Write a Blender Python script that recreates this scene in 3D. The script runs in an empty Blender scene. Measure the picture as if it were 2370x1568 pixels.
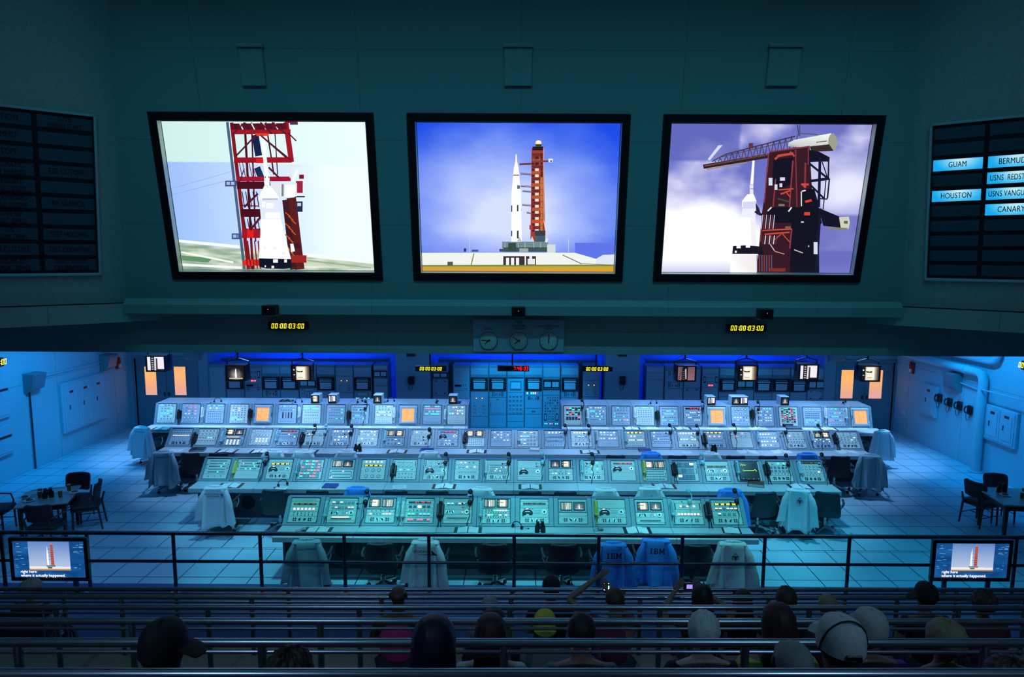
import bpy, math, random
import numpy as np
from mathutils import Vector, Matrix, Euler
random.seed(7)
S = bpy.context.scene
C = S.collection
PI = math.pi
# ---------------------------------------------------------------- camera (frame taken as 2370 x 1568)
W_, H_, F_ = 2370.0, 1568.0, 1580.0
PIT, ROL, CX_ = math.radians(6.93), 0.0050, 1203.0
CAM = Vector((0, 0, 5.2))
_F = Vector((0, math.cos(PIT), -math.sin(PIT)))
_U0 = Vector((0, math.sin(PIT), math.cos(PIT)))
_R0 = Vector((1, 0, 0))
_R = _R0 * math.cos(ROL) + _U0 * math.sin(ROL)
_U = _U0 * math.cos(ROL) - _R0 * math.sin(ROL)
cd = bpy.data.cameras.new('camera'); cam = bpy.data.objects.new('camera', cd); C.objects.link(cam)
cd.sensor_width = 36; cd.lens = 36 * F_ / W_; cd.shift_x = -(CX_ - W_ / 2) / W_
cd.clip_start = 0.05; cd.clip_end = 200
m = Matrix((_R, _U, -_F)).transposed().to_4x4(); m.translation = CAM
cam.matrix_world = m
S.camera = cam
def ray(px, py):
    return (_R * (px - CX_) + _U * (H_ / 2 - py) + _F * F_).normalized()
def at(px, py, Y=None, Z=None, X=None):          # point on a plane of the room seen at a pixel of the photo
    d = ray(px, py)
    if Y is not None: t = (Y - CAM.y) / d.y
    elif Z is not None: t = (Z - CAM.z) / d.z
    else: t = (X - CAM.x) / d.x
    return CAM + d * t
def hit(px, py, P0, N):
    d = ray(px, py); t = (P0 - CAM).dot(N) / d.dot(N)
    return CAM + d * t
# ---------------------------------------------------------------- world, view, lights
w = bpy.data.worlds.new('world'); S.world = w; w.use_nodes = True
w.node_tree.nodes['Background'].inputs[0].default_value = (0.010, 0.045, 0.060, 1)
w.node_tree.nodes['Background'].inputs[1].default_value = 0.25
S.view_settings.view_transform = 'Standard'; S.view_settings.look = 'None'
S.view_settings.exposure = 0.0; S.view_settings.gamma = 1.0; S.view_settings.use_curve_mapping = False
def area(name, loc, tgt, sx, sy, power, col, spread=180):
    l = bpy.data.lights.new(name, 'AREA'); l.shape = 'RECTANGLE'; l.size = sx; l.size_y = sy
    l.energy = power; l.color = col; l.spread = math.radians(spread)
    o = bpy.data.objects.new(name, l); C.objects.link(o); o.location = loc
    o.rotation_euler = (Vector(tgt) - Vector(loc)).to_track_quat('-Z', 'Y').to_euler()
    return o
def spot(name, loc, tgt, power, col, ang=60, blend=.6, r=.12):
    l = bpy.data.lights.new(name, 'SPOT'); l.energy = power; l.color = col
    l.spot_size = math.radians(ang); l.spot_blend = blend; l.shadow_soft_size = r
    o = bpy.data.objects.new(name, l); C.objects.link(o); o.location = loc
    o.rotation_euler = (Vector(tgt) - Vector(loc)).to_track_quat('-Z', 'Y').to_euler()
    return o
BLUE = (0.0, 0.36, 1.0); CYAN = (0.0, 0.42, 1.0); TEAL = (0.20, 0.70, 1.0); TEAL1 = (0.13, 0.80, .96); LAV = (0.30, 0.57, 1.0); DEEP = (0.0, 0.03, 1.0)
# side walls and side aisles
for sx in (-1, 1):
    spot('ceiling_spot', (sx * 9.3, 15.0, 4.15), (sx * 12.0, 16.6, .5), 370, BLUE, 84, .9)
    spot('ceiling_spot', (sx * 9.4, 12.0, 4.15), (sx * 12.0, 12.8, .6), 250, BLUE, 78, .9)
    spot('ceiling_spot', (sx * 10.2, 17.0, 4.15), (sx * 10.2, 16.6, 0), 260, CYAN, 75, .9)
# consoles: lavender over the back rows, teal over the front rows
for x in (-8.9, -6.8, -4.7, -2.6, 2.4, 4.5, 6.6, 8.7):
    spot('ceiling_spot', (x, 16.75, 4.2), (x, 17.4, .8), 620, LAV, 64, .6)
for x in (-6.9, -4.6, -2.3, 0, 2.3, 4.6, 6.9):
    spot('ceiling_spot', (x, 14.75, 4.2), (x, 15.2, .8), 360, LAV, 60, .7)
for x in (-5.0, -2.5, 0, 2.5, 5.0):
    spot('ceiling_spot', (x, 12.35, 4.2), (x, 12.9, .8), 300, TEAL, 62, .7)
for x in (-3.4, -1.1, 1.1, 3.4):
    spot('front_spot', (x, 9.75, 6.2), (x, 10.6, .8), 540, TEAL1, 44, .7)
spot('front_spot', (-6.4, 9.4, 5.6), (-6.4, 10.9, 0), 330, (.14, .42, 1), 62, .8)
spot('front_spot', (5.8, 9.4, 5.6), (5.9, 10.7, 0), 420, (.0, .62, 1), 56, .8)
# racks and the blue wall above them
for x in (-.6, .8):
    spot('rack_spot', (x, 18.4, 4.0), (x, 20.3, .8), 420, CYAN, 50, .9)
spot('rack_spot', (-6.9, 18.9, 3.9), (-6.9, 20.3, .9), 75, CYAN, 46, .9)
spot('rack_spot', (6.7, 18.9, 3.9), (6.8, 20.3, .9), 75, CYAN, 46, .9)
for x in (-6.6, 0, 6.5):
    area('cove_tube', (x, 21.6, 3.2), (x, 22.2, 2.1), 3.4, .1, 110, DEEP, 160)
# dim house light over the stand and screen wall, plus added audience fill
area('house_light', (0, 3.0, 10.6), (0, 8.5, 2.0), 12, 1.2, 24, (.05, .62, .95), 120)
area('house_light', (0, 6.7, 10.4), (0, 11.45, 3.9), 13, .10, 38, (.05, .62, .85), 70)
for sx in (-1, 1):
    spot('house_spot', (sx * 2.5, 3.0, 10.2), (sx * 9.0, 9.0, 6.5), 66, (.08, .62, .85), 60, .9)
spot('stand_fill', (-3.5, -1.5, 9.0), (-2.5, 5.2, 1.8), 260, (.30, .55, .85), 62, .9)  # pair of added fill spots behind the camera, to brighten the audience
spot('stand_fill', (3.5, -1.5, 9.0), (2.8, 5.2, 1.8), 260, (.30, .55, .85), 62, .9)
# ---------------------------------------------------------------- materials
MATS = {}
def mat(name, col, rough=.6, metal=0.0, var=.08, scale=14.0, emis=None, stren=0.0, bump=0.0, spec=.5, coat=0.0, sheen=0.0):
    if name in MATS: return MATS[name]
    M = bpy.data.materials.new(name); M.use_nodes = True; nt = M.node_tree; N = nt.nodes; L = nt.links
    b = N['Principled BSDF']
    b.inputs['Roughness'].default_value = rough; b.inputs['Metallic'].default_value = metal
    b.inputs['Specular IOR Level'].default_value = spec; b.inputs['Coat Weight'].default_value = coat
    tc = N.new('ShaderNodeTexCoord'); nz = N.new('ShaderNodeTexNoise'); nz.inputs['Scale'].default_value = scale
    nz.inputs['Detail'].default_value = 4
    rp = N.new('ShaderNodeValToRGB')
    c = list(col)
    rp.color_ramp.elements[0].position = .3; rp.color_ramp.elements[1].position = .7
    rp.color_ramp.elements[0].color = [max(0, x * (1 - var)) for x in c] + [1]
    rp.color_ramp.elements[1].color = [min(1, x * (1 + var)) for x in c] + [1]
    L.new(tc.outputs['Object'], nz.inputs['Vector']); L.new(nz.outputs['Fac'], rp.inputs['Fac'])
    L.new(rp.outputs['Color'], b.inputs['Base Color'])
    if bump:
        bp = N.new('ShaderNodeBump'); bp.inputs['Strength'].default_value = bump; bp.inputs['Distance'].default_value = .01
        L.new(nz.outputs['Fac'], bp.inputs['Height']); L.new(bp.outputs['Normal'], b.inputs['Normal'])
    if emis:
        b.inputs['Emission Color'].default_value = list(emis) + [1]; b.inputs['Emission Strength'].default_value = stren
    MATS[name] = M
    return M
def emat(name, col, stren): return mat(name, [x * .35 for x in col], .5, 0, .02, 30, emis=col, stren=stren)
mat('wall_paint', (.42, .62, .70), .75, 0, .04, 6)
mat('panel_wall', (.40, .44, .44), .85, 0, .10, 26, bump=.1)
mat('door_paint', (.20, .32, .38), .5, 0, .04, 8)
mat('console_body', (.25, .36, .42), .42, 0, .05, 9)
mat('console_edge', (.22, .27, .30), .5)
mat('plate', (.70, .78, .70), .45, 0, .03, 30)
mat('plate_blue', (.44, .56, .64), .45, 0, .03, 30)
mat('desk', (.58, .66, .68), .35, 0, .04, 7)
mat('desk_edge', (.50, .58, .62), .35)
mat('under', (.09, .13, .16), .6)  # dark teal of the end panels; painted shade in the kneeholes
mat('ink', (.012, .013, .018), .45)
mat('black', (.016, .017, .022), .28, 0, .1, 20)
mat('rubber', (.02, .02, .022), .7)
mat('steel', (.42, .44, .46), .28, .9)
mat('dark_steel', (.10, .11, .14), .3, .85)
mat('rail_steel', (.42, .43, .50), .24, .85)
mat('chrome', (.60, .62, .65), .32, 1.0)
mat('glass_dark', (.01, .012, .014), .08, 0, .02)
mat('white_plastic', (.85, .90, .88), .3)
mat('teal_plastic', (.42, .78, .80), .25)
mat('yellow_plastic', (.78, .74, .16), .3)
mat('paper', (.90, .90, .88), .8, 0, .03, 40)
mat('chart', (.70, .78, .82), .6, 0, .05, 20)
mat('btn', (.15, .24, .32), .35)
mat('btn_light', (.80, .82, .80), .3)
mat('btn_dark', (.05, .07, .09), .4)
mat('vinyl', (.035, .045, .055), .5, 0, .25, 90, bump=.15)
mat('vinyl_maroon', (.050, .022, .030), .6, 0, .35, 90, bump=.15)
mat('cloth_white', (.80, .82, .84), .85, 0, .04, 20)
mat('cloth_grey', (.34, .48, .56), .85, 0, .06, 20)
mat('cloth_blue', (.06, .30, .85), .85, 0, .06, 20)
mat('leather_brown', (.16, .06, .045), .5)
mat('leather_blue', (.03, .06, .30), .45)
mat('leather_green', (.02, .10, .08), .5)
mat('leather_black', (.02, .025, .04), .45)
mat('red_paint', (.60, .02, .02), .35)
mat('wood_dark', (.06, .035, .03), .45, 0, .3, 12)
mat('table_top', (.34, .40, .40), .3)
mat('carpet', (.05, .085, .22), .95, 0, .5, 160, bump=.4)
mat('concrete', (.022, .022, .028), .8, 0, .2, 20)
mat('brown', (.25, .13, .05), .5)
mat('clock_face', (.60, .66, .64), .5)
mat('lamp_off', (.055, .10, .15), .35, 0, .1, 60)
for n_, c_, s_ in (('g_green', (.05, 1, .35), 3.2), ('g_red', (1, .08, .10), 3.0), ('g_white', (.85, .92, 1), 1.7), ('g_amber', (1, .42, .05), 3.0),
                   ('g_yellow', (1, .80, .02), 3.0), ('g_cyan', (.3, .9, 1), 1.6), ('g_pink', (1, .35, .40), 2.2), ('g_digit', (1, .86, .02), 1.5),
                   ('g_digit_red', (1, .01, .03), 2.0), ('g_trace', (.3, 1, .05), 2.2), ('g_orange', (1, .37, .12), 1.1), ('g_orange_hi', (1, .62, .25), 1.4),
                   ('g_dim', (.2, .26, .03), .8), ('g_glass', (1, .42, .16), 1.0), ('g_purple', (.35, .25, 1), 1.2)):
    emat(n_, c_, s_)
def picture_mat():
    M = bpy.data.materials.new('screen_image'); M.use_nodes = True; N = M.node_tree.nodes; L = M.node_tree.links
    b = N['Principled BSDF']; a = N.new('ShaderNodeVertexColor'); a.layer_name = 'Col'
    b.inputs['Base Color'].default_value = (.02, .02, .02, 1); b.inputs['Roughness'].default_value = .35
    L.new(a.outputs['Color'], b.inputs['Emission Color']); b.inputs['Emission Strength'].default_value = 1.0
    MATS['screen_image'] = M; return M
picture_mat()
def floor_mat():
    M = bpy.data.materials.new('raised_floor'); M.use_nodes = True; N = M.node_tree.nodes; L = M.node_tree.links
    b = N['Principled BSDF']; tc = N.new('ShaderNodeTexCoord'); sp = N.new('ShaderNodeSeparateXYZ'); L.new(tc.outputs['Object'], sp.inputs[0])
    def math_(op, a, v=None, c=None):
        n = N.new('ShaderNodeMath'); n.operation = op
        for i, q in enumerate((a, v, c)):
            if q is None: continue
            if isinstance(q, (int, float)): n.inputs[i].default_value = q
            else: L.new(q, n.inputs[i])
        return n.outputs[0]
    near = math_('LESS_THAN', sp.outputs['Y'], 11.63)
    xs = math_('ADD', sp.outputs['X'], math_('MULTIPLY', near, .17))
    fx = math_('PINGPONG', math_('SUBTRACT', xs, -5.88), .2875)
    fy = math_('PINGPONG', math_('SUBTRACT', sp.outputs['Y'], 11.63), .28)
    lx = math_('LESS_THAN', fx, .0075); ly = math_('LESS_THAN', fy, .0085)
    dy = math_('LESS_THAN', math_('ABSOLUTE', math_('SUBTRACT', sp.outputs['Y'], 11.57)), .006)
    ln = math_('MAXIMUM', math_('MAXIMUM', lx, ly), dy)
    nz = N.new('ShaderNodeTexNoise'); nz.inputs['Scale'].default_value = 1.6; nz.inputs['Detail'].default_value = 3
    rp = N.new('ShaderNodeValToRGB'); rp.color_ramp.elements[0].color = (.36, .54, .64, 1); rp.color_ramp.elements[1].color = (.42, .62, .72, 1)
    L.new(tc.outputs['Object'], nz.inputs['Vector']); L.new(nz.outputs['Fac'], rp.inputs['Fac'])
    mx = N.new('ShaderNodeMix'); mx.data_type = 'RGBA'; L.new(ln, mx.inputs['Factor']); L.new(rp.outputs['Color'], mx.inputs[6]); mx.inputs[7].default_value = (.012, .03, .06, 1)
    L.new(mx.outputs[2], b.inputs['Base Color']); b.inputs['Roughness'].default_value = .38
    MATS['raised_floor'] = M
floor_mat()
def seam_mat(name, col, px, pz, axis='X', rough=.8, lw=.005):     # painted wall panels with thin joints
    M = bpy.data.materials.new(name); M.use_nodes = True; N = M.node_tree.nodes; L = M.node_tree.links
    b = N['Principled BSDF']; tc = N.new('ShaderNodeTexCoord'); sp = N.new('ShaderNodeSeparateXYZ'); L.new(tc.outputs['Object'], sp.inputs[0])
    def pp(o, per, w_):
        a = N.new('ShaderNodeMath'); a.operation = 'PINGPONG'; L.new(o, a.inputs[0]); a.inputs[1].default_value = per / 2
        c = N.new('ShaderNodeMath'); c.operation = 'LESS_THAN'; L.new(a.outputs[0], c.inputs[0]); c.inputs[1].default_value = w_; return c.outputs[0]
    mxx = N.new('ShaderNodeMath'); mxx.operation = 'MAXIMUM'
    L.new(pp(sp.outputs[axis], px, lw), mxx.inputs[0]); L.new(pp(sp.outputs['Z'], pz, lw), mxx.inputs[1])
    nz = N.new('ShaderNodeTexNoise'); nz.inputs['Scale'].default_value = 30; nz.inputs['Detail'].default_value = 5; L.new(tc.outputs['Object'], nz.inputs['Vector'])
    rp = N.new('ShaderNodeValToRGB'); rp.color_ramp.elements[0].color = [x * .9 for x in col] + [1]; rp.color_ramp.elements[1].color = [x * 1.08 for x in col] + [1]
    L.new(nz.outputs['Fac'], rp.inputs['Fac'])
    mx = N.new('ShaderNodeMix'); mx.data_type = 'RGBA'; L.new(mxx.outputs[0], mx.inputs['Factor']); L.new(rp.outputs['Color'], mx.inputs[6]); mx.inputs[7].default_value = [x * (.45 if name == 'side_wall' else .72) for x in col] + [1]
    L.new(mx.outputs[2], b.inputs['Base Color']); b.inputs['Roughness'].default_value = rough
    MATS[name] = M
seam_mat('side_wall', (.38, .62, .70), 2.44, 2.10, 'Y')
seam_mat('screen_wall', (.36, .42, .42), 2.44, 1.30, 'X')
seam_mat('back_wall', (.30, .46, .55), 2.44, 5.0, 'X')
# ---------------------------------------------------------------- mesh builder
class MB:
    def __init__(s, T=None): s.v = []; s.f = []; s.k = []; s.ms = []; s.T = T; s.col = None
    def _mi(s, n):
        if n not in s.ms: s.ms.append(n)
        return s.ms.index(n)
    def add(s, vs, fs, mt):
        o = len(s.v); k = s._mi(mt)
        if s.T is not None: vs = [s.T @ Vector(p) for p in vs]
        s.v.extend([tuple(p) for p in vs])
        for f in fs: s.f.append([o + i for i in f]); s.k.append(k)
        return s
    def box(s, x0, x1, y0, y1, z0, z1, mt, c=0):
        if x0 > x1: x0, x1 = x1, x0
        if y0 > y1: y0, y1 = y1, y0
        if z0 > z1: z0, z1 = z1, z0
        if not c:
            return s.add([(x, y, z) for x in (x0, x1) for y in (y0, y1) for z in (z0, z1)],
                         [(0, 1, 3, 2), (4, 6, 7, 5), (0, 4, 5, 1), (2, 3, 7, 6), (0, 2, 6, 4), (1, 5, 7, 3)], mt)
        X = (x0, x1); Y = (y0, y1); Z = (z0, z1); vs = []; idx = {}
        for i in (0, 1):
            for j in (0, 1):
                for k in (0, 1):
                    sx = c if i == 0 else -c; sy = c if j == 0 else -c; sz = c if k == 0 else -c
                    for a, p in enumerate(((X[i], Y[j] + sy, Z[k] + sz), (X[i] + sx, Y[j], Z[k] + sz), (X[i] + sx, Y[j] + sy, Z[k]))):
                        idx[(i, j, k, a)] = len(vs); vs.append(p)
        g = idx; fs = []
        for i in (0, 1):
            q = [g[(i, 0, 0, 0)], g[(i, 1, 0, 0)], g[(i, 1, 1, 0)], g[(i, 0, 1, 0)]]; fs.append(q if i else q[::-1])
        for j in (0, 1):
            q = [g[(0, j, 0, 1)], g[(0, j, 1, 1)], g[(1, j, 1, 1)], g[(1, j, 0, 1)]]; fs.append(q if j else q[::-1])
        for k in (0, 1):
            q = [g[(0, 0, k, 2)], g[(1, 0, k, 2)], g[(1, 1, k, 2)], g[(0, 1, k, 2)]]; fs.append(q if k else q[::-1])
        for j in (0, 1):
            for k in (0, 1): fs.append([g[(0, j, k, 1)], g[(1, j, k, 1)], g[(1, j, k, 2)], g[(0, j, k, 2)]])
        for i in (0, 1):
            for k in (0, 1): fs.append([g[(i, 0, k, 0)], g[(i, 1, k, 0)], g[(i, 1, k, 2)], g[(i, 0, k, 2)]])
        for i in (0, 1):
            for j in (0, 1): fs.append([g[(i, j, 0, 0)], g[(i, j, 1, 0)], g[(i, j, 1, 1)], g[(i, j, 0, 1)]])
        for i in (0, 1):
            for j in (0, 1):
                for k in (0, 1): fs.append([g[(i, j, k, 0)], g[(i, j, k, 1)], g[(i, j, k, 2)]])
        return s.add(vs, fs, mt)
    def prism(s, prof, x0, x1, mt):               # (y, z) outline drawn out along x
        n = len(prof)
        vs = [(x0, p[0], p[1]) for p in prof] + [(x1, p[0], p[1]) for p in prof]
        fs = [[i, (i + 1) % n, n + (i + 1) % n, n + i] for i in range(n)] + [list(range(n))[::-1], list(range(n, 2 * n))]
        return s.add(vs, fs, mt)
    def flat(s, pts, y0, y1, mt):                 # (x, z) outline with thickness y0..y1
        n = len(pts)
        vs = [(p[0], y0, p[1]) for p in pts] + [(p[0], y1, p[1]) for p in pts]
        fs = [[i, (i + 1) % n, n + (i + 1) % n, n + i] for i in range(n)] + [list(range(n))[::-1], list(range(n, 2 * n))]
        return s.add(vs, fs, mt)
    def cyl(s, p, q, r, mt, n=12, r2=None):
        p = Vector(p); q = Vector(q); r2 = r if r2 is None else r2
        z = (q - p).normalized(); a = z.orthogonal().normalized(); b = z.cross(a)
        vs = []
        for c, rr in ((p, r), (q, r2)):
            for i in range(n):
                t = 2 * PI * i / n; vs.append(c + a * (rr * math.cos(t)) + b * (rr * math.sin(t)))
        fs = [[i, (i + 1) % n, n + (i + 1) % n, n + i] for i in range(n)] + [list(range(n))[::-1], list(range(n, 2 * n))]
        return s.add(vs, fs, mt)
    def tube(s, pts, r, mt, n=6):
        pts = [Vector(p) for p in pts]; vs = []; a = None; R = r if isinstance(r, (list, tuple)) else [r] * len(pts)
        for i, p in enumerate(pts):
            d = (pts[min(i + 1, len(pts) - 1)] - pts[max(i - 1, 0)])
            d = d.normalized() if d.length > 1e-9 else Vector((0, 0, 1))
            if a is None: a = d.orthogonal().normalized()
            else:
                a = a - d * a.dot(d); a = a.normalized() if a.length > 1e-6 else d.orthogonal().normalized()
            b = d.cross(a)
            for k in range(n):
                t = 2 * PI * k / n; vs.append(p + a * (R[i] * math.cos(t)) + b * (R[i] * math.sin(t)))
        m_ = len(pts)
        fs = [[i * n + k, i * n + (k + 1) % n, (i + 1) * n + (k + 1) % n, (i + 1) * n + k] for i in range(m_ - 1) for k in range(n)]
        fs += [list(range(n))[::-1], list(range((m_ - 1) * n, m_ * n))]
        return s.add(vs, fs, mt)
    def loft(s, rings, mt, cap=(1, 1)):
        n = len(rings[0]); vs = [p for r in rings for p in r]
        fs = [[i * n + k, i * n + (k + 1) % n, (i + 1) * n + (k + 1) % n, (i + 1) * n + k] for i in range(len(rings) - 1) for k in range(n)]
        if cap[0]: fs.append(list(range(n))[::-1])
        if cap[1]: fs.append(list(range((len(rings) - 1) * n, len(rings) * n)))
        return s.add(vs, fs, mt)
    def ball(s, c, r, mt, nu=14, nv=9, f=None):
        if not isinstance(r, (tuple, list)): r = (r, r, r)
        vs = [(c[0], c[1], c[2] - r[2])]
        for j in range(1, nv):
            ph = -PI / 2 + PI * j / nv
            for i in range(nu):
                t = 2 * PI * i / nu; k = 1 if f is None else f(t, ph)
                vs.append((c[0] + r[0] * k * math.cos(ph) * math.cos(t), c[1] + r[1] * k * math.cos(ph) * math.sin(t), c[2] + r[2] * k * math.sin(ph)))
        vs.append((c[0], c[1], c[2] + r[2])); top = len(vs) - 1
        fs = [[0, 1 + (i + 1) % nu, 1 + i] for i in range(nu)]
        for j in range(nv - 2):
            for i in range(nu): fs.append([1 + j * nu + i, 1 + j * nu + (i + 1) % nu, 1 + (j + 1) * nu + (i + 1) % nu, 1 + (j + 1) * nu + i])
        fs += [[top, 1 + (nv - 2) * nu + i, 1 + (nv - 2) * nu + (i + 1) % nu] for i in range(nu)]
        return s.add(vs, fs, mt)
    def build(s, name, parent=None, loc=None, rot=None, smooth=True, mesh=False):
        me = bpy.data.meshes.new(name); me.from_pydata(s.v, [], s.f)
        for n in s.ms: me.materials.append(MATS[n])
        me.polygons.foreach_set('material_index', s.k)
        if s.col:
            ca = me.color_attributes.new('Col', 'FLOAT_COLOR', 'POINT')
            ca.data.foreach_set('color', [x for c in s.col for x in (c[0], c[1], c[2], 1.0)])
        me.validate(); me.update()
        if smooth:
            me.polygons.foreach_set('use_smooth', [True] * len(me.polygons)); me.set_sharp_from_angle(angle=math.radians(35))
        if mesh: return me
        return place(me, name, parent, loc, rot)
def place(me, name, parent=None, loc=None, rot=None):
    o = bpy.data.objects.new(name, me); C.objects.link(o)
    if parent is not None: o.parent = parent
    if loc is not None: o.location = loc
    if rot is not None: o.rotation_euler = rot
    return o
def thing(name, label, cat, loc=(0, 0, 0), rotz=0, group=None, rot=None):
    o = bpy.data.objects.new(name, None); C.objects.link(o); o.empty_display_size = .1
    o.location = loc; o.rotation_euler = rot if rot is not None else (0, 0, rotz)
    return tag(o, label, cat, group)
def tag(o, label, cat, group=None):
    o['label'] = label; o['category'] = cat
    if group: o['group'] = group
    return o
def struct(o): o['kind'] = 'structure'; return o
KIDS = {}
def dup(root, loc, rotz=0, label=None, group=None, rot=None, scale=None):
    r = root.copy(); C.objects.link(r); r.location = loc; r.rotation_euler = rot if rot is not None else (0, 0, rotz)
    if scale: r.scale = (scale,) * 3
    if label: r['label'] = label
    if group: r['group'] = group
    if root.name not in KIDS:
        KIDS[root.name] = [(c_, list(c_.children)) for c_ in root.children]
    for ch, gs in KIDS[root.name]:
        c_ = ch.copy(); C.objects.link(c_); c_.parent = r
        for g_ in gs:
            d_ = g_.copy(); C.objects.link(d_); d_.parent = c_
    return r
_TX = {}
def text_geo(txt, size, bold=0.0, xs=1.0, space=1.0, align='CENTER'):
    key = (txt, bold, space, align)
    if key not in _TX:
        cu = bpy.data.curves.new('t', 'FONT'); cu.body = txt; cu.size = 1; cu.offset = bold; cu.align_x = align; cu.align_y = 'CENTER'; cu.space_character = space
        cu.resolution_u = 3
        o = bpy.data.objects.new('t', cu); C.objects.link(o)
        dg = bpy.context.evaluated_depsgraph_get(); me = bpy.data.meshes.new_from_object(o.evaluated_get(dg))
        _TX[key] = ([tuple(v.co) for v in me.vertices], [list(p.vertices) for p in me.polygons])
        C.objects.unlink(o); bpy.data.objects.remove(o); bpy.data.curves.remove(cu); bpy.data.meshes.remove(me)
    vs, fs = _TX[key]
    return [(v[0] * size * xs, v[1] * size) for v in vs], fs
def text(mb, txt, x, z, y, size, mt, bold=0.0, xs=1.0, space=1.0, align='CENTER', it=0.0):
    vs, fs = text_geo(txt, size, 0, xs, space, align); dx = bold * size * .55
    for q in ((-dx, 0, dx) if bold > .005 else (0,)): mb.add([(x + q + v[0] + it * v[1], y - abs(q) * .01 - (.0002 if q > 0 else 0), z + v[1]) for v in vs], fs, mt)
SEG = {'0': 'abcdef', '1': 'bc', '2': 'abged', '3': 'abgcd', '4': 'fgbc', '5': 'afgcd', '6': 'afgedc', '7': 'abc', '8': 'abcdefg', '9': 'abcdfg'}
def seg7(mb, txt, x, z, y, h, mt, w=None, t=None, it=.12, th=.002, cw=None):
    w = w or h * .5; t = t or h * .12; cw = cw or h * .36
    for ch in txt:
        if ch == ':':
            for zz in (.28, .72):
                mb.box(x + cw * .3 + it * (zz - .5) * h, x + cw * .3 + t + it * (zz - .5) * h, y - th, y, z + h * zz - t / 2, z + h * zz + t / 2, mt)
            x += cw; continue
        if ch == ' ': x += w + h * .22; continue
        P = {'a': (0, h - t, w, h), 'd': (0, 0, w, t), 'g': (t * .8, h / 2 - t / 2, w - t * .3, h / 2 + t / 2), 'f': (0, h / 2 + t * .15, t, h - t * .2), 'b': (w - t, h / 2 + t * .15, w, h - t * .2),
             'e': (0, t * .2, t, h / 2 - t * .15), 'c': (w - t, t * .2, w, h / 2 - t * .15)}
        for sgm in SEG[ch]:
            a, b, c_, d_ = P[sgm]; sh = lambda q: it * (q - h / 2)
            pts = [(x + a + sh(b), z + b), (x + c_ + sh(b), z + b), (x + c_ + sh(d_), z + d_), (x + a + sh(d_), z + d_)]
            mb.flat(pts, y - th, y, mt)
        x += w + h * .22
    return x
# ---------------------------------------------------------------- flat pictures shown on screens
def homog(src, dst):
    A = []; B = []
    for (x, y), (u, v) in zip(src, dst):
        A.append([x, y, 1, 0, 0, 0, -u * x, -u * y]); B.append(u)
        A.append([0, 0, 0, x, y, 1, -v * x, -v * y]); B.append(v)
    h = np.linalg.solve(np.array(A, float), np.array(B, float)); h = np.append(h, 1).reshape(3, 3)
    def f(p):
        q = h @ np.array([p[0], p[1], 1.0]); return (q[0] / q[2], q[1] / q[2])
    return f
def lin(c):                                       # screen colours are given as seen (sRGB 0..255)
    return tuple(((x / 255) / 12.92 if x / 255 <= .04045 else ((x / 255 + .055) / 1.055) ** 2.4) for x in c)
class Pic:                                        # u 0..1 right, v 0..1 down
    def __init__(s, w, h, quad=None, gain=1.0, step=.0001):
        s.w = w; s.h = h; s.mb = MB(); s.mb.col = []; s.n = 0; s.g = gain; s.st = step
        s.f = homog(quad, [(0, 0), (1, 0), (1, 1), (0, 1)]) if quad else (lambda p: p)
    def _c(s, c): return tuple(x * s.g for x in lin(c))
    def bg(s, fn, nx=24, ny=18):
        vs = []; fs = []
        for j in range(ny + 1):
            for i in range(nx + 1):
                u, v = i / nx, j / ny; vs.append(((u - .5) * s.w, 0, (.5 - v) * s.h)); s.mb.col.append(s._c(fn(u, v)))
        for j in range(ny):
            for i in range(nx): a = j * (nx + 1) + i; fs.append([a, a + nx + 1, a + nx + 2, a + 1])
        s.mb.add(vs, fs, 'screen_image')
    def poly(s, pts, c, uv=False):
        s.n += 1; o = []
        cs = c if isinstance(c, list) else [c] * len(pts)
        for p in pts:
            u, v = p if uv else s.f(p)
            u = min(1, max(0, u)); v = min(1, max(0, v)); o.append(((u - .5) * s.w, -s.st * s.n, (.5 - v) * s.h))
        s.mb.add(o, [list(range(len(o)))], 'screen_image'); s.mb.col.extend([s._c(x) for x in cs])
    def rect(s, x0, y0, x1, y1, c): s.poly([(x0, y0), (x1, y0), (x1, y1), (x0, y1)], c)
    def line(s, x0, y0, x1, y1, w, c):
        d = math.hypot(x1 - x0, y1 - y0) or 1; nx, ny = -(y1 - y0) / d * w / 2, (x1 - x0) / d * w / 2
        s.poly([(x0 + nx, y0 + ny), (x1 + nx, y1 + ny), (x1 - nx, y1 - ny), (x0 - nx, y0 - ny)], c)
    def ell(s, x, y, rx, ry, c, n=14): s.poly([(x + rx * math.cos(2 * PI * i / n), y + ry * math.sin(2 * PI * i / n)) for i in range(n)], c)
def mixc(a, b, t): t = min(1, max(0, t)); return tuple(a[i] * (1 - t) + b[i] * t for i in range(3))
_rg = np.random.RandomState(3); _gr = _rg.rand(64, 64)
def noise(x, y):
    def s1(x, y):
        xi, yi = int(math.floor(x)), int(math.floor(y)); fx, fy = x - xi, y - yi; fx = fx * fx * (3 - 2 * fx); fy = fy * fy * (3 - 2 * fy)
        g = lambda a, b: _gr[a % 64, b % 64]
        return (g(xi, yi) * (1 - fx) + g(xi + 1, yi) * fx) * (1 - fy) + (g(xi, yi + 1) * (1 - fx) + g(xi + 1, yi + 1) * fx) * fy
    return (s1(x, y) + .5 * s1(2 * x + 9, 2 * y) + .25 * s1(4 * x, 4 * y + 5) + .125 * s1(8 * x + 3, 8 * y)) / 1.875
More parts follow.
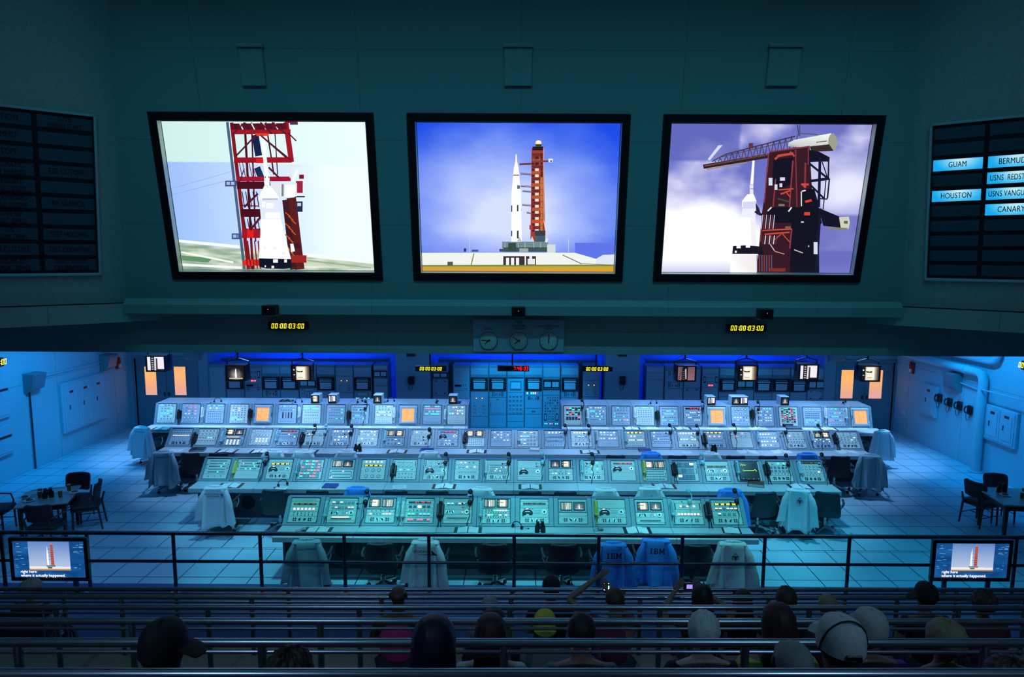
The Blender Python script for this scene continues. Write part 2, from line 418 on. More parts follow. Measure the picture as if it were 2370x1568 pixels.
# ================================================================ the setting
TZ = 3.52                                          # underside of the beam across the room
b = MB(); b.box(-14, 14, 9.75, 22.6, -.1, 0, 'raised_floor'); struct(b.build('floor', smooth=False))
XL, XR = -11.76, 11.30
b = MB(); b.box(XL - .2, XL, 9.0, 20.4, 0, 4.3, 'side_wall'); struct(b.build('wall_left', smooth=False))
b = MB(); b.box(XR, XR + .2, 9.0, 20.4, 0, 4.3, 'side_wall'); struct(b.build('wall_right', smooth=False))
b = MB(); b.box(XL, XR, 11.75, 22.6, 4.3, 4.4, 'wall_paint'); struct(b.build('ceiling', smooth=False))
YB = 20.2
def bx(px): return at(px, 880, Y=YB).x
REC = [(481, 917), (994, 1402), (1480, 1908)]
xs = [XL] + [bx(q) for r in REC for q in r] + [XR]
for i in range(0, len(xs), 2):
    if i in (2, 4): b = MB(); b.box(xs[i], xs[i + 1], YB, 22.2, 0, 4.3, 'back_wall'); struct(b.build('wall_back', smooth=False))
dl = [at(q, 910, Y=YB).x for q in (315, 455)]; dr = [at(q, 910, Y=YB).x for q in (1938, 2067)]
DH = 2.08
for a, d_, e in ((xs[0], dl, xs[1]), (xs[6], dr, xs[7])):
    b = MB(); b.box(a, d_[0], YB, 22.2, 0, 4.3, 'back_wall'); b.box(d_[1], e, YB, 22.2, 0, 4.3, 'back_wall')
    b.box(d_[0], d_[1], YB, 22.2, DH, 4.3, 'back_wall'); b.box(d_[0], d_[1], YB + .4, 22.2, 0, DH, 'back_wall'); struct(b.build('wall_back', smooth=False))
b = MB(); b.box(XL, XR, 22.2, 22.4, 0, 4.3, 'wall_paint')
struct(b.build('wall_back', smooth=False))
for n_, d_, side in ((1, dl, 'left'), (2, dr, 'right')):
    m_ = (d_[0] + d_[1]) / 2
    fr = MB()
    fr.box(d_[0] - .07, d_[0], YB - .03, YB + .2, 0, DH + .07, 'door_paint'); fr.box(d_[1], d_[1] + .07, YB - .03, YB + .2, 0, DH + .07, 'door_paint')
    fr.box(d_[0], d_[1], YB - .03, YB + .2, DH, DH + .07, 'door_paint')
    root = struct(fr.build('door_%d' % n_, smooth=False))
    wins = ((336, 363), (404, 431)) if side == 'left' else ((1946, 1975), (2012, 2042))
    for k, (x0, x1) in enumerate(((d_[0] + .01, m_ - .005), (m_ + .005, d_[1] - .01))):
        wa, wb = at(wins[k][0], 890, Y=YB + .06).x, at(wins[k][1], 890, Y=YB + .06).x
        w0 = max(x0 + .1, wa); w1 = min(x1 - .1, wb); z0, z1 = at(400, 916, Y=YB).z, at(400, 850, Y=YB).z
        lf = MB()
        lf.box(x0, w0, YB + .05, YB + .1, .01, DH - .01, 'door_paint'); lf.box(w1, x1, YB + .05, YB + .1, .01, DH - .01, 'door_paint')
        lf.box(w0, w1, YB + .05, YB + .1, .01, z0, 'door_paint'); lf.box(w0, w1, YB + .05, YB + .1, z1, DH - .01, 'door_paint')
        leaf = lf.build('door_leaf', root, smooth=False)
        gp = Pic(w1 - w0, z1 - z0); gp.bg(lambda u, v: mixc(mixc((255, 176, 92), (255, 200, 125), .5 - abs(v - .35)), (232, 168, 160), max(0, v - .3) * 1.4 + k * .15), 4, 12)
        g = MB(); g.box(w0, w1, YB + .075, YB + .082, z0, z1, 'glass_dark'); pn = g.build('glass_pane', leaf, smooth=False)
        gp.mb.build('lit_glass', pn, loc=((w0 + w1) / 2, YB + .074, (z0 + z1) / 2), smooth=False)
        h_ = MB(); hx = x1 - .06 if k == 0 else x0 + .06
        h_.box(hx - .02, hx + .02, YB + .035, YB + .05, .93, 1.05, 'dark_steel'); h_.cyl((hx, YB + .05, 1.0), (hx, YB - .01, 1.0), .012, 'dark_steel')
        h_.box(hx - .014, hx + .014, YB - .02, YB - .005, .96, 1.08, 'dark_steel', .004); h_.build('door_handle', leaf)
        hg = MB(); ex = x0 if k == 0 else x1
        for zz in (.25, 1.05, 1.8): hg.cyl((ex, YB + .04, zz - .05), (ex, YB + .04, zz + .05), .012, 'dark_steel', 8)
        hg.build('hinge', leaf)
    if side == 'right':
        pass
# beam across, lip and screen wall ------------------------------------------------
TIL = math.atan(.189); YW, ZW = 11.3, 4.4
HL = Vector((.777, .630, 0)).normalized()
YF = 11.6
b = MB(); b.box(-16, 16, YF, YF + .15, TZ, 5.0, 'screen_wall'); struct(b.build('wall_bulkhead', smooth=False))
cL = Vector((at(290, 692, Y=YW).x, YW, ZW)); cR = Vector((at(2086, 700, Y=YW).x, YW, ZW))
def wallpt(c, z, t, h, sgn):                        # point on a leaning wall: z height, t along the wall from the corner
    tt = math.tan(TIL) * (z - ZW)
    return Vector((c.x - sgn * 0.60 * tt * 1.0, c.y - tt, z)) + Vector((sgn * h.x * t, -h.y * t, 0))
TOP = 11.0
def wall_panel(name, pts, mt='screen_wall', thick=.12):
    b = MB(); n = (Vector(pts[1]) - Vector(pts[0])).cross(Vector(pts[3]) - Vector(pts[0])).normalized()
    if n.y < 0: n = -n
    P = [Vector(p) for p in pts] + [Vector(p) + n * thick for p in pts]
    b.add(P, [(0, 1, 2, 3), (7, 6, 5, 4), (0, 4, 5, 1), (1, 5, 6, 2), (2, 6, 7, 3), (3, 7, 4, 0)], mt)
    return struct(b.build(name, smooth=False))
cl0, cl1 = wallpt(cL, ZW, 0, HL, -1), wallpt(cL, TOP, 0, HL, -1)
cr0, cr1 = wallpt(cR, ZW, 0, HL, 1), wallpt(cR, TOP, 0, HL, 1)
# centre wall with three openings is built as strips around the screens
SW = []                                             # screens: (x centre, bottom width) on the leaning plane
Np = Vector((0, -math.cos(TIL), -math.sin(TIL)))   # faces the stand
P0 = Vector((0, YW, ZW))
Rw = Matrix.Rotation(TIL, 4, 'X')
def wl(px, py):                                     # photo pixel -> (x, height along the leaning wall)
    p = hit(px, py, P0, Np); return p.x, (p - P0).dot(Vector((0, -math.sin(TIL), math.cos(TIL))))
QUADS = {'l': [(340, 253), (864, 261), (887, 648), (400, 645)], 'm': [(940, 261), (1460, 265), (1441, 652), (957, 650)], 'r': [(1537, 265), (2052, 269), (1988, 655), (1509, 654)]}
OP = {}
for k_, q_ in QUADS.items():
    c4 = [wl(*p) for p in q_]
    OP[k_] = ((c4[0][0] + c4[3][0]) / 2, (c4[1][0] + c4[2][0]) / 2, (c4[2][1] + c4[3][1]) / 2, (c4[0][1] + c4[1][1]) / 2)
    print('screen', k_, [round(v, 2) for v in OP[k_]])
zb = sum(OP[k][2] for k in 'lmr') / 3; zt = sum(OP[k][3] for k in 'lmr') / 3
LT = (TOP - ZW) / math.cos(TIL)
b = MB(); e0 = 7.2
def wbox(x0, x1, z0, z1): b.box(x0, x1, 0, .12, z0, z1, 'screen_wall')
# trapezoid strips: the wall narrows upwards, so the end strips are clipped prisms
def strip(x0, x1, z0, z1):
    wbox(x0, x1, z0, z1)
kx = (cl1.x - cl0.x) / LT
def lx(z): return cl0.x + kx * z
def rx(z): return cr0.x - kx * z
def tz(z0, z1, xa=None, xb=None):
    L0, L1 = (lx(z0), lx(z1)) if xa is None else (xa, xa); R0, R1 = (rx(z0), rx(z1)) if xb is None else (xb, xb)
    b.flat([(L0, z0), (R0, z0), (R1, z1), (L1, z1)], 0, .12, 'screen_wall')
tz(-.02, zb); tz(zt, LT)
tz(zb, zt, None, OP['l'][0]); tz(zb, zt, OP['l'][1], OP['m'][0]); tz(zb, zt, OP['m'][1], OP['r'][0]); tz(zb, zt, OP['r'][1], None)
struct(b.build('wall_screen', loc=(0, YW, ZW), rot=(TIL, 0, 0), smooth=False))
wall_panel('wall_screen_left', [cl0, wallpt(cL, ZW, 7, HL, -1), wallpt(cL, TOP, 7, HL, -1), cl1], 'panel_wall')
wall_panel('wall_screen_right', [cr0, cr1, wallpt(cR, TOP, 7, HL, 1), wallpt(cR, ZW, 7, HL, 1)], 'panel_wall')
# lip below the screen wall
b = MB(); b.box(cL.x + .02, cR.x - .02, 11.19, YF, 4.22, 4.37, 'screen_wall')
b.prism([(11.19, 4.37), (11.28, 4.47), (YF, 4.47), (YF, 4.37)], cL.x + .02, cR.x - .02, 'screen_wall')
struct(b.build('trim_1', smooth=False))
for sgn, c, nm in ((-1, cL, 'trim_2'), (1, cR, 'trim_3')):
    o_ = Vector((sgn * HL.x, -HL.y, 0)); q0 = Vector((c.x - sgn * .9, 11.19 + .9 * HL.y / HL.x, 0)); q1 = Vector((c.x, 11.19, 0)) + o_ * 7
    pts = [Vector((c.x, 11.19, 0)), q1, Vector((q1.x, YF, 0)), Vector((c.x - sgn * .4, YF, 0))]
    b = MB(); vs = [p + Vector((0, 0, 4.08)) for p in pts] + [p + Vector((0, 0, 4.38)) for p in pts]
    b.add(vs, [(0, 1, 2, 3), (7, 6, 5, 4), (0, 4, 5, 1), (1, 5, 6, 2), (2, 6, 7, 3), (3, 7, 4, 0)], 'screen_wall')
    struct(b.build(nm, smooth=False))
# the stand: front platform and stepped tiers under the rails
TIER = [(.42, 7.55)] + [(.87 + .42 * i, 6.96 - .955 * i) for i in range(6)]
b = MB(); b.box(-14, 14, 6.4, 9.75, -.1, .27, 'carpet')
YR = [9.6, 6.90, 5.98, 5.07, 4.13, 3.18, 2.24]
for i in range(1, 7):
    z = .42 * (i + 1) + .03; y = YR[i] + .07; y2 = YR[i + 1] + .07 if i < 6 else 1.0
    b.box(-14, 14, y2 - .02, y, .2, z, 'concrete'); 
b.box(-14, 14, -3, 1.1, .2, 3.4, 'concrete')
struct(b.build('floor_stand', smooth=False))
b = MB(); b.box(-14.2, -14, -3, 9.2, 0, TOP, 'panel_wall'); struct(b.build('wall_stand_left', smooth=False))
b = MB(); b.box(14, 14.2, -3, 9.2, 0, TOP, 'panel_wall'); struct(b.build('wall_stand_right', smooth=False))
b = MB(); b.box(-14, 14, -3.2, -3, 0, TOP, 'panel_wall'); struct(b.build('wall_stand_rear', smooth=False))
b = MB(); b.box(-14, 14, -3, 10.1, TOP, TOP + .1, 'panel_wall'); struct(b.build('ceiling_stand', smooth=False))
# ================================================================ the three projection screens
def screen_thing(key, label, pic):
    x0, x1, z0, z1 = OP[key]; cx, cz = (x0 + x1) / 2, (zb + zt) / 2; w_, h_ = x1 - x0, zt - zb
    o = P0 + Vector((cx, 0, 0)) + Vector((0, -math.sin(TIL), math.cos(TIL))) * cz
    t = thing('projection_screen', label, 'screen', o, rot=(TIL, 0, 0), group='projection screens in the upper wall')
    bw = .125
    f = MB(); X, Z = w_ / 2 - .004, h_ / 2 - .004
    for a in ((-X, X, Z - bw, Z), (-X, X, -Z, -Z + bw), (-X, -X + bw, -Z + bw, Z - bw), (X - bw, X, -Z + bw, Z - bw)):
        f.box(a[0], a[1], -.03, .10, a[2], a[3], 'black', .006)
    f.build('frame', t)
    r = MB(); d = .10; Xi, Zi = X - bw, Z - bw
    r.box(-Xi - .01, -Xi + .004, -.02, d, -Zi, Zi, 'plate'); r.box(Xi - .004, Xi + .01, -.02, d, -Zi, Zi, 'plate')
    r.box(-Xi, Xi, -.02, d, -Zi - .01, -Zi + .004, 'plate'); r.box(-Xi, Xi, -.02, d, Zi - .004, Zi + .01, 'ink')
    r.build('reveal', t)
    p = pic((Xi - .012) * 2, (Zi - .012) * 2)
    p.mb.build('screen_picture', t, loc=(0, d, 0), smooth=False)
    return t
R_, RD, RR, RO, NV, WH, GY = (150, 20, 35), (70, 8, 25), (205, 30, 25), (180, 80, 40), (20, 30, 70), (250, 252, 255), (200, 205, 210)
def pic_left(w_, h_):
    p = Pic(w_, h_, [(105, 42), (2045, 66), (2140, 1475), (320, 1468)], 1.15)
    def bgf(u, v):
        lo = .83 + .13 * u - .02
        if v < .26 + .02 * u: c = mixc((196, 226, 224), (226, 244, 244), u)
        elif v < lo: c = mixc(mixc((150, 180, 232), (150, 185, 245), v), (228, 242, 254), u * 1.25)
        else:
            n = noise(u * 9, v * 50); c = mixc((105, 135, 110), (225, 232, 215), n * 1.5 - .2)
        return c
    p.bg(bgf, 60, 90)
    L = p.line
    p.poly([(270, 1180), (860, 1235), (860, 1265), (270, 1205)], (235, 240, 240)); p.poly([(1480, 1310), (2130, 1395), (2130, 1412), (1480, 1345)], (235, 240, 235))
    p.poly([(300, 1330), (600, 1360), (560, 1400), (310, 1380)], (95, 140, 100)); L(300, 1300, 800, 1400, 18, (235, 238, 230)); L(310, 1420, 880, 1450, 22, (238, 240, 236))
    L(1500, 1380, 2100, 1450, 12, (150, 165, 130)); L(190, 690, 770, 530, 4, (130, 160, 215)); L(210, 750, 790, 600, 4, (130, 160, 215))
    # tower: uprights
    L(735, 55, 905, 1465, 26, (70, 90, 120)); L(775, 60, 945, 1465, 34, (120, 18, 30)); L(1290, 60, 1345, 440, 50, R_); L(900, 60, 985, 1465, 22, RD); L(965, 60, 1010, 1200, 14, RD)
    L(1100, 60, 1180, 560, 14, RD); L(1180, 60, 1215, 560, 10, RD); L(1345, 780, 1430, 1465, 90, (85, 25, 25)); L(1290, 800, 1370, 1465, 60, (60, 20, 28))
    L(1000, 180, 1035, 380, 66, NV); L(1020, 490, 1060, 590, 60, (25, 40, 80)); L(1400, 60, 1280, 60, 20, R_)
    # decks
    for y, dx, x1, hh, c in ((150, 0, 1335, 44, R_), (420, 30, 1350, 52, (150, 15, 35)), (600, 60, 1340, 44, (160, 15, 45)), (660, 60, 1090, 70, RD), (925, 100, 1060, 76, RD), (1120, 110, 1055, 90, R_), (1400, 140, 1060, 60, RR)):
        p.rect(770 + dx, y - hh / 2, x1, y + hh / 2, c)
    p.rect(1010, 405, 1090, 450, RR); p.rect(930, 1080, 990, 1165, (215, 30, 20)); p.rect(890, 1380, 1010, 1430, (220, 40, 20)); p.rect(1000, 165, 1130, 190, (215, 60, 30))
    p.rect(775, 70, 1300, 130, (90, 15, 30)); 
    for k in range(9): L(800 + 55 * k, 70, 830 + 55 * k, 128, 12, (200, 215, 220) if k % 2 else (50, 20, 40))
    # diagonals
    for a in ((790, 170, 900, 60, 12), (820, 380, 1010, 180, 16), (1060, 190, 1300, 400, 16), (1050, 180, 1340, 420, 10), (1050, 60, 1160, 170, 14), (1160, 60, 1290, 170, 16), (850, 640, 900, 500, 10),
              (1130, 490, 1230, 590, 18), (900, 870, 1030, 740, 20), (960, 1090, 1060, 960, 22), (860, 850, 1040, 860, 10), (1310, 160, 1390, 240, 12)):
        L(*a, (80, 20, 30))
    for k in range(6): L(820 + 30 * k, 430, 850 + 32 * k, 590, 7, (100, 18, 30))
    for k in range(5): L(880 + 34 * k, 720, 905 + 34 * k, 870, 9, (60, 20, 50)); L(900 + 32 * k, 980, 920 + 32 * k, 1080, 9, (70, 20, 50)); L(900 + 34 * k, 1190, 940 + 30 * k, 1460, 12, (130, 20, 25))
    for k in range(12): L(1290 + (k % 3) * 30, 920 + 35 * k, 1340 + (k % 3) * 26, 960 + 35 * k, 10, RO)
    for q in ((720, 615, 830, 670), (785, 1120, 870, 1175)):
        p.rect(*q, (60, 70, 120)); p.rect(q[0] + 12, q[1] + 12, q[0] + 45, q[3] - 14, (150, 180, 225)); p.rect(q[0] + 55, q[1] + 12, q[2] - 22, q[3] - 14, (150, 180, 225))
    p.rect(1330, 65, 1405, 85, (60, 50, 90)); p.rect(1390, 620, 1455, 735, (150, 30, 60)); L(1335, 480, 1430, 480, 22, (215, 220, 225)); L(1335, 480, 1340, 590, 20, (215, 220, 225)); L(1400, 520, 1360, 620, 20, WH)
    p.rect(1420, 560, 1465, 600, (130, 15, 45)); L(1380, 770, 1475, 770, 14, (30, 35, 60)); p.rect(1395, 815, 1455, 915, (40, 40, 70)); p.rect(1405, 830, 1440, 860, (190, 200, 225))
    p.rect(1360, 1215, 1430, 1260, (60, 20, 25)); p.poly([(1340, 1220), (1370, 1220), (1385, 1290), (1350, 1300)], WH); p.rect(1345, 1330, 1495, 1400, (150, 35, 30))
    p.rect(1160, 640, 1400, 768, (214, 220, 226)); p.rect(1255, 650, 1275, 765, (120, 125, 135)); p.rect(1290, 655, 1385, 772, (240, 243, 246)); p.rect(1090, 565, 1140, 640, (235, 238, 242))
    # rocket
    p.poly([(1062, 225), (1090, 225), (1130, 545), (1092, 545)], WH); p.rect(1092, 545, 1140, 575, WH); L(1100, 575, 1110, 680, 10, (90, 95, 110)); L(1132, 575, 1150, 680, 10, (90, 95, 110)); p.rect(1100, 590, 1140, 660, WH)
    p.poly([(1092, 665), (1150, 665), (1232, 775), (1228, 800), (1045, 800), (1042, 770)], (238, 246, 246)); p.rect(1072, 785, 1222, 800, (170, 180, 185))
    p.poly([(1045, 800), (1232, 800), (1245, 985), (1062, 985)], (215, 222, 244)); p.rect(1070, 815, 1100, 870, WH); p.rect(1105, 920, 1245, 978, (240, 244, 255)); p.rect(1110, 830, 1180, 880, (235, 238, 250))
    p.poly([(1065, 985), (1248, 985), (1350, 1370), (1045, 1360)], WH); p.rect(1262, 1292, 1295, 1325, (225, 228, 235)); p.rect(1090, 1240, 1110, 1270, (225, 228, 240)); p.rect(1180, 1250, 1215, 1275, (225, 228, 240))
    p.poly([(1045, 1358), (1350, 1366), (1355, 1450), (1280, 1460), (1120, 1456), (1050, 1440)], (12, 16, 35)); p.rect(1180, 1368, 1225, 1400, WH); p.rect(1285, 1368, 1310, 1398, WH); p.rect(1165, 1430, 1190, 1452, WH); p.rect(1100, 1426, 1112, 1442, WH)
    return p
def pic_mid(w_, h_):
    p = Pic(w_, h_, [(115, 105), (1962, 124), (1895, 1460), (175, 1452)], 1.1)
    def bgf(u, v):
        d = math.hypot((u - .45) * .9, (v - .62)); n = noise(u * 5, v * 7)
        c = mixc((206, 216, 250), (28, 72, 222), (d - .16) * 1.75 + (n - .5) * .30)
        return mixc(c, (92, 112, 225), max(0, v - .72) * 2.2)
    p.bg(bgf, 48, 36); L = p.line; r = p.rect
    r(150, 1290, 1905, 1420, (232, 236, 232)); p.poly([(1550, 1290), (1740, 1345), (1905, 1345), (1905, 1200), (1550, 1200)], (92, 112, 225)); p.poly([(1740, 1345), (1800, 1310), (1905, 1305), (1905, 1400), (1740, 1400)], (215, 222, 235))
    p.poly([(150, 1400), (1905, 1395), (1905, 1475), (150, 1475)], [(160, 165, 70), (165, 165, 60), (225, 150, 20), (228, 150, 30)])
    L(150, 1408, 1905, 1404, 12, (120, 130, 60)); L(640, 1295, 615, 1400, 10, (150, 130, 70)); L(1440, 1310, 1610, 1390, 8, (120, 110, 90)); r(400, 1370, 450, 1405, (90, 85, 70)); L(1600, 1385, 1900, 1400, 5, (130, 130, 120))
    r(905, 1320, 1200, 1400, (60, 45, 50))
    for k, x in enumerate((930, 975, 1020)): r(x, 1335, x + 28, 1400, (235, 236, 238))
    r(1098, 1320, 1110, 1400, (235, 236, 238)); r(1125, 1345, 1190, 1395, (225, 226, 228)); r(1140, 1320, 1165, 1345, (225, 226, 228))
    L(605, 1150, 600, 1290, 5, (190, 200, 240)); L(1492, 1150, 1492, 1285, 5, (190, 200, 240)); r(548, 1250, 570, 1280, (40, 50, 110)); r(620, 1262, 680, 1280, (70, 80, 130))
    # launcher base
    r(895, 1190, 1308, 1250, (108, 135, 140)); r(905, 1240, 1300, 1282, (60, 80, 85)); r(950, 1200, 1020, 1280, (50, 75, 60)); r(1300, 1215, 1375, 1290, (205, 212, 215)); r(1050, 1250, 1130, 1285, (150, 165, 165)); r(870, 1255, 905, 1280, (60, 70, 90))
    for x in (920, 1040, 1100, 1180, 1240): L(x, 1195, x, 1245, 6, (150, 175, 178))
    # tower
    p.poly([(1160, 345), (1268, 345), (1285, 1190), (1150, 1190)], (150, 62, 45)); r(1168, 330, 1265, 365, (35, 18, 25))
    for k in range(13):
        y = 390 + k * 55; c = ((205, 70, 25) if k > 9 else (172, 85, 45))
        r(1163, y, 1270, y + 26, c if k % 2 else (110, 40, 38)); r(1192, y + 28, 1224, y + 52, (225, 215, 205) if k > 1 else (70, 25, 30)); r(1240, y, 1262, y + 50, (190, 110, 60) if k > 3 else (90, 35, 35))
        r(1163, y + 30, 1185, y + 50, (60, 35, 50))
    L(1268, 345, 1272, 1000, 6, (225, 160, 140)); L(1272, 1000, 1300, 1180, 7, (235, 200, 190)); r(1190, 1090, 1285, 1135, (50, 60, 70)); r(1140, 1040, 1170, 1080, (170, 60, 50))
    p.poly([(1145, 1190), (1165, 1140), (1185, 1190)], (190, 215, 225)); p.poly([(1195, 1190), (1200, 1135), (1280, 1135), (1285, 1190)], (60, 90, 105)); L(1290, 1195, 1300, 1160, 22, (225, 230, 235))
    p.ell(1222, 295, 28, 22, (245, 225, 120)); p.ell(1222, 290, 16, 12, (255, 255, 240)); r(1196, 308, 1250, 332, (60, 60, 40))
    L(1160, 425, 1215, 462, 14, (140, 60, 50)); L(1050, 490, 1165, 486, 18, (110, 55, 55)); L(1160, 465, 1330, 462, 16, (120, 60, 60)); r(1312, 440, 1352, 472, (205, 225, 225)); L(1328, 462, 1345, 462, 12, (60, 60, 90))
    for y, x in ((578, 1058), (690, 1062), (735, 1078), (860, 1075), (930, 1115)):
        L(x, y, 1160, y + 8, 9, (105, 85, 115)); L(x, y - 10, 1155, y - 2, 5, (120, 100, 130))
    # rocket
    p.poly([(1016, 398), (1024, 398), (1030, 470), (1042, 520), (1050, 590), (992, 590), (1000, 520), (1012, 470)], WH)
    p.poly([(992, 590), (1050, 590), (1056, 690), (1064, 760), (1072, 1190), (978, 1190), (978, 760), (985, 690)], WH)
    r(994, 584, 1048, 592, (60, 65, 95)); r(1030, 680, 1055, 712, (90, 100, 110)); r(1028, 858, 1042, 915, (70, 70, 70)); r(976, 862, 986, 920, (30, 60, 130)); r(1028, 1090, 1044, 1160, (60, 60, 60)); r(976, 1090, 986, 1140, (30, 60, 130)); p.poly([(1030, 1185), (1050, 1140), (1072, 1190)], (180, 185, 180))
    return p
def pic_right(w_, h_):
    p = Pic(w_, h_, [(200, 90), (2058, 100), (1838, 1462), (100, 1460)], 1.12)
    def bgf(u, v):
        n = noise(u * 4.2 + 1, v * 5 + 2); sky = mixc((92, 98, 175), (120, 122, 205), noise(u * 2, v * 2) + .2 * v)
        c = mixc(sky, (214, 214, 238), max(0, (n - .46) * 3.0) * (.95 if v < .85 else .2))
        lowl = max(0, 1 - math.hypot((u - .12) / .62, (v - .80) / .36)) ; c = mixc(c, (250, 250, 254), min(1, lowl * 2.6 + max(0, n - .4) * lowl * 3)); c = mixc(c, (176, 174, 214), max(0, v - .90) * 6.5)
        rt = max(0, 1 - math.hypot((u - .92) / .28, (v - .42) / .30)); c = mixc(c, (222, 224, 246), rt * 1.3)
        if u < .35 and v < .25: c = mixc(c, (88, 94, 175), .7)
        if u > .75 and v > .6: c = mixc(c, (98, 100, 180), .75)
        return c
    p.bg(bgf, 64, 48); L = p.line; r = p.rect; K = (18, 14, 30)
    p.poly([(540, 420), (640, 290), (680, 288), (560, 430)], (205, 208, 238))
    # crane
    L(500, 488, 1110, 385, 40, (48, 28, 32)); L(505, 482, 1120, 372, 10, (125, 70, 58)); L(530, 512, 900, 450, 10, (150, 130, 120)); L(580, 440, 700, 375, 9, (62, 50, 60)); L(700, 375, 1350, 205, 11, (62, 50, 60)); L(650, 400, 1300, 250, 6, (70, 55, 65))
    for k in range(14):
        x = 600 + k * 55; yt = 420 - max(0, (k + 1)) * 15.5 + (18 if k < 2 else 0); yb = 470 - k * 9
        L(x, yt, x + 28, yb, 7, (66, 52, 62)); L(x + 28, yb, x + 55, yt - 14, 7, (66, 52, 62))
    r(920, 270, 960, 320, (92, 45, 55)); L(1370, 102, 1382, 200, 10, (60, 60, 90)); L(1390, 105, 1392, 200, 7, (60, 60, 90)); L(1400, 180, 1560, 190, 10, (80, 90, 90))
    p.poly([(1340, 240), (1680, 178), (1660, 285), (1480, 310), (1280, 300), (1290, 265)], [(222, 228, 226), (235, 240, 236), (205, 210, 204), (190, 194, 188), (160, 160, 160), (200, 206, 206)])
    p.ell(1693, 260, 42, 80, (150, 152, 132)); p.poly([(1480, 300), (1660, 280), (1700, 340), (1500, 350)], (52, 40, 38)); L(1540, 262, 1640, 250, 8, (70, 70, 60))
    # tower mass
    p.poly([(1110, 350), (1340, 310), (1480, 300), (1500, 700), (1480, 1462), (985, 1462), (1040, 900), (1095, 520)], (52, 22, 34))
    p.poly([(1150, 420), (1330, 400), (1320, 640), (1210, 700), (1130, 640)], K); p.poly([(1300, 880), (1560, 830), (1560, 1462), (1290, 1462), (1310, 1050)], K)
    p.poly([(1120, 860), (1560, 860), (1590, 1010), (1040, 1000)], (16, 14, 28)); p.poly([(1470, 330), (1570, 350), (1665, 400), (1660, 440), (1480, 440)], K)
    p.poly([(1395, 700), (1520, 690), (1560, 830), (1400, 860)], K)
    for a in ((1655, 400, 1650, 590, 14), (1575, 400, 1560, 860, 26), (1480, 460, 1640, 590, 20), (1590, 430, 1640, 580, 10), (1480, 620, 1660, 595, 26), (1660, 595, 1640, 780, 14), (1480, 650, 1610, 780, 18), (1560, 780, 1640, 785, 12),
              (1630, 590, 1600, 880, 10), (1575, 870, 1530, 1462, 26), (1560, 880, 1750, 960, 26), (1620, 1020, 1760, 1040, 14), (1440, 440, 1660, 430, 12)):
        L(*a, (22, 22, 44))
    p.poly([(1560, 870), (1780, 960), (1780, 1050), (1600, 1030)], (18, 16, 34)); p.poly([(1745, 950), (1835, 945), (1845, 1000), (1830, 1060), (1760, 1045)], (198, 200, 178)); p.poly([(1640, 1040), (1830, 1050), (1790, 1068), (1660, 1060)], (120, 122, 96)); r(1790, 985, 1825, 1010, (90, 92, 90))
    for a in ((1100, 370, 1090, 520, 10), (1090, 480, 1060, 820, 12), (1110, 350, 1480, 300, 12), (1470, 305, 1465, 470, 10), (1325, 430, 1290, 860, 14), (1440, 450, 1435, 660, 16), (1165, 600, 1140, 860, 12), (1310, 1060, 1290, 1240, 14), (1030, 1060, 1020, 1180, 12),
              (1350, 330, 1360, 860, 10)):
        L(*a, (128, 50, 62))
    for a in ((1160, 420, 1200, 380, 20), (1200, 385, 1330, 365, 22), (1300, 350, 1340, 390, 16), (1190, 700, 1330, 690, 12), (1210, 740, 1300, 705, 14), (1260, 720, 1300, 770, 10), (1040, 1075, 1310, 1060, 12), (1060, 1110, 1290, 1090, 14), (1220, 1100, 1290, 1180, 9), (1150, 1160, 1210, 1110, 9), (1400, 650, 1470, 650, 20), (1420, 650, 1440, 680, 22)):
        L(*a, (190, 72, 52))
    p.poly([(1430, 800), (1490, 785), (1500, 805), (1440, 820)], (205, 62, 45)); r(1425, 905, 1478, 935, (205, 62, 45)); 
    for k in range(7): L(1045 + 18 * k, 930, 1030 + 18 * k, 1060, 7, (110, 45, 60) if k % 2 else (190, 190, 210))
    for k in range(7): L(1050 + 20 * k, 1120, 1040 + 20 * k, 1200, 8, (210, 212, 230) if k % 2 else (100, 45, 55)); L(990 + 22 * k, 1300, 990 + 22 * k, 1450, 10, (130, 55, 62) if k % 2 else (80, 80, 110))
    for q in ((1205, 585, 1250, 615), (1200, 640, 1225, 675), (1100, 590, 1135, 660), (1155, 650, 1180, 700), (1395, 990, 1420, 1002), (1460, 1210, 1468, 1225), (1510, 1180, 1545, 1290)): r(*q, (205, 210, 235))
    L(1400, 715, 1400, 850, 9, (220, 222, 225)); L(1405, 712, 1440, 705, 12, (225, 228, 225)); L(1280, 900, 1310, 860, 12, (225, 226, 220)); L(1090, 895, 1125, 860, 12, (215, 216, 210)); L(1110, 1200, 1150, 1260, 8, (200, 190, 180)); L(1150, 1265, 1240, 1290, 7, (200, 150, 140)); L(1330, 1250, 1410, 1280, 8, (200, 195, 190))
    L(1180, 780, 1290, 810, 12, (60, 70, 60)); r(1190, 830, 1245, 850, (110, 120, 105)); r(1100, 1420, 1250, 1450, (120, 45, 35)); r(1250, 1035, 1300, 1060, (125, 85, 75))
    # rocket
    p.poly([(952, 430), (972, 430), (958, 650), (930, 650)], WH); r(925, 655, 958, 740, (215, 220, 240)); L(930, 690, 958, 690, 6, (120, 120, 150))
    p.poly([(905, 740), (960, 740), (985, 800), (985, 860), (850, 860), (855, 800)], WH); p.poly([(860, 810), (985, 805), (980, 870), (855, 865)], (205, 208, 236)); p.poly([(858, 870), (980, 870), (975, 960), (845, 950)], (228, 228, 246))
    p.poly([(845, 950), (975, 960), (985, 1220), (780, 1215)], (250, 250, 254)); p.poly([(930, 960), (975, 960), (985, 1220), (940, 1220)], (232, 230, 238))
    L(970, 900, 1040, 930, 18, K); p.poly([(978, 820), (1010, 870), (1030, 940), (985, 925)], (38, 30, 55))
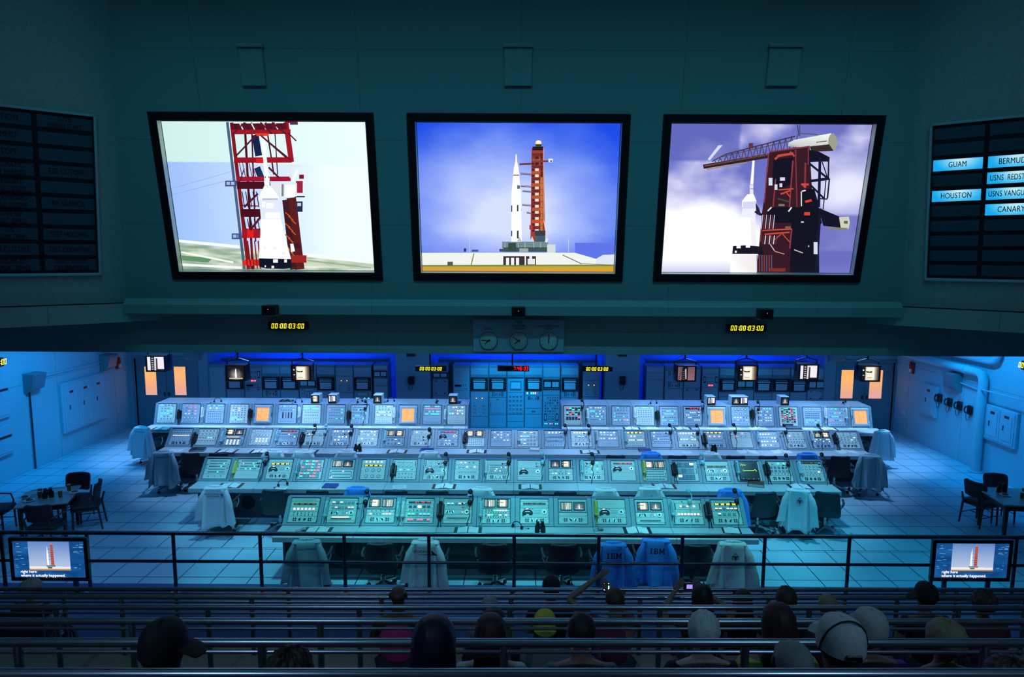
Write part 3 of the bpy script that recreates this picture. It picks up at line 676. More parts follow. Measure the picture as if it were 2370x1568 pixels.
    p.poly([(768, 1218), (880, 1210), (985, 1218), (1040, 1225), (1050, 1300), (985, 1290), (760, 1290)], (22, 18, 34)); r(800, 1210, 838, 1238, WH); r(885, 1212, 925, 1232, WH); p.ell(793, 1270, 9, 11, WH)
    p.poly([(755, 1292), (985, 1296), (985, 1462), (738, 1462)], [(238, 236, 240), (232, 226, 226), (232, 224, 220), (250, 250, 252)])
    return p
screen_thing('l', 'left wall screen showing a white rocket nose beside a red tower', pic_left)
screen_thing('m', 'middle wall screen showing a whole rocket and orange tower under blue sky', pic_mid)
screen_thing('r', 'right wall screen showing a dark tower with a long crane arm and clouds', pic_right)
# access hatches high on the wall
for px, lab in ((585, 'left'), (1199, 'middle'), (1812, 'right')):
    a = wl(px - 32, 110); c = wl(px + 32, 200); 
    b = MB(); wd = (c[0] - a[0]) / 2; hh = (a[1] - c[1]) / 2
    b.box(-wd, wd, -.05, 0, -hh, hh, 'panel_wall', .01); b.box(-wd - .02, wd + .02, -.09, 0, hh, hh + .05, 'panel_wall', .01)
    o = P0 + Vector(((a[0] + c[0]) / 2, 0, 0)) + Vector((0, -math.sin(TIL), math.cos(TIL))) * ((a[1] + c[1]) / 2)
    tag(b.build('wall_hatch', loc=o, rot=(TIL, 0, 0)), 'painted hatch in the dark wall above the %s projection screen' % lab, 'hatch', 'hatches above the screens')
# ================================================================ console rows
ROWS = {1: dict(y=10.83, dy=.34, dz=.365, n=12, p=.643, x0=-3.92, pl=.475),
        2: dict(y=13.03, dy=.34, dz=.365, n=20, p=.6235, x0=-6.34, pl=.475),
        3: dict(y=15.42, dy=.33, dz=.36, n=26, p=.6253, x0=-8.24, pl=.475),
        4: dict(y=17.50, dy=.18, dz=.537, n=13, p=.6354, x0=-9.60, pl=.475)}
X4R = 1.10; P4R = (9.28 - 1.10) / 13
DZ = .745                                          # worktop height
def small_pic(kind, w_, h_):
    p = Pic(w_, h_, step=.00006, gain=1.0)
    if kind == 'T':
        p.bg(lambda u, v: mixc((205, 205, 190), (120, 128, 110), abs(u - .6) * 1.6), 8, 6)
        p.rect(.22, 0, .32, 1, (20, 26, 22)); p.rect(.36, .1, .44, 1, (30, 34, 30)); p.rect(.52, 0, .57, 1, (25, 30, 28)); p.poly([(.44, .2), (.52, .2), (.54, 1), (.42, 1)], (235, 235, 225))
        for k in range(6): p.rect(.2, .1 + .15 * k, .44, .14 + .15 * k, (30, 35, 30))
        p.rect(.78, 0, .82, 1, (80, 88, 78))
    elif kind == 'R':
        p.bg(lambda u, v: mixc((215, 205, 190), (25, 22, 26), math.hypot((u - .5) * 1.5, (v - .65) * 1.2) * 1.5), 10, 8)
        p.poly([(.47, .25), (.5, .15), (.53, .25), (.56, .85), (.44, .85)], WH); p.rect(.60, .2, .64, .85, (60, 55, 55)); p.rect(.1, .86, .9, .93, (215, 210, 205))
    elif kind == 'P':
        p.bg(lambda u, v: mixc((235, 225, 190), (70, 45, 35), max(0, abs(u - .5) - .22) * 4), 10, 6)
        p.rect(.26, .08, .74, .92, (250, 246, 228)); p.rect(0, .0, .2, 1, (25, 20, 25)); p.rect(.04, .2, .12, .3, (230, 225, 210)); p.rect(.05, .6, .14, .66, (230, 225, 210)); p.poly([(.2, .3), (.45, .36), (.6, .3), (.6, .44), (.3, .44)], (60, 50, 45)); p.rect(.3, .8, .6, .84, (140, 120, 100))
    elif kind == 'W':
        p.bg(lambda u, v: (245, 238, 250), 4, 4); p.rect(.18, 0, .42, 1, (18, 16, 24)); p.rect(.48, .1, .60, 1, (60, 50, 62))
        for k in range(6): p.rect(.24, .08 + .16 * k, .36, .15 + .16 * k, (200, 196, 205))
        p.poly([(.42, .15), (.52, .08), (.5, 1), (.4, 1)], (225, 220, 230)); p.rect(.5, .9, 1, 1, (35, 30, 40))
    elif kind == 'N':
        p.bg(lambda u, v: mixc((120, 80, 88), (150, 110, 112), v), 4, 4); p.rect(.22, 0, .60, 1, (20, 16, 22)); p.poly([(.22, 0), (.3, 0), (.12, 1), (0, 1)], (100, 80, 86)); p.poly([(.42, .2), (.5, .12), (.53, .9), (.46, .95)], (200, 180, 190))
        for k in range(5): p.line(.2, .3 + .14 * k, .42, .4 + .14 * k, .02, (150, 130, 140))
    return p
PM = {}
def pic_mesh(kind, w_, h_):
    k = (kind, round(w_, 3), round(h_, 3))
    if k not in PM: PM[k] = small_pic(kind, w_, h_).mb.build('screen_picture', smooth=False, mesh=True)
    return PM[k]
# shared small parts -------------------------------------------------------------
b = MB(); b.cyl((0, 0, 0), (0, -.006, 0), .026, 'chrome', 18); b.cyl((0, -.006, 0), (0, -.018, 0), .014, 'ink', 14)
b.flat([(-.006, -.022), (.006, -.022), (.004, .024), (-.004, .024)], -.026, -.016, 'ink'); ME_KNOB = b.build('knob', mesh=True)
b = MB()
for sx in (-.017, .017):
    for sz in (-.017, .017): b.cyl((sx, 0, sz), (sx, -.007, sz), .0135, 'ink', 12); b.cyl((sx, -.007, sz), (sx, -.0075, sz), .004, 'steel', 8)
ME_JACK = b.build('jack_block', mesh=True)
b = MB(); b.cyl((0, 0, 0), (0, -.012, 0), .036, 'chrome', 20); b.cyl((0, -.012, 0), (0, -.013, 0), .026, 'plate_blue', 18); b.cyl((0, -.013, 0), (0, -.020, 0), .013, 'ink', 12); ME_SPK = b.build('speaker_dial', mesh=True)
b = MB(); b.tube([(-.062, -.02, .012), (-.045, -.036, .026), (0, -.042, .030), (.045, -.036, .026), (.062, -.02, .012)], [.015, .012, .011, .012, .015], 'ink', 8)
b.ball((-.066, -.022, -.004), (.023, .016, .024), 'btn_dark', 10, 7); b.ball((.066, -.022, -.004), (.023, .016, .024), 'btn_dark', 10, 7)
b.box(-.05, .05, -.01, 0, -.012, .012, 'btn_dark', .003); b.tube([(-.075, -.015, -.02), (-.09, -.01, -.045), (-.06, -.008, -.05)], .004, 'ink', 5); ME_HS = b.build('handset', mesh=True)
b = MB(); b.cyl((0, 0, 0), (0, -.004, 0), .034, 'ink', 20); b.cyl((0, -.004, 0), (0, -.0055, 0), .027, 'btn_light', 20)
b.flat([(-.002, 0), (.002, 0), (.016, .018), (.013, .021)], -.0075, -.006, 'ink'); ME_DIAL = b.build('dial', mesh=True)
b = MB(); b.tube([(0, 0, -.045), (0, -.022, -.04), (0, -.022, .04), (0, 0, .045)], .004, 'dark_steel', 6); b.cyl((0, 0, -.045), (0, -.004, -.045), .008, 'ink', 8); b.cyl((0, 0, .045), (0, -.004, .045), .008, 'ink', 8); ME_GRIP = b.build('grip_handle', mesh=True)
GL = dict(g='g_green', r='g_red', w='g_white', a='g_amber', y='g_yellow', p='g_pink', c='g_cyan')
import re
BM = {}
def button_mesh(st, kw, kh, mt, base, pm):
    k = (st, round(kw, 3), round(kh, 3), mt, pm)
    if k not in BM:
        b = MB()
        if st == 'l': b.box(-kw / 2 - .004, kw / 2 + .004, -.003, 0, -kh / 2 - .004, kh / 2 + .004, 'btn_dark')
        if st in 'bgG' and mt.startswith('g_'):
            b.box(-kw / 2, kw / 2, -.008, 0, -kh / 2, kh / 2, base); b.box(-kw * .44, kw * .44, -.0095, -.008, -kh * .05, kh * .38, mt)
        else: b.box(-kw / 2, kw / 2, -.009, 0, -kh / 2, kh / 2, mt, .0012)
        if st in 'bgG': b.box(-.0012, .0012, -.0102, -.008, -kh / 2, kh / 2, pm)
        BM[k] = b.build('button', mesh=True, smooth=False)
    return BM[k]
def grid(nr, nc, W, H, fx=.8, fz=.8):
    return [((i + .5) / nc * W * fx - W * fx / 2, H / 2 - (j + .5) / nr * H, j, i) for j in range(nr) for i in range(nc)]
def section(bay, tok, z0, H, W, rng, blue=False):
    k, a1, a2, a3 = (tok.split('/') + ['', '', ''])[:4]
    pm = 'plate_blue' if blue else 'plate'
    pl = MB(); zc = H / 2
    pl.box(-W / 2, W / 2, -.012, 0, .002, H - .002, pm, .0015)
    n_s = max(2, int(H / .045))
    for i in range(n_s):                           # rack screws
        for sx in (-1, 1): pl.cyl((sx * (W / 2 - .010), -.012, (i + .5) * H / n_s), (sx * (W / 2 - .010), -.0145, (i + .5) * H / n_s), .0042, 'ink', 6)
    Wi = W - .05; Y = -.012; subs = []
    if k == 'n' and H > .06: pl.box(-Wi * .3, Wi * .3, Y - .0008, Y, zc - .001, zc + .001, 'btn')
    if k == 'v':
        for i in range(16): pl.box(-Wi * .44 + i * Wi * .055, -Wi * .44 + i * Wi * .055 + .007, Y - .003, Y, H * .25, H * .75, 'btn')
    if k == 'c':
        cw, ch = .196, min(.145, H - .02)
        pl.box(-W / 2 + .004, W / 2 - .004, Y - .016, Y, .004, H - .004, 'plate_blue', .005)
        if ch < H - .04: pl.cyl((0, Y - .016, .010), (0, Y - .022, .010), .005, 'ink', 8)
        for i, pk in enumerate(a1.split('+')):
            cx = (-1, 1)[i] * .108; cz = H / 2 + (.008 if ch < H - .03 else 0)
            m_ = MB(); X, Z = cw / 2, ch / 2
            for q in ((-X, X, Z - .012, Z), (-X, X, -Z, -Z + .012), (-X, -X + .012, -Z + .012, Z - .012), (X - .012, X, -Z + .012, Z - .012)): m_.box(q[0], q[1], -.012, .0, q[2], q[3], 'black', .003)
            m_.box(-X, X, -.004, 0, -Z, Z, 'glass_dark')
            subs.append(('picture_tube', m_, (cx, Y - .016, cz))); subs.append(('screen_picture', pic_mesh(pk, cw - .026, ch - .028), (cx, Y - .0215, cz)))
    if k == 'd':
        on = {'y': 'g_yellow', 'r': 'g_digit_red', 'g': 'g_dim', 'Y': 'g_dim', 'R': 'g_digit_red', 'k': None}[a1]
        m_ = MB(); dh = min(.024, H * .45); dw = Wi * (.86 if a1 != 'k' else .5); m_.box(-dw / 2 - .006, dw / 2 + .006, -.006, 0, -dh / 2 - .005, dh / 2 + .005, 'ink', .002)
        if on:
            groups = 4; u = dw / (groups * 2 + groups - .5)
            for g_ in range(groups):
                if a1 in 'rR' and g_ == 0: continue
                for q in range(2): seg7(m_, rng.choice('003457' if a1 != 'y' else '00003'), -dw / 2 + u * .4 + (g_ * 3 + q) * u, -dh / 2, -.007, dh, on, w=u * .72, t=dh * .2, it=0, th=.0006)
        if a1 == 'R':
            m_.box(-dw / 2 - .006, dw / 2 + .006, -.006, 0, dh / 2 + .006, dh / 2 + .02, 'ink', .002)
            for q in range(10): m_.box(-dw / 2 + q * dw / 10, -dw / 2 + q * dw / 10 + .01, -.007, -.005, dh / 2 + .009, dh / 2 + .017, 'g_red')
        subs.append(('digit_display', m_, (0, Y, zc)))
    if k == 'b':
        nr, nc = map(int, a1.split('x')); st = a2; lit = []
        for c_, n_ in re.findall(r'([a-z])(\d+)', a3): lit += [GL[c_]] * int(n_)
        cells = grid(nr, nc, Wi, H * .92, .90 if nc > 4 else .78)
        order = list(range(len(cells)))
        if len(lit) < len(cells):
            if st in 'D': rng.shuffle(order)
            else:
                rng.shuffle(order)
        litd = {order[i]: lit[i] for i in range(min(len(lit), len(order)))}
        px_, pz_ = Wi * .90 / nc, H * .92 / nr
        kw = {'l': .62, 's': .60, 'b': .82, 'k': .7, 'g': .80, 't': .84, 'G': .86, 'D': .72, 'w': .8}[st] * px_; kh = {'l': .62, 's': .42, 'b': .72, 'k': .5, 'g': .8, 't': .16, 'G': .84, 'D': .62, 'w': .3}[st] * pz_
        if st == 'l': kw = min(kw, .034); kh = min(kh, .030)
        if st == 's': kw = min(kw, .026); kh = min(kh, .014)
        if st == 'b': kw = min(kw, .05); kh = min(kh, .045)
        big = (st in 'lbkgG' and bay.get('grips')) and len(cells) <= 48
        m_ = MB(); base = {'l': 'btn_light', 's': 'btn', 'b': 'btn', 'k': 'btn_dark', 'g': 'btn', 't': 'btn', 'G': 'btn', 'D': 'btn_dark', 'w': 'btn'}[st]
        for q, (x, z, j, i) in enumerate(cells):
            if big:
                mt = litd.get(q, base)
                if st in 'bgG' and q not in litd and rng.random() < .5: mt = 'console_body'
                subs.append(('button', button_mesh(st, kw, kh, mt, base, pm), (x, Y, zc + z))); continue
            if st == 't' and q in litd:
                m_.box(x - kw / 2, x + kw / 2, -.006, 0, z - kh / 2, z + kh / 2, 'btn'); xx = x + rng.uniform(-.3, .3) * kw; m_.box(xx - .012, xx + .012, -.008, 0, z - kh * .6, z + kh * .6, litd[q]); continue
            if st in 'lD': m_.box(x - kw / 2 - .003, x + kw / 2 + .003, -.003, 0, z - kh / 2 - .003, z + kh / 2 + .003, 'btn_dark')
            mt = litd.get(q, base)
            if st in 'bgG' and q not in litd and rng.random() < .5: mt = 'console_body'
            if st in 'bgGD' and q in litd:
                m_.box(x - kw / 2, x + kw / 2, -.008, 0, z - kh / 2, z + kh / 2, base)
                zz = z + rng.choice((-.22, .22)) * kh; m_.box(x - kw * .42, x + kw * .42, -.0095, -.008, zz - kh * .2, zz + kh * .2, mt)
            else: m_.box(x - kw / 2, x + kw / 2, -.009, 0, z - kh / 2, z + kh / 2, mt, .0012 if st in 'lb' else 0)
            if st in 'bgG': m_.box(x - .0012, x + .0012, -.0102, -.008, z - kh / 2, z + kh / 2, pm)
        if m_.v: subs.append(('button_bank', m_, (0, Y, zc)))
        if bay.get('grips') and H > .11:
            for sx in (-1, 1): subs.append(('grip_handle', ME_GRIP, (sx * (W / 2 - .030), Y, zc)))
    if k == 's':
        nr, nc = map(int, a1.split('x')); m_ = MB()
        for x, z, j, i in grid(nr, nc, Wi, H * .9, .88):
            m_.cyl((x, 0, z), (x, -.004, z), .0075, 'ink', 7); up = rng.choice((-1, 1))
            m_.cyl((x, -.003, z), (x, -.016, z + up * .010), .0045, 'ink', 5)
            if rng.random() < .5: m_.box(x - .010, x + .010, -.001, 0, z - .016, z - .0125, 'btn')
        subs.append(('switch_bank', m_, (0, Y, zc)))
    if k == 'j':
        for sx in (-1, 1):
            subs.append(('jack_block', ME_JACK, (sx * .125, Y, zc))); subs.append(('knob', ME_KNOB, (sx * .042, Y, zc), (0, rng.uniform(-1.2, 1.2), 0)))
            pl.cyl((sx * .175, Y, zc), (sx * .175, Y - .004, zc), .005, 'ink', 8)
    if k == 'q':
        subs += [('knob', ME_KNOB, (-.17, Y, zc), (0, .5, 0)), ('knob', ME_KNOB, (-.085, Y, zc), (0, -.6, 0)), ('speaker_dial', ME_SPK, (.155, Y, zc))]
        m_ = MB()
        for x, z, j, i in grid(3, 4, .10, H * .8, 1): m_.box(x + .045 - .008, x + .045 + .008, -.004, 0, z - .004, z + .004, 'btn_light' if rng.random() < .3 else 'btn')
        m_.box(.075, .09, -.006, 0, -.006, .006, 'g_pink'); m_.cyl((-.135, 0, .012), (-.135, -.006, .012), .008, 'ink', 8); m_.cyl((-.115, 0, .012), (-.115, -.006, .012), .008, 'ink', 8)
        subs.append(('button_bank', m_, (0, Y, zc)))
    if k == 'k':
        m_ = MB(); lit = a1 == '1'
        m_.box(-Wi * .42, Wi * .42, -.005, 0, H * .05, H * .32, 'btn_light' if not lit else 'btn_light')
        if lit: m_.box(-Wi * .36, Wi * .30, -.007, -.005, H * .06, H * .26, 'g_white')
        for i in range(18): m_.box(-Wi * .40 + i * Wi * .0445, -Wi * .40 + i * Wi * .0445 + .011, -.014, 0, -H * .25, -H * .08, 'ink')
        subs.append(('key_strip', m_, (0, Y, zc)))
    if k == 'h':
        subs.append(('handset', ME_HS, (-.115, Y, zc - .005))); subs.append(('speaker_dial', ME_SPK, (.165, Y, zc + .01)))
        m_ = MB()
        for i in range(4): m_.box(-.18 + i * .045, -.155 + i * .045, -.004, 0, H * .36, H * .36 + .014, 'g_pink' if i == 1 else 'btn')
        for x, z, j, i in grid(3, 6, .11, H * .5, 1): m_.box(x + .045 - .006, x + .045 + .006, -.003, 0, z + .01, z + .016, 'btn')
        m_.ball((-.155, -.012, -.02), (.02, .014, .02), 'btn_dark', 8, 6); m_.ball((-.075, -.012, -.02), (.02, .014, .02), 'btn_dark', 8, 6)
        subs.append(('button_bank', m_, (0, Y, zc)))
    if k == 'a':
        nr, nc = map(int, a1.split('x'))
        for x, z, j, i in grid(nr, nc, Wi, H * .96, .86): subs.append(('dial', ME_DIAL, (x, Y, zc + z), (0, rng.uniform(-1.5, 1.5), 0)))
    if k == 'e':
        m_ = MB()
        for i in range(4): m_.box(-.13 + i * .075, -.095 + i * .075, -.006, 0, -H * .36, H * .36, 'btn_dark' if i != 1 else 'console_edge', .002)
        subs.append(('slot_bank', m_, (0, Y, zc)))
    if k == 'x':
        m_ = MB(); w_, h_ = .40, min(.40, H - .03)
        m_.box(-w_ / 2, w_ / 2, -.035, 0, -h_ / 2, h_ / 2, 'ink', .006); m_.box(-w_ / 2 + .02, w_ / 2 - .02, -.036, -.03, -h_ / 2 + .035, h_ / 2 - .02, 'black')
        tr = MB()
        def trace(pts): 
            for (xa, za), (xb, zb_) in zip(pts[:-1], pts[1:]): tr.flat([(xa, za - .003), (xb, zb_ - .003), (xb, zb_ + .003), (xa, za + .003)], -.0375, -.0365, 'g_trace')
        trace([(-.15, .12), (-.13, .12), (-.12, .15), (-.115, .09), (-.10, .135), (-.09, .12), (-.04, .12)]); trace([(-.12, -.01), (-.11, .02), (-.10, -.02), (-.09, .0), (.10, .0), (.12, .03), (.14, -.02)]); trace([(-.12, -.03), (-.12, .02)]); trace([(.12, .03), (.155, -.01)])
        for g_ in range(5): m_.box(-.16 + g_ * .08, -.159 + g_ * .08, -.0362, -.036, -h_ / 2 + .04, h_ / 2 - .025, 'btn_dark')
        for g_ in range(4): m_.box(-.15 + g_ * .1, -.13 + g_ * .1, -.044, -.03, -h_ / 2 + .008, -h_ / 2 + .022, 'btn_light')
        subs.append(('oscilloscope', m_, (0, Y, zc))); subs.append(('trace', tr, (0, Y, zc)))
    if k == 'o':
        m_ = MB(); w_, h_ = .42, H - .05; bz = .05
        for q in ((-w_ / 2, w_ / 2, h_ / 2 - bz, h_ / 2), (-w_ / 2, w_ / 2, -h_ / 2, -h_ / 2 + bz), (-w_ / 2, -w_ / 2 + bz, -h_ / 2 + bz, h_ / 2 - bz), (w_ / 2 - bz, w_ / 2, -h_ / 2 + bz, h_ / 2 - bz)): m_.box(q[0], q[1], -.035, 0, q[2], q[3], 'plate_blue', .008)
        sc = MB(); sw, sh = w_ / 2 - bz, h_ / 2 - bz; sc.box(-sw, sw, -.012, 0, -sh, sh, 'g_orange')
        for j in range(8):
            for i in range(7):
                if rng.random() < .75 and not (i == 2): sc.box(-sw * .82 + i * sw * .26, -sw * .82 + i * sw * .26 + sw * .13, -.013, -.012, sh * .72 - j * sh * .2, sh * .72 - j * sh * .2 + sh * .05, 'g_orange_hi')
        subs.append(('monitor_bezel', m_, (0, Y, zc - .01))); subs.append(('amber_screen', sc, (0, Y - .004, zc - .01)))
        for sx in (-1, 1): subs.append(('grip_handle', ME_GRIP, (sx * (W / 2 - .008), Y, zc - .02)))
    p_ = pl.build('instrument_panel', bay['root'], loc=bay['org'](z0), rot=(bay['rx'], 0, 0))
    for s_ in subs:
        o = s_[1].build(s_[0], p_, loc=s_[2]) if isinstance(s_[1], MB) else place(s_[1], s_[0], p_, s_[2])
        if len(s_) > 3: o.rotation_euler = s_[3]
def body_profile(r):
    R = ROWS[r]
    if r < 4: return [(.03, 0), (.03, .70), (0, .70), (0, DZ + .012), (R['dy'], DZ + R['dz']), (R['dy'] + .10, DZ + R['dz'] + .004), (.78, .96), (.78, 0)]
    return [(.03, 0), (.03, .70), (0, .70), (0, DZ + .01), (R['dy'], DZ + R['dz']), (.90, DZ + R['dz']), (.90, 0)]
SPEC = {1: ["v//2 d/g/2.5 b/1x6/l/w6/2.8 s/2x6//2.6 j///3.2", "n//1 b/1x6/b/w2/2.6 b/1x7/b/w3/2.6 q//2.6 k/1/2.6 n//1", "c/P+T/5.2 s/1x5//1.4 b/1x7/s/p4/1.6 j//3.4", "n//.8 d/r/2.0 b/1x5/k/w1/2 s/1x6//1.4 b/1x6/b/g5/2.6 b/1x7/b/r5/2.6",
            "v//1 b/1x6/b/p1c3/2.8 n//1 q//2.6 k/0/2.4 n//1.4", "c/T+P/5.2 b/1x8/s/w4g1/1.3 s/1x9//1 b/1x8/s/w3g1/1.3 s/1x9//1 j//2.6", "n//1 d/Y/2 n//1 h//4.2 j//2.8", "v//1 c/T+R/5 n//1.6 j//3.4", "n//4 h//4 j//3", "v//1 c/P+R/5 q//2.6 k/0/2.2 n//.8",
            "b/1x2/s/r1/1.4 b/1x3/l/w3/3 n//1 b/1x7/l/w7/2 j//3.4", "v//1 d/y/1.8 b/1x6/b/w5/2.2 b/1x4/b/w1/2.4 j//3.2"],
        2: ["b/5x2/t/g3/6.4 s/1x3//2", "b/4x2/t/g4p1/5 n//3.5", "n//1.2 d/y/1.5 h//3 j//2.4", "b/6x6/g/r12g9/8", "c/T+R/4 b/3x8/t/p2/4", "b/1x5/l/w5/1.8 d/y/1.2 a/2x3//5", "b/2x4/l/w0/3 b/1x5/s/g2/1.6 s/2x6//3", "b/2x3/l/w0/3.2 h//3 j//2.2",
            "b/1x4/s/p2/2 b/1x5/l/w2/1.8 b/1x6/l/w0/2 j//2.4", "n//1.6 b/4x4/t/w5/3.2 s/1x10//.8 j//2.4", "n//3 h//3.2 n//1.5", "c/R+P/3.6 b/1x3/l/w0/1.4 b/1x6/s/w2c1/1.2 j//2.4", "b/4x3/s/g5/5.2 j//2.4", "d/r/2.2 h//2.6 n//3.4", "c/P+T/3.6 b/4x6/t/w0/4.4", "b/3x4/G/w2/8",
            "n//1.6 d/Y/1.2 q//2.2 s/1x10//.8 j//2.2", "x//8", "b/1x3/l/g2/1.6 b/2x5/b/w0/3 s/1x6//1 j//2.4", "d/Y/1 b/3x5/l/w1/4 s/1x6//1 j//2.2"],
        3: ["b/2x7/s/w0/2.4 b/1x8/s/w8/1.2 n//2 j//1.8", "b/2x4/s/w0/3 b/2x6/s/g2/3 n//1", "c/P+R/3.4 k/1/1.6 b/3x4/l/w12/2.8", "b/1x6/s/w0/1.4 a/1x5//1.8 b/3x5/l/w8/3", "d/r/1.6 b/2x8/s/w2/2.4 n//1.6 j//1.6", "b/2x4/l/w2/2.8 n//2.6 j//1.8", "b/1x6/l/w4/1.6 s/1x6//1 b/2x4/l/w5/3 j//1.8",
            "b/2x5/l/w5/3 b/1x4/l/w2/1.6 j//2", "c/T+P/3.4 b/2x4/b/w2/3.4", "b/1x3/l/w1/2 s/2x4//2.6 j//2.2", "d/r/1.6 h//2.4 b/1x4/s/w2/1.2 j//1.8", "c/P+P/3.4 s/3x8//3.6", "b/4x5/s/w9/5.4 n//2", "b/4x5/b/w5g3/7", "b/1x4/l/w4/1.6 b/2x6/b/w0/3.4 s/1x6//1.4",
            "b/1x6/l/w6/1.6 b/1x4/b/c2/1.6 s/1x4//1 j//2.2", "b/2x5/l/w4/2.6 b/1x6/s/w5/1.6 n//3", "d/y/1.4 b/1x5/l/w2/1.6 b/1x8/s/w6/1.4 s/2x8//2.2", "b/1x5/l/w1/1.4 b/3x8/s/w2/4 n//1.6", "b/1x6/l/w6/1.8 b/2x6/s/w6/2.4 n//1 j//1.8", "d/y/1.2 b/1x3/l/p3/2.4 b/1x10/s/w0/1.2 n//1 j//1.8",
            "b/1x4/s/p1/1.6 b/1x3/s/r1/1 n//4.4", "b/4x6/l/w14/6.4", "b/2x3/l/w1/2.6 b/2x6/s/w0/2.6 j//2", "c/T+P/3 b/2x8/s/w8/2.2 s/1x6//.8 j//1.8", "b/2x2/s/w0/1.8 b/3x5/s/w2/3.4 j//2"],
        '4L': ["b/1x4/s/g1/1 b/5x4/s/g8/6 s/1x8//1", "b/2x3/s/r5/2 b/2x4/s/p3w2/2.5 a/1x4//1.8 s/1x8//1.2", "b/1x6/s/g4/1 b/2x4/l/w2/2 s/3x7//3.4 s/1x6//1", "s/1x4//1 b/4x5/s/w3/4 b/2x5/s/g5/2 s/1x8//1", "o//8", "b/1x5/l/g1/1.4 b/1x6/s/w1/1 e//3 s/1x8//1.6", "b/1x5/s/g4r1/1 b/1x6/s/g5/1 s/3x8//3.6 s/1x8//1.2",
                "b/1x8/l/w0/1 b/4x6/s/g4r1/4.6 s/1x8//1.2", "b/1x9/l/w0/1 b/4x6/s/g6/4.6 s/1x8//1.2", "b/2x4/s/p1/2 b/2x8/s/w10/2.4 n//1.4 s/1x8//1.2", "o//8", "b/1x6/s/g4/1 b/1x7/s/r7/1 b/2x8/s/g11/2.4 n//2.4 s/1x8//1.2", "b/1x5/l/w3/1.4 b/2x6/l/w5g2/2.4 n//2 s/1x8//1.4"],
        '4R': ["b/3x5/D/g5r4/6 s/1x8//1.4", "b/1x6/s/w4/1.2 b/4x8/s/g9w3/4.4 s/1x8//1.4", "b/2x5/s/g1/2 b/2x8/s/g3/3 b/1x8/s/r2g2w2/1.2 s/1x8//1.4", "b/1x4/s/g2/1 b/4x6/s/w0/3.4 s/3x8//3", "b/1x8/l/w0/1 b/3x6/s/g5w3/4 b/1x6/s/g4/1 s/1x8//1.4", "d/R/1.6 b/4x7/s/w12/4.2 s/1x8//1.4", "o//8",
                "a/1x4//1.6 a/1x3//1.6 b/2x5/s/w5/2 s/1x8//1.4", "b/2x5/s/w4g3/2.6 b/3x6/s/w12/3.6 s/1x8//1.4", "b/6x6/D/g12r12w4/7 d/k/1", "b/2x5/l/w0/2 b/3x8/s/w0/3 b/2x5/s/g6/2 s/1x6//1", "b/1x3/s/g2/1.2 b/3x6/s/g6r4/4.4 s/1x6//1.2", "o//8"]}
ORD = ['first', 'second', 'third', 'fourth', 'fifth', 'sixth', 'seventh', 'eighth', 'ninth', 'tenth', 'eleventh', 'twelfth', 'thirteenth', 'fourteenth', 'fifteenth', 'sixteenth', 'seventeenth', 'eighteenth', 'nineteenth', 'twentieth', 'twenty-first', 'twenty-second', 'twenty-third', 'twenty-fourth', 'twenty-fifth', 'twenty-sixth']
KW = {'c': 'two picture screens', 'x': 'large black scope', 'o': 'glowing amber screen', 'h': 'panel handset', 'a': 'round dials', 'd': 'digit display'}
def describe(sp):
    ks = [t.split('/')[0] for t in sp.split()]
    for k in 'xoc':
        if k in ks: return KW[k]
    out = [KW[k] for k in 'had' if k in ks][:2]
    if out: return ' and '.join(out)
    bs = [t for t in sp.split() if t[0] == 'b']
    if any('/D/' in t for t in bs): return 'dark lamp grid'
    if any('/G/' in t for t in bs): return 'dim glass windows'
    if any('/g/' in t for t in bs): return 'red and green squares'
    if any('r' in t.split('/')[3] for t in bs): return 'red and green lamps'
    if any('g' in t.split('/')[3] for t in bs): return 'green lamps'
    return 'rows of pale buttons'
RN = {1: 'front', 2: 'second', 3: 'third', '4L': 'left back', '4R': 'right back'}
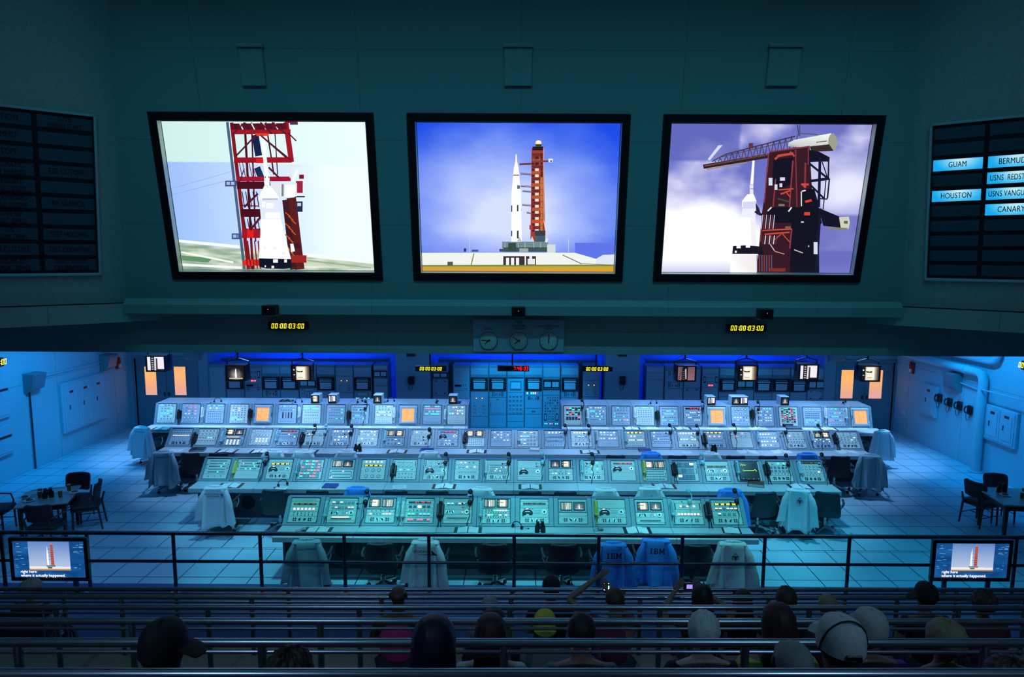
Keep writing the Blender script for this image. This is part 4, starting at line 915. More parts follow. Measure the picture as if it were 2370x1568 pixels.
def console_row(r, specs, x0, pitch, key):
    R = ROWS[r]; L_ = math.hypot(R['dy'], R['dz']); th = math.atan2(R['dy'], R['dz'])
    prof = body_profile(r)
    hb = MB(); wv = pitch / 2 - .0035; hb.prism(prof, -wv, wv, 'console_body'); kn = MB(); kn.box(-wv, wv, .014, .03, .0, .70, 'under'); me_k = kn.build('kneehole_shade_panel', mesh=True)  # dark panel added so the kneehole reads as shaded
    hb.prism([(.012, .035), (.03, .035), (.03, .09), (.012, .09)], -wv, wv, 'console_edge') if False else None
    me_h = hb.build('housing', mesh=True)
    rng = random.Random(r * 10 + len(specs) + (5 if key == '4R' else 0))
    for i, sp in enumerate(specs):
        x = x0 + (i + .5) * pitch
        side = 'left' if i < len(specs) / 2 else 'right'; kk = i if side == 'left' else len(specs) - 1 - i
        lab = '%s row console bay, %s from its %s end, with %s' % (RN[key], ORD[kk], side, describe(sp))
        t = thing('console_bay', lab, 'console', (x, R['y'], 0), 0, 'console bays of the %s row' % RN[key])
        place(me_h, 'housing', t); place(me_k, 'kneehole_shade_panel', t)
        toks = sp.split(); ws = [float(q.split('/')[-1]) for q in toks]; tot = sum(ws); A = L_ - .075
        org = lambda z0: (0, math.sin(th) * (z0) + .012 * 0, DZ + .012 + math.cos(th) * z0)
        bay = dict(root=t, rx=-th, org=org, grips=(r < 4))
        z = .04 + A
        lipm = MB(); lipm.box(-.245, .245, -.016, .0, A + .004, A + .016, 'ink'); lipm.box(-.2475, -.2395, -.004, 0, -.004, A + .004, 'ink'); lipm.box(.2395, .2475, -.004, 0, -.004, A + .004, 'ink')  # black top strip painted as the shadow line above the panels
        lipm.build('panel_shadow_surround', t, loc=org(.04), rot=(-th, 0, 0), smooth=False)
        for q, w_ in zip(toks, ws):
            H = A * w_ / tot; z -= H
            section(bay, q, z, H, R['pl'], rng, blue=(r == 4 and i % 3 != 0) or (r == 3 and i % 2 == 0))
    return
for r in (1, 2, 3): console_row(r, SPEC[r], ROWS[r]['x0'], ROWS[r]['p'], r)
console_row(4, SPEC['4L'], ROWS[4]['x0'], ROWS[4]['p'], '4L')
console_row(4, SPEC['4R'], X4R, P4R, '4R')
# round black grilles on the kneehole panels of two bays
for px, py, r in ((795, 1272, 1), (575, 1163, 2)):
    p = at(px, py, Y=ROWS[r]['y'] + .03)
    b = MB(); b.cyl((0, 0, 0), (0, -.015, 0), .155, 'vinyl_maroon', 32); b.cyl((0, -.015, 0), (0, -.02, 0), .14, 'ink', 32)
    tag(b.build('round_grille', loc=(p.x, ROWS[r]['y'] + .03, p.z)), 'round black grille under the %s console row' % RN[r], 'grille')
# worktops, two bays wide each
DW = {1: .45, 2: .40, 3: .42, 4: .46}
def desks(r, x0, x1, n, key, ext=(0, 0)):
    R = ROWS[r]; w_ = (x1 - x0) / n
    for i in range(n):
        a = x0 + i * w_ + .002 - (ext[0] if i == 0 else 0); c = x0 + (i + 1) * w_ - .002 + (ext[1] if i == n - 1 else 0); m_ = (a + c) / 2; h = (c - a) / 2
        side = 'left' if i < n / 2 else 'right'; kk = i if side == 'left' else n - 1 - i
        t = thing('desk_section', 'pale worktop section of the %s console row, %s from its %s end' % (RN[key], ORD[kk], side), 'desk', (m_, R['y'], 0), 0, 'worktop sections of the %s row' % RN[key])
        b = MB(); b.box(-h, h, -DW[r], -.002, DZ - .04, DZ, 'desk', .004); b.build('worktop', t)
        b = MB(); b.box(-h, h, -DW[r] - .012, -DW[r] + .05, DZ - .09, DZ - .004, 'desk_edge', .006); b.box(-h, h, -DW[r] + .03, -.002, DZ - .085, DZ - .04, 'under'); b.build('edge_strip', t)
        if i == 0 or i == n - 1:
            sx = -1 if i == 0 else 1; q = sx * (h - .14 - (ext[0] if i == 0 else ext[1]))
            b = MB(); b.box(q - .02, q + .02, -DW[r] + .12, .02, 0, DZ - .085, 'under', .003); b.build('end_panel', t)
desks(1, ROWS[1]['x0'], ROWS[1]['x0'] + 12 * .643, 6, 1, (.0, .02)); desks(2, ROWS[2]['x0'], ROWS[2]['x0'] + 20 * .6235, 10, 2, (.0, .05))
desks(3, ROWS[3]['x0'], ROWS[3]['x0'] + 26 * .6253, 13, 3, (.0, .0)); desks(4, ROWS[4]['x0'], ROWS[4]['x0'] + 13 * .6354, 6, '4L', (.05, 0)); desks(4, X4R, 9.28, 6, '4R', (0, .1))
# ================================================================ phones, headsets and papers
def rowframe(r):
    R = ROWS[r]; th = math.atan2(R['dy'], R['dz']); n = Vector((0, -math.cos(th), math.sin(th)))
    return Vector((0, R['y'], DZ + .012)), n, th
def phone_proto(col, box):
    cm = dict(black='black', teal='teal_plastic', white='white_plastic', yellow='yellow_plastic')[col]
    t = thing('telephone', 'x', 'telephone')
    b = MB(); w_ = .055 if box else .030; b.box(-w_, w_, -.045, -.001, -.10, .09, cm, .01)
    if box: b.cyl((.0, -.045, -.02), (.0, -.050, -.02), .03, 'btn_dark', 14)
    b.build('cradle', t)
    b = MB(); b.tube([(0, -.055, -.098), (0, -.075, -.07), (0, -.082, 0), (0, -.075, .065), (0, -.055, .092)], [.020, .016, .014, .016, .020], cm, 10)
    b.ball((0, -.062, .092), (.030, .022, .027), cm, 12, 8); b.ball((0, -.062, -.098), (.030, .022, .027), cm, 12, 8)
    b.box(-.022, .022, -.072, -.046, -.09, .085, cm, .008); b.build('handset', t)
    pts = [(.0, -.05, -.12), (.012, -.035, -.17), (.02, -.02, -.24), (.03, -.018, -.30), (.0, -.02, -.325), (-.022, -.018, -.28), (-.015, -.02, -.18), (-.01, -.02, -.10)]
    if not box: pts = [(0, -.05, -.12), (-.012, -.03, -.17), (-.018, -.02, -.21), (0, -.02, -.235), (.014, -.02, -.20), (.014, -.02, -.10)]
    b = MB(); b.tube(pts, .0055, cm, 6); b.build('cord', t)
    return t
PH = {(c, bx_): None for c in ('black', 'teal', 'white', 'yellow') for bx_ in (0, 1)}
def add_phone(px, py, r, col, where):
    P, n, th = rowframe(r); q = hit(px, py, P, n); box = 1 if col == 'black' else 0
    lab = '%s telephone on the %s console %s' % (dict(black='black', teal='teal', white='white', yellow='yellow')[col], RN[r] if r in RN else 'back', where)
    g = 'console telephones'
    if PH[(col, box)] is None:
        t = phone_proto(col, box); PH[(col, box)] = t; t.location = q; t.rotation_euler = (-th, 0, 0); t['label'] = lab; t['group'] = g; t.scale = (1.15,) * 3
    else: dup(PH[(col, box)], q, label=lab, group=g, rot=(-th, 0, 0), scale=1.15)
def baywhere(px, py, r):
    P, n, th = rowframe(r); q = hit(px, py, P, n)
    if r == 4: 
        if q.x < 0: i = int((q.x - ROWS[4]['x0']) / ROWS[4]['p'] + .02); return 'at bay %s of the left half' % ORD[max(0, min(12, i))]
        i = int((q.x - X4R) / P4R + .02); return 'at bay %s of the right half' % ORD[max(0, min(12, i))]
    return 'beside the %s bay from the left' % ORD[max(0, min(ROWS[r]['n'] - 1, int((q.x - ROWS[r]['x0']) / ROWS[r]['p'])))]
PHL = {1: [(756, 1182, 't'), (922, 1183, 't'), (934, 1183, 'w'), (1020, 1182, 'b'), (1113, 1182, 't'), (1379, 1180, 'y'), (1556, 1180, 't'), (1638, 1183, 'b')],
       2: [(545, 1085, 'y'), (690, 1086, 't'), (911, 1090, 'b'), (1125, 1085, 'w'), (1347, 1084, 't'), (1490, 1085, 'y'), (1560, 1088, 'b'), (1705, 1085, 't'), (1774, 1088, 'b'), (1850, 1086, 't')],
       3: [(451, 1016, 'b'), (516, 1014, 't'), (642, 1012, 't'), (700, 1016, 'b'), (892, 1012, 't'), (1077, 1016, 'b'), (1201, 1013, 'w'), (1381, 1012, 'w'), (1448, 1014, 't'), (1630, 1018, 'b'), (1754, 1015, 't'), (1878, 1012, 'w'), (1933, 1017, 'b')],
       4: [(416, 960, 'b'), (470, 955, 'w'), (580, 958, 'b'), (694, 955, 'w'), (808, 962, 'b'), (913, 956, 'w'), (1031, 960, 'w'), (1359, 958, 'w'), (1469, 956, 'w'), (1521, 962, 'b'), (1740, 960, 'b'), (1909, 957, 'w'), (1956, 958, 'w')]}
CN = dict(b='black', t='teal', w='white', y='yellow')
for r, l in PHL.items():
    for px, py, c in l: add_phone(px, py, r, CN[c], baywhere(px, py, r) + (' (right of pair)' if (px, r) == (934, 1) else ''))
# headsets: A hangs over the console top, B lies on a flat deck
def headset_proto(light=False):
    c = 'teal_plastic' if light else 'ink'
    t = thing('headset', 'x', 'headset')
    b = MB(); b.tube([(.0, -.02 + .075 * (1 - math.cos(a)) * .3, .065 - .01 + .075 * 0 - .0) if 0 else (.035 * math.sin(a) * 1.0, -.02, .05 + .065 * math.cos(a)) for a in [PI * k / 10 for k in range(11)]], .007, c, 6); b.build('headband', t)
    for zz in (-.02, .12):
        b = MB(); b.ball((0, -.03, zz), (.030, .022, .036), c, 12, 8); b.build('ear_cup', t)
    b = MB(); b.tube([(-.01, -.045, -.02), (-.05, -.06, -.055), (-.085, -.055, -.05)], .0035, c, 5); b.ball((-.09, -.055, -.05), .013, c, 8, 6); b.build('microphone', t)
    b = MB(); b.tube([(.0, -.03, -.05), (-.01, -.028, -.12), (.004, -.025, -.19), (-.018, -.022, -.26), (-.03, -.02, -.33), (-.045, -.018, -.37)], .0045, c, 5); b.build('cord', t)
    return t
HS = {}
def add_headset(px, py, r, light=0, lab=''):
    P, n, th = rowframe(r); q = hit(px, py, P, n)
    l_ = '%s headset on the %s console top %s' % ('pale' if light else 'black', RN[r] if r in RN else 'back', lab or baywhere(px, py, r))
    if light not in HS: t = headset_proto(light); HS[light] = t; t.location = q; t.scale = (1.35,) * 3; t.rotation_euler = (-th, 0, 0); t['label'] = l_; t['group'] = 'headsets on the consoles'
    else: dup(HS[light], q, label=l_, group='headsets on the consoles', rot=(-th, 0, 0), scale=1.35)
for px, py, r, li in ((847, 1162, 1, 0), (1088, 1162, 1, 0), (1595, 1160, 1, 1), (1703, 1160, 1, 0), (615, 1070, 2, 0), (1031, 1071, 2, 0), (1177, 1071, 2, 0), (1255, 1070, 2, 1), (1371, 1071, 2, 0), (1625, 1070, 2, 1), (1822, 1074, 2, 0), (1905, 1072, 2, 0),
                      (727, 1001, 3, 0), (753, 1001, 3, 1), (812, 1003, 3, 0), (993, 1010, 3, 0), (1308, 1001, 3, 0), (1363, 1002, 3, 0), (1551, 1001, 3, 0), (1614, 1002, 3, 0), (1700, 1000, 3, 0), (1817, 1001, 3, 0), (1896, 1001, 3, 0),
                      (846, 944, 4, 0), (1347, 942, 4, 0), (1625, 944, 4, 0), (1754, 946, 4, 0)): add_headset(px, py, r, li)
def deck_proto():
    t = thing('headset', 'x', 'headset')
    b = MB(); b.tube([(.09 * math.cos(a), .02, .03 + .09 * math.sin(a)) for a in [PI * k / 10 for k in range(11)]], .007, 'ink', 6); b.build('headband', t)
    for sx in (-1, 1): b = MB(); b.ball((sx * .085, .01, .030), (.024, .032, .030), 'ink', 10, 7); b.build('ear_cup', t)
    b = MB(); b.tube([(-.09, 0, .03), (-.14, -.03, .02), (-.17, -.05, .014)], .004, 'ink', 5); b.ball((-.175, -.05, .014), .013, 'ink', 8, 6); b.build('microphone', t)
    return t
DK = DZ + ROWS[4]['dz'] + .001
dp = None
for k, (px, py, rz) in enumerate(((500, 934, .3), (690, 934, .4), (834, 932, 1.0), (905, 931, .2), (1012, 933, 1.5), (1513, 936, .2), (1955, 934, .8))):
    q = at(px, py, Z=DK); q.y = min(max(q.y, ROWS[4]['y'] + .30), ROWS[4]['y'] + .75)
    l_ = 'black headset lying on the %s half of the back console deck, %s' % (('left', ORD[k] + ' from the left') if q.x < 0 else ('right', ORD[k - 5] + ' from the left'))
    if dp is None: dp = deck_proto(); dp.location = q; dp.rotation_euler = (0, 0, rz); dp['label'] = l_; dp['group'] = 'headsets on the back deck'
    else: dup(dp, q, rz, l_, 'headsets on the back deck')
q = at(650, 933, Z=DK); b = MB()
for k in range(4): b.tube([(.10 * math.cos(a) + .02 * k, .05 * math.sin(a), .012 + .012 * k) for a in [2 * PI * i / 14 for i in range(15)]], .008, 'ink', 6)
for k in range(3): b.tube([(.22 + .07 * math.cos(a), .04 * math.sin(a), .012 + .012 * k) for a in [2 * PI * i / 14 for i in range(15)]], .008, 'ink', 6)
tag(b.build('coiled_cable', loc=(q.x, ROWS[4]['y'] + .45, DK)), 'black coiled cable lying on the left back console deck', 'cable')
# paper things -------------------------------------------------------------------
def binder_proto(cover):
    t = thing('open_binder', 'x', 'binder')
    b = MB(); b.box(-.225, .225, -.14, .14, 0, .006, cover, .002); b.build('cover', t)
    for sx in (-1, 1):
        b = MB(); n = 6; rings = []
        pr = [(sx * (.008 + .018 * k), .006 + .018 * math.exp(-((k - 1.5) / 2.6) ** 2)) for k in range(10)]
        vs = []; 
        for y in (-.125, .125): vs += [(x, y, z) for x, z in pr]
        vs += [(x, y, .0062) for y in (-.125, .125) for x, z in pr]
        m_ = len(pr); fs = [[i, i + 1, m_ + i + 1, m_ + i] for i in range(m_ - 1)] + [[2 * m_ + i, i, i + 1, 2 * m_ + i + 1][::-1] for i in range(m_ - 1)] + [[3 * m_ + i, m_ + i, m_ + i + 1, 3 * m_ + i + 1] for i in range(m_ - 1)] + [[m_ - 1, 2 * m_ - 1, 4 * m_ - 1, 3 * m_ - 1], [0, m_, 3 * m_, 2 * m_]]
        b.add(vs, fs, 'paper')
        for k in range(6): b.box(sx * .05, sx * .15, .08 - k * .03, .082 - k * .03, .021 - .0, .0212, 'btn') if False else None
        b.build('page_stack', t)
    b = MB()
    for y in (-.08, 0, .08): b.tube([(-.012, y, .02), (-.006, y, .032), (.006, y, .032), (.012, y, .02)], .002, 'chrome', 5)
    b.build('ring', t)
    return t
BP = {}
def add_binder(px, py, cover, lab, s=1.0, rz=0):
    q = at(px, py, Z=DZ + .001); mt = dict(brown='leather_brown', green='leather_green', black='leather_black', blue='leather_blue', none='paper')[cover]
    if mt not in BP: t = binder_proto(mt); BP[mt] = t; t.location = q; t.rotation_euler = (0, 0, rz); t.scale = (s,) * 3; t['label'] = lab; t['group'] = 'open binders on the worktops'
    else: dup(BP[mt], q, rz, lab, 'open binders on the worktops', scale=s)
for px, py, c, l in ((735, 1229, 'green', 'open binder with white pages at the left end of the front worktop'), (1083, 1229, 'green', 'open binder with a dark green cover near the middle of the front worktop'), (1475, 1229, 'black', 'open binder lying before the right-hand picture screens of the front row'),
                     (533, 1125, 'brown', 'open binder with brown covers at the left end of the second worktop'), (1028, 1127, 'brown', 'open binder with brown covers left of middle on the second worktop'), (1227, 1128, 'green', 'open binder with green covers in the middle of the second worktop'),
                     (1537, 1127, 'brown', 'open binder with maroon covers right of middle on the second worktop'), (1852, 1127, 'black', 'open binder with dark covers at the right end of the second worktop'),
                     (525, 1045, 'black', 'open binder on the third worktop, second from its left end'), (603, 1046, 'black', 'open binder on the third worktop, third from its left end'), (712, 1046, 'black', 'open binder on the third worktop left of the binoculars'), (919, 1046, 'brown', 'open binder with dark red covers on the third worktop'),
                     (1103, 1046, 'black', 'open binder near the middle of the third worktop'), (1365, 1047, 'green', 'open binder with dark green covers on the third worktop'), (1730, 1047, 'none', 'open white book on the third worktop right of the binoculars'),
                     (1810, 1047, 'none', 'open white book on the third worktop, second from its right end'), (1960, 1047, 'none', 'open white book at the right end of the third worktop'),
                     (375, 993, 'black', 'open binder at the left end of the back worktop'), (1462, 993, 'black', 'open binder on the right back worktop below the fourth bay'), (1580, 993, 'black', 'open binder on the right back worktop below the sixth bay'), (1755, 993, 'none', 'open white book on the right back worktop under the round dials'), (1917, 994, 'black', 'open binder near the right end of the back worktop')):
    add_binder(px, py, c, l)
def sheet(px, py, w_, d_, lab, mt='paper', h=.004, rz=0, name='paper_sheet', cat='paper', g='loose papers on the worktops'):
    q = at(px, py, Z=DZ + .001); b = MB()
    b.box(-w_ / 2, w_ / 2, -d_ / 2, d_ / 2, 0, h, mt, .001)
    if mt == 'paper' and d_ > .15:
        for k in range(5): b.box(-w_ * .36, w_ * .3, d_ * .3 - k * d_ * .13, d_ * .3 - k * d_ * .13 + .004, h, h + .0004, 'btn')
    return tag(b.build(name, loc=q, rot=(0, 0, rz)), lab, cat, g)
for i, (px, w_) in enumerate(((423, .34), (455, .28), (492, .34), (530, .3), (590, .5), (672, .42), (728, .36), (790, .36), (843, .34), (903, .3), (960, .3), (1012, .32), (1062, .3))):
    sheet(px, 991, w_, .24, 'large white sheet on the left back worktop, %s from the left end' % ORD[i], g='white sheets on the left back worktop')
for i, (px, w_) in enumerate(((1330, .4), (1390, .4), (1510, .3), (1640, .5), (1700, .3), (1870, .3), (1985, .5))):
    sheet(px, 992, w_, .22, 'white sheet on the right back worktop, %s from its left end' % ORD[i], g='white sheets on the right back worktop')
sheet(655, 1046, .22, .2, 'small white pad on the third worktop left of the binoculars', rz=.1); sheet(405, 1044, .3, .2, 'white papers at the left end of the third worktop', h=.006); sheet(925, 1128, .26, .22, 'white sheet on the second worktop below the black phone', rz=.25)
sheet(653, 1130, .22, .18, 'white pad under a headset on the second worktop', rz=-.1); sheet(1590, 1048, .2, .18, 'small white pad on the third worktop left of the binoculars on the right', rz=.08); sheet(1695, 1230, .26, .24, 'white page of the clipboard at the right end of the front worktop', h=.003) if False else None
def closed(px, py, mt, w_, d_, h, lab, rz=0):
    q = at(px, py, Z=DZ + .001); t = thing('closed_binder', lab, 'binder', q, rz, 'closed binders on the worktops')
    b = MB(); b.box(-w_ / 2, w_ / 2, -d_ / 2, d_ / 2, 0, .005, mt, .001); b.box(-w_ / 2, w_ / 2, -d_ / 2, d_ / 2, h - .005, h, mt, .001); b.box(-w_ / 2, -w_ / 2 + .006, -d_ / 2, d_ / 2, 0, h, mt); b.build('cover', t)
    b = MB(); b.box(-w_ / 2 + .006, w_ / 2 - .008, -d_ / 2 + .006, d_ / 2 - .006, .005, h - .005, 'paper'); b.build('page_stack', t)
closed(765, 1127, 'leather_blue', .27, .22, .03, 'closed blue binder on the second worktop below the two picture screens', -.05); closed(1750, 1124, 'leather_brown', .30, .24, .06, 'closed brown binder standing open-edged before the scope screen', -.35)
closed(458, 1043, 'leather_black', .32, .24, .04, 'closed dark binder at the left end of the third worktop', .15); closed(988, 1044, 'leather_blue', .28, .22, .04, 'closed blue binder on the third worktop below a headset', -.1)
closed(1237, 1044, 'paper', .22, .18, .05, 'thick white manual on the third worktop in the middle', -.1); closed(1492, 1044, 'leather_blue', .28, .2, .03, 'closed blue binder on the third worktop above the blue coat', 0); closed(1838, 994, 'leather_black', .4, .12, .02, 'thin black folder on the right back worktop')
q = at(1693, 1229, Z=DZ + .001); t = thing('clipboard', 'clipboard with white page and metal clip at the right end of the front worktop', 'clipboard', q, -.15)
b = MB(); b.box(-.15, .15, -.13, .13, 0, .006, 'leather_black', .002); b.build('board', t); b = MB(); b.box(-.12, .12, -.12, .10, .006, .009, 'paper'); b.build('page', t)
b = MB(); b.box(-.05, .05, .09, .13, .006, .014, 'chrome', .003); b.tube([(-.03, .12, .014), (-.02, .13, .05), (.02, .13, .05), (.03, .12, .014)], .004, 'chrome', 6); b.build('clip', t)
def binoc_proto():
    t = thing('binoculars', 'x', 'binoculars')
    for sx in (-1, 1):
        b = MB(); b.cyl((sx * .042, 0, 0), (sx * .042, 0, .09), .036, 'ink', 14, .032); b.cyl((sx * .038, 0, .09), (sx * .034, 0, .125), .026, 'ink', 12, .02); b.cyl((sx * .034, 0, .125), (sx * .034, 0, .15), .022, 'rubber', 12); b.build('barrel', t)
    b = MB(); b.cyl((0, 0, .04), (0, 0, .13), .010, 'dark_steel', 10); b.box(-.03, .03, -.008, .008, .05, .065, 'ink', .003); b.box(-.03, .03, -.008, .008, .105, .118, 'ink', .003); b.build('hinge_bridge', t)
    return t
BN = binoc_proto(); BN.location = at(1250, 1232, Z=DZ + .001); BN['label'] = 'black binoculars standing on the front worktop near its middle'; BN.scale = (1.15,) * 3; BN['group'] = 'binoculars'
dup(BN, at(828, 1046, Z=DZ + .001), .2, 'black binoculars standing on the third worktop left of middle', 'binoculars', scale=1.2); dup(BN, at(1652, 1048, Z=DZ + .001), .6, 'black binoculars standing on the third worktop right of middle', 'binoculars', scale=1.2)
# small lamp boxes and cable loops on the front worktop
for px, py, lab in ((703, 1229, 'grey headset with coiled cord lying on the left front worktop'), (1390, 1228, 'small grey control box with looped cord on the front worktop')):
    q = at(px, py, Z=DZ + .001); t = thing('control_box', lab.replace('grey headset with coiled cord', 'small grey control box with coiled cord'), 'control box', q, .2)
    b = MB(); b.box(-.035, .035, -.045, .045, 0, .04, 'console_body', .006); b.box(-.022, .022, -.046, -.02, .012, .032, 'btn_dark', .003); b.build('box', t)
    b = MB(); b.tube([(-.03 + -.12 * math.sin(a * 1.3) * (1 - a / 9), .02 - .05 * math.cos(a), .008) for a in [k * .45 for k in range(20)]], .004, 'console_body', 5); b.build('cord', t)
q = at(1198, 1223, Z=DZ + .001); dup(dp, q, 2.6, 'black headset lying on the front worktop left of the binoculars', 'headsets on the worktops')
q = at(655, 1126, Z=DZ + .001); dup(dp, q + Vector((0, 0, .006)), .6, 'black headset lying on a white pad on the second worktop', 'headsets on the worktops')
# ================================================================ equipment racks
def rack(px0, px1, specs, lab, Y=20.27, group='equipment racks', tilt=0):
    x0, x1 = at(px0 - 1.6, 880, Y=Y).x, at(px1 + 1.6, 880, Y=Y).x; cx = (x0 + x1) / 2; hw = (x1 - x0) / 2; ztop = 1.92
    t = thing('equipment_rack', lab, 'equipment rack', (cx, Y, 0), 0, group)
    b = MB(); b.box(-hw, hw, .0, min(.6, 20.85 - Y) if Y < 20.8 else .3, 0, ztop, 'console_body', .01); b.build('cabinet', t)
    zy = lambda py: at((px0 + px1) / 2, py, Y=Y).z
    W = 2 * hw - .035; rng = random.Random(int(px0))
    for kind, ya, yb in specs:
        za, zb_ = min(zy(ya), ztop - .03), max(.02, zy(yb)); H = za - zb_ - .006
        if H < .01: continue
        zc = H / 2; p = MB(); subs = []; Y_ = -.012
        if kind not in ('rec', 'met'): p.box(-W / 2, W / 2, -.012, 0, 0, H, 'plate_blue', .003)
        if kind == 'hood': p.box(-W / 2, W / 2, -.015, .0, H * .2, H, 'console_body', .003); p.box(-W / 2, W / 2, -.04, 0, -.0, H * .2, 'console_edge', .003)
        if kind == 'rec':
            p.box(-W / 2, W / 2, -.05, 0, 0, H, 'ink', .006)
            f = MB(); f.box(-W * .33, W * .33, -.055, -.05, H * .10, H * .62, 'chart'); 
            for k in range(3): f.box(-W * .3, W * .3, -.056, -.055, H * (.2 + .12 * k), H * (.2 + .12 * k) + .003, 'btn')
            f.box(-W * .36, W * .36, -.058, -.05, H * .70, H * .80, 'chart'); subs.append(('chart_paper', f, (0, 0, 0)))
            g = MB(); 
            for k in range(8): g.box(-W * .33 + k * W * .085, -W * .33 + k * W * .085 + W * .05, -.056, -.05, H * .87, H * .93, 'btn_light')
            for k in range(3): g.cyl((W * .42, -.05, H * (.3 + .2 * k)), (W * .42, -.065, H * (.3 + .2 * k)), .012, 'console_edge', 10)
            subs.append(('knob_row', g, (0, 0, 0)))
        if kind == 'met':
            p.box(-W / 2, W / 2, -.03, 0, 0, H, 'ink', .005)
            for sx in (-1, 1):
                f = MB(); f.box(-W * .2, W * .2, -.01, 0, -H * .28, H * .28, 'chart', .004); f.box(-.002, .002, -.012, -.01, -H * .1, H * .2, 'ink'); subs.append(('meter', f, (sx * W * .24, -.03, H * .55)))
            g = MB()
            for k in range(11): g.box(-W * .42 + k * W * .08, -W * .42 + k * W * .08 + .012, -.045, -.03, .01, H * .16, 'plate'); 
            subs.append(('switch_bank', g, (0, 0, 0)))
        if kind == 'jk':
            g = MB()
            for sx in (-1, 1):
                for i in range(2):
                    for j in range(3): g.box(sx * (W * .22 + i * W * .09) - .012, sx * (W * .22 + i * W * .09) + .012, -.008, 0, H * (.2 + .26 * j), H * (.2 + .26 * j) + .03, 'ink')
                g.flat([(sx * W * .1 - .008, H * .3), (sx * W * .1 + .008, H * .3), (sx * W * .1 + .02, H * .6), (sx * W * .1, H * .65)], -.012, 0, 'ink')
            subs.append(('jack_field', g, (0, Y_, 0)))
        if kind in ('la', 'lr'):
            for sx in (-1, 1):
                g = MB(); g.cyl((0, 0, 0), (0, -.015, 0), .022, 'console_edge', 14); g.ball((0, -.018, 0), (.015, .012, .015), 'g_amber' if kind == 'la' else 'g_red', 10, 6); subs.append(('warning_lamp', g, (sx * W * .17, Y_, H * .72)))
            g = MB()
            for sx in (-1, 1):
                for i in range(2):
                    for j in range(3): g.box(sx * (W * .22 + i * W * .09) - .010, sx * (W * .22 + i * W * .09) + .010, -.008, 0, H * (.12 + .14 * j), H * (.12 + .14 * j) + .02, 'ink')
            subs.append(('jack_field', g, (0, Y_, 0)))
        if kind == 'kn':
            for j in range(5):
                for i in range(4): subs.append(('knob', ME_RKNOB, (-W * .34 + i * W * .225, Y_, H * (.88 - .185 * j - (.02 if j > 1 else 0)))))
        if kind == 'bt':
            g = MB()
            for j in range(6):
                for i in range(6):
                    if rng.random() < .85: g.box(-W * .40 + i * W * .15, -W * .40 + i * W * .15 + W * .07, -.008, 0, H * (.08 + .155 * j), H * (.08 + .155 * j) + H * .08, rng.choice(('btn', 'btn', 'btn_dark', 'plate')))
            subs.append(('button_bank', g, (0, Y_, 0)))
        if kind == 'sw':
            g = MB(); nr = max(1, int(H / .07))
            for j in range(nr):
                for i in range(8): g.cyl((-W * .4 + i * W * .114, 0, H * (j + .5) / nr), (-W * .4 + i * W * .114, -.016, H * (j + .6) / nr), .008, 'ink', 6)
            subs.append(('switch_bank', g, (0, Y_, 0)))
        if kind == 'lt':
            g = MB()
            for i in range(7): g.box(-W * .4 + i * W * .12, -W * .4 + i * W * .12 + W * .06, -.008, 0, H * .35, H * .75, ('g_green', 'g_cyan', 'g_pink', 'btn_light', 'btn', 'g_cyan', 'btn')[(i + int(px0)) % 7])
            subs.append(('lamp_row', g, (0, Y_, 0)))
        if kind == 'ga':
            for i in range(4):
                for j in range(2 if i in (1, 2) else 1):
                    g = MB(); 
                    if i in (0, 3): g.box(-.035, .035, -.012, 0, -H * .25, H * .25, 'ink', .012); g.box(-.02, .02, -.014, -.012, -H * .16, H * .18, 'chart', .003)
                    else: g.cyl((0, 0, 0), (0, -.012, 0), .034, 'ink', 16); g.cyl((0, -.012, 0), (0, -.014, 0), .025, 'chart', 14)
                    subs.append(('gauge', g, (-W * .36 + i * W * .24, Y_, H * (.60 if i in (0, 3) else .72 - .34 * j))))
            g = MB(); g.box(-W * .12, W * .02, -.01, 0, H * .12, H * .2, 'g_red'); g.box(W * .08, W * .16, -.01, 0, H * .12, H * .2, 'g_red'); subs.append(('lamp_row', g, (0, Y_, 0)))
        if kind == 'gd':
            for i in range(4):
                for j in range(3 if i in (1, 2) else 1):
                    g = MB()
                    if i in (0, 3): g.box(-.040, .040, -.012, 0, -.11, .11, 'ink', .012); g.box(-.022, .022, -.014, -.012, -.07, .08, 'chart', .003)
                    else: g.cyl((0, 0, 0), (0, -.012, 0), .034, 'ink', 16); g.cyl((0, -.012, 0), (0, -.014, 0), .026, 'chart', 14)
                    subs.append(('gauge', g, (-W * .36 + i * W * .24, Y_, H * .70 if i in (0, 3) else H * (.86 - .2 * j))))
            g = MB()
            for i in range(8): g.box(-W * .4 + i * W * .11, -W * .4 + i * W * .11 + .02, -.01, 0, H * .14, H * .2, ('g_cyan', 'g_green', 'btn', 'g_pink', 'g_red', 'btn', 'g_green', 'g_cyan')[i])
            subs.append(('lamp_row', g, (0, Y_, 0)))
        if kind == 'dr':
            g = MB(); g.box(-W * .38, W * .38, -.014, -.0, H * .10, H * .92, 'plate_blue', .004); g.box(-W * .08, W * .08, -.022, -.012, H * .88, H * .95, 'console_edge', .003); subs.append(('hatch_door', g, (0, Y_ , 0)))
            g = MB(); g.tube([(-W * .44, 0, H * .45), (-W * .44, -.03, H * .47), (-W * .44, -.03, H * .68), (-W * .44, 0, H * .7)], .006, 'ink', 6); subs.append(('grip_handle', g, (0, Y_, 0)))
        if kind == 'pull':
            g = MB(); g.box(-.05, .05, -.012, 0, zc - .022, zc + .022, 'dark_steel', .006); g.box(-.025, .03, -.014, -.01, zc - .006, zc + .006, 'btn_light', .002); subs.append(('drawer_pull', g, (0, Y_, 0)))
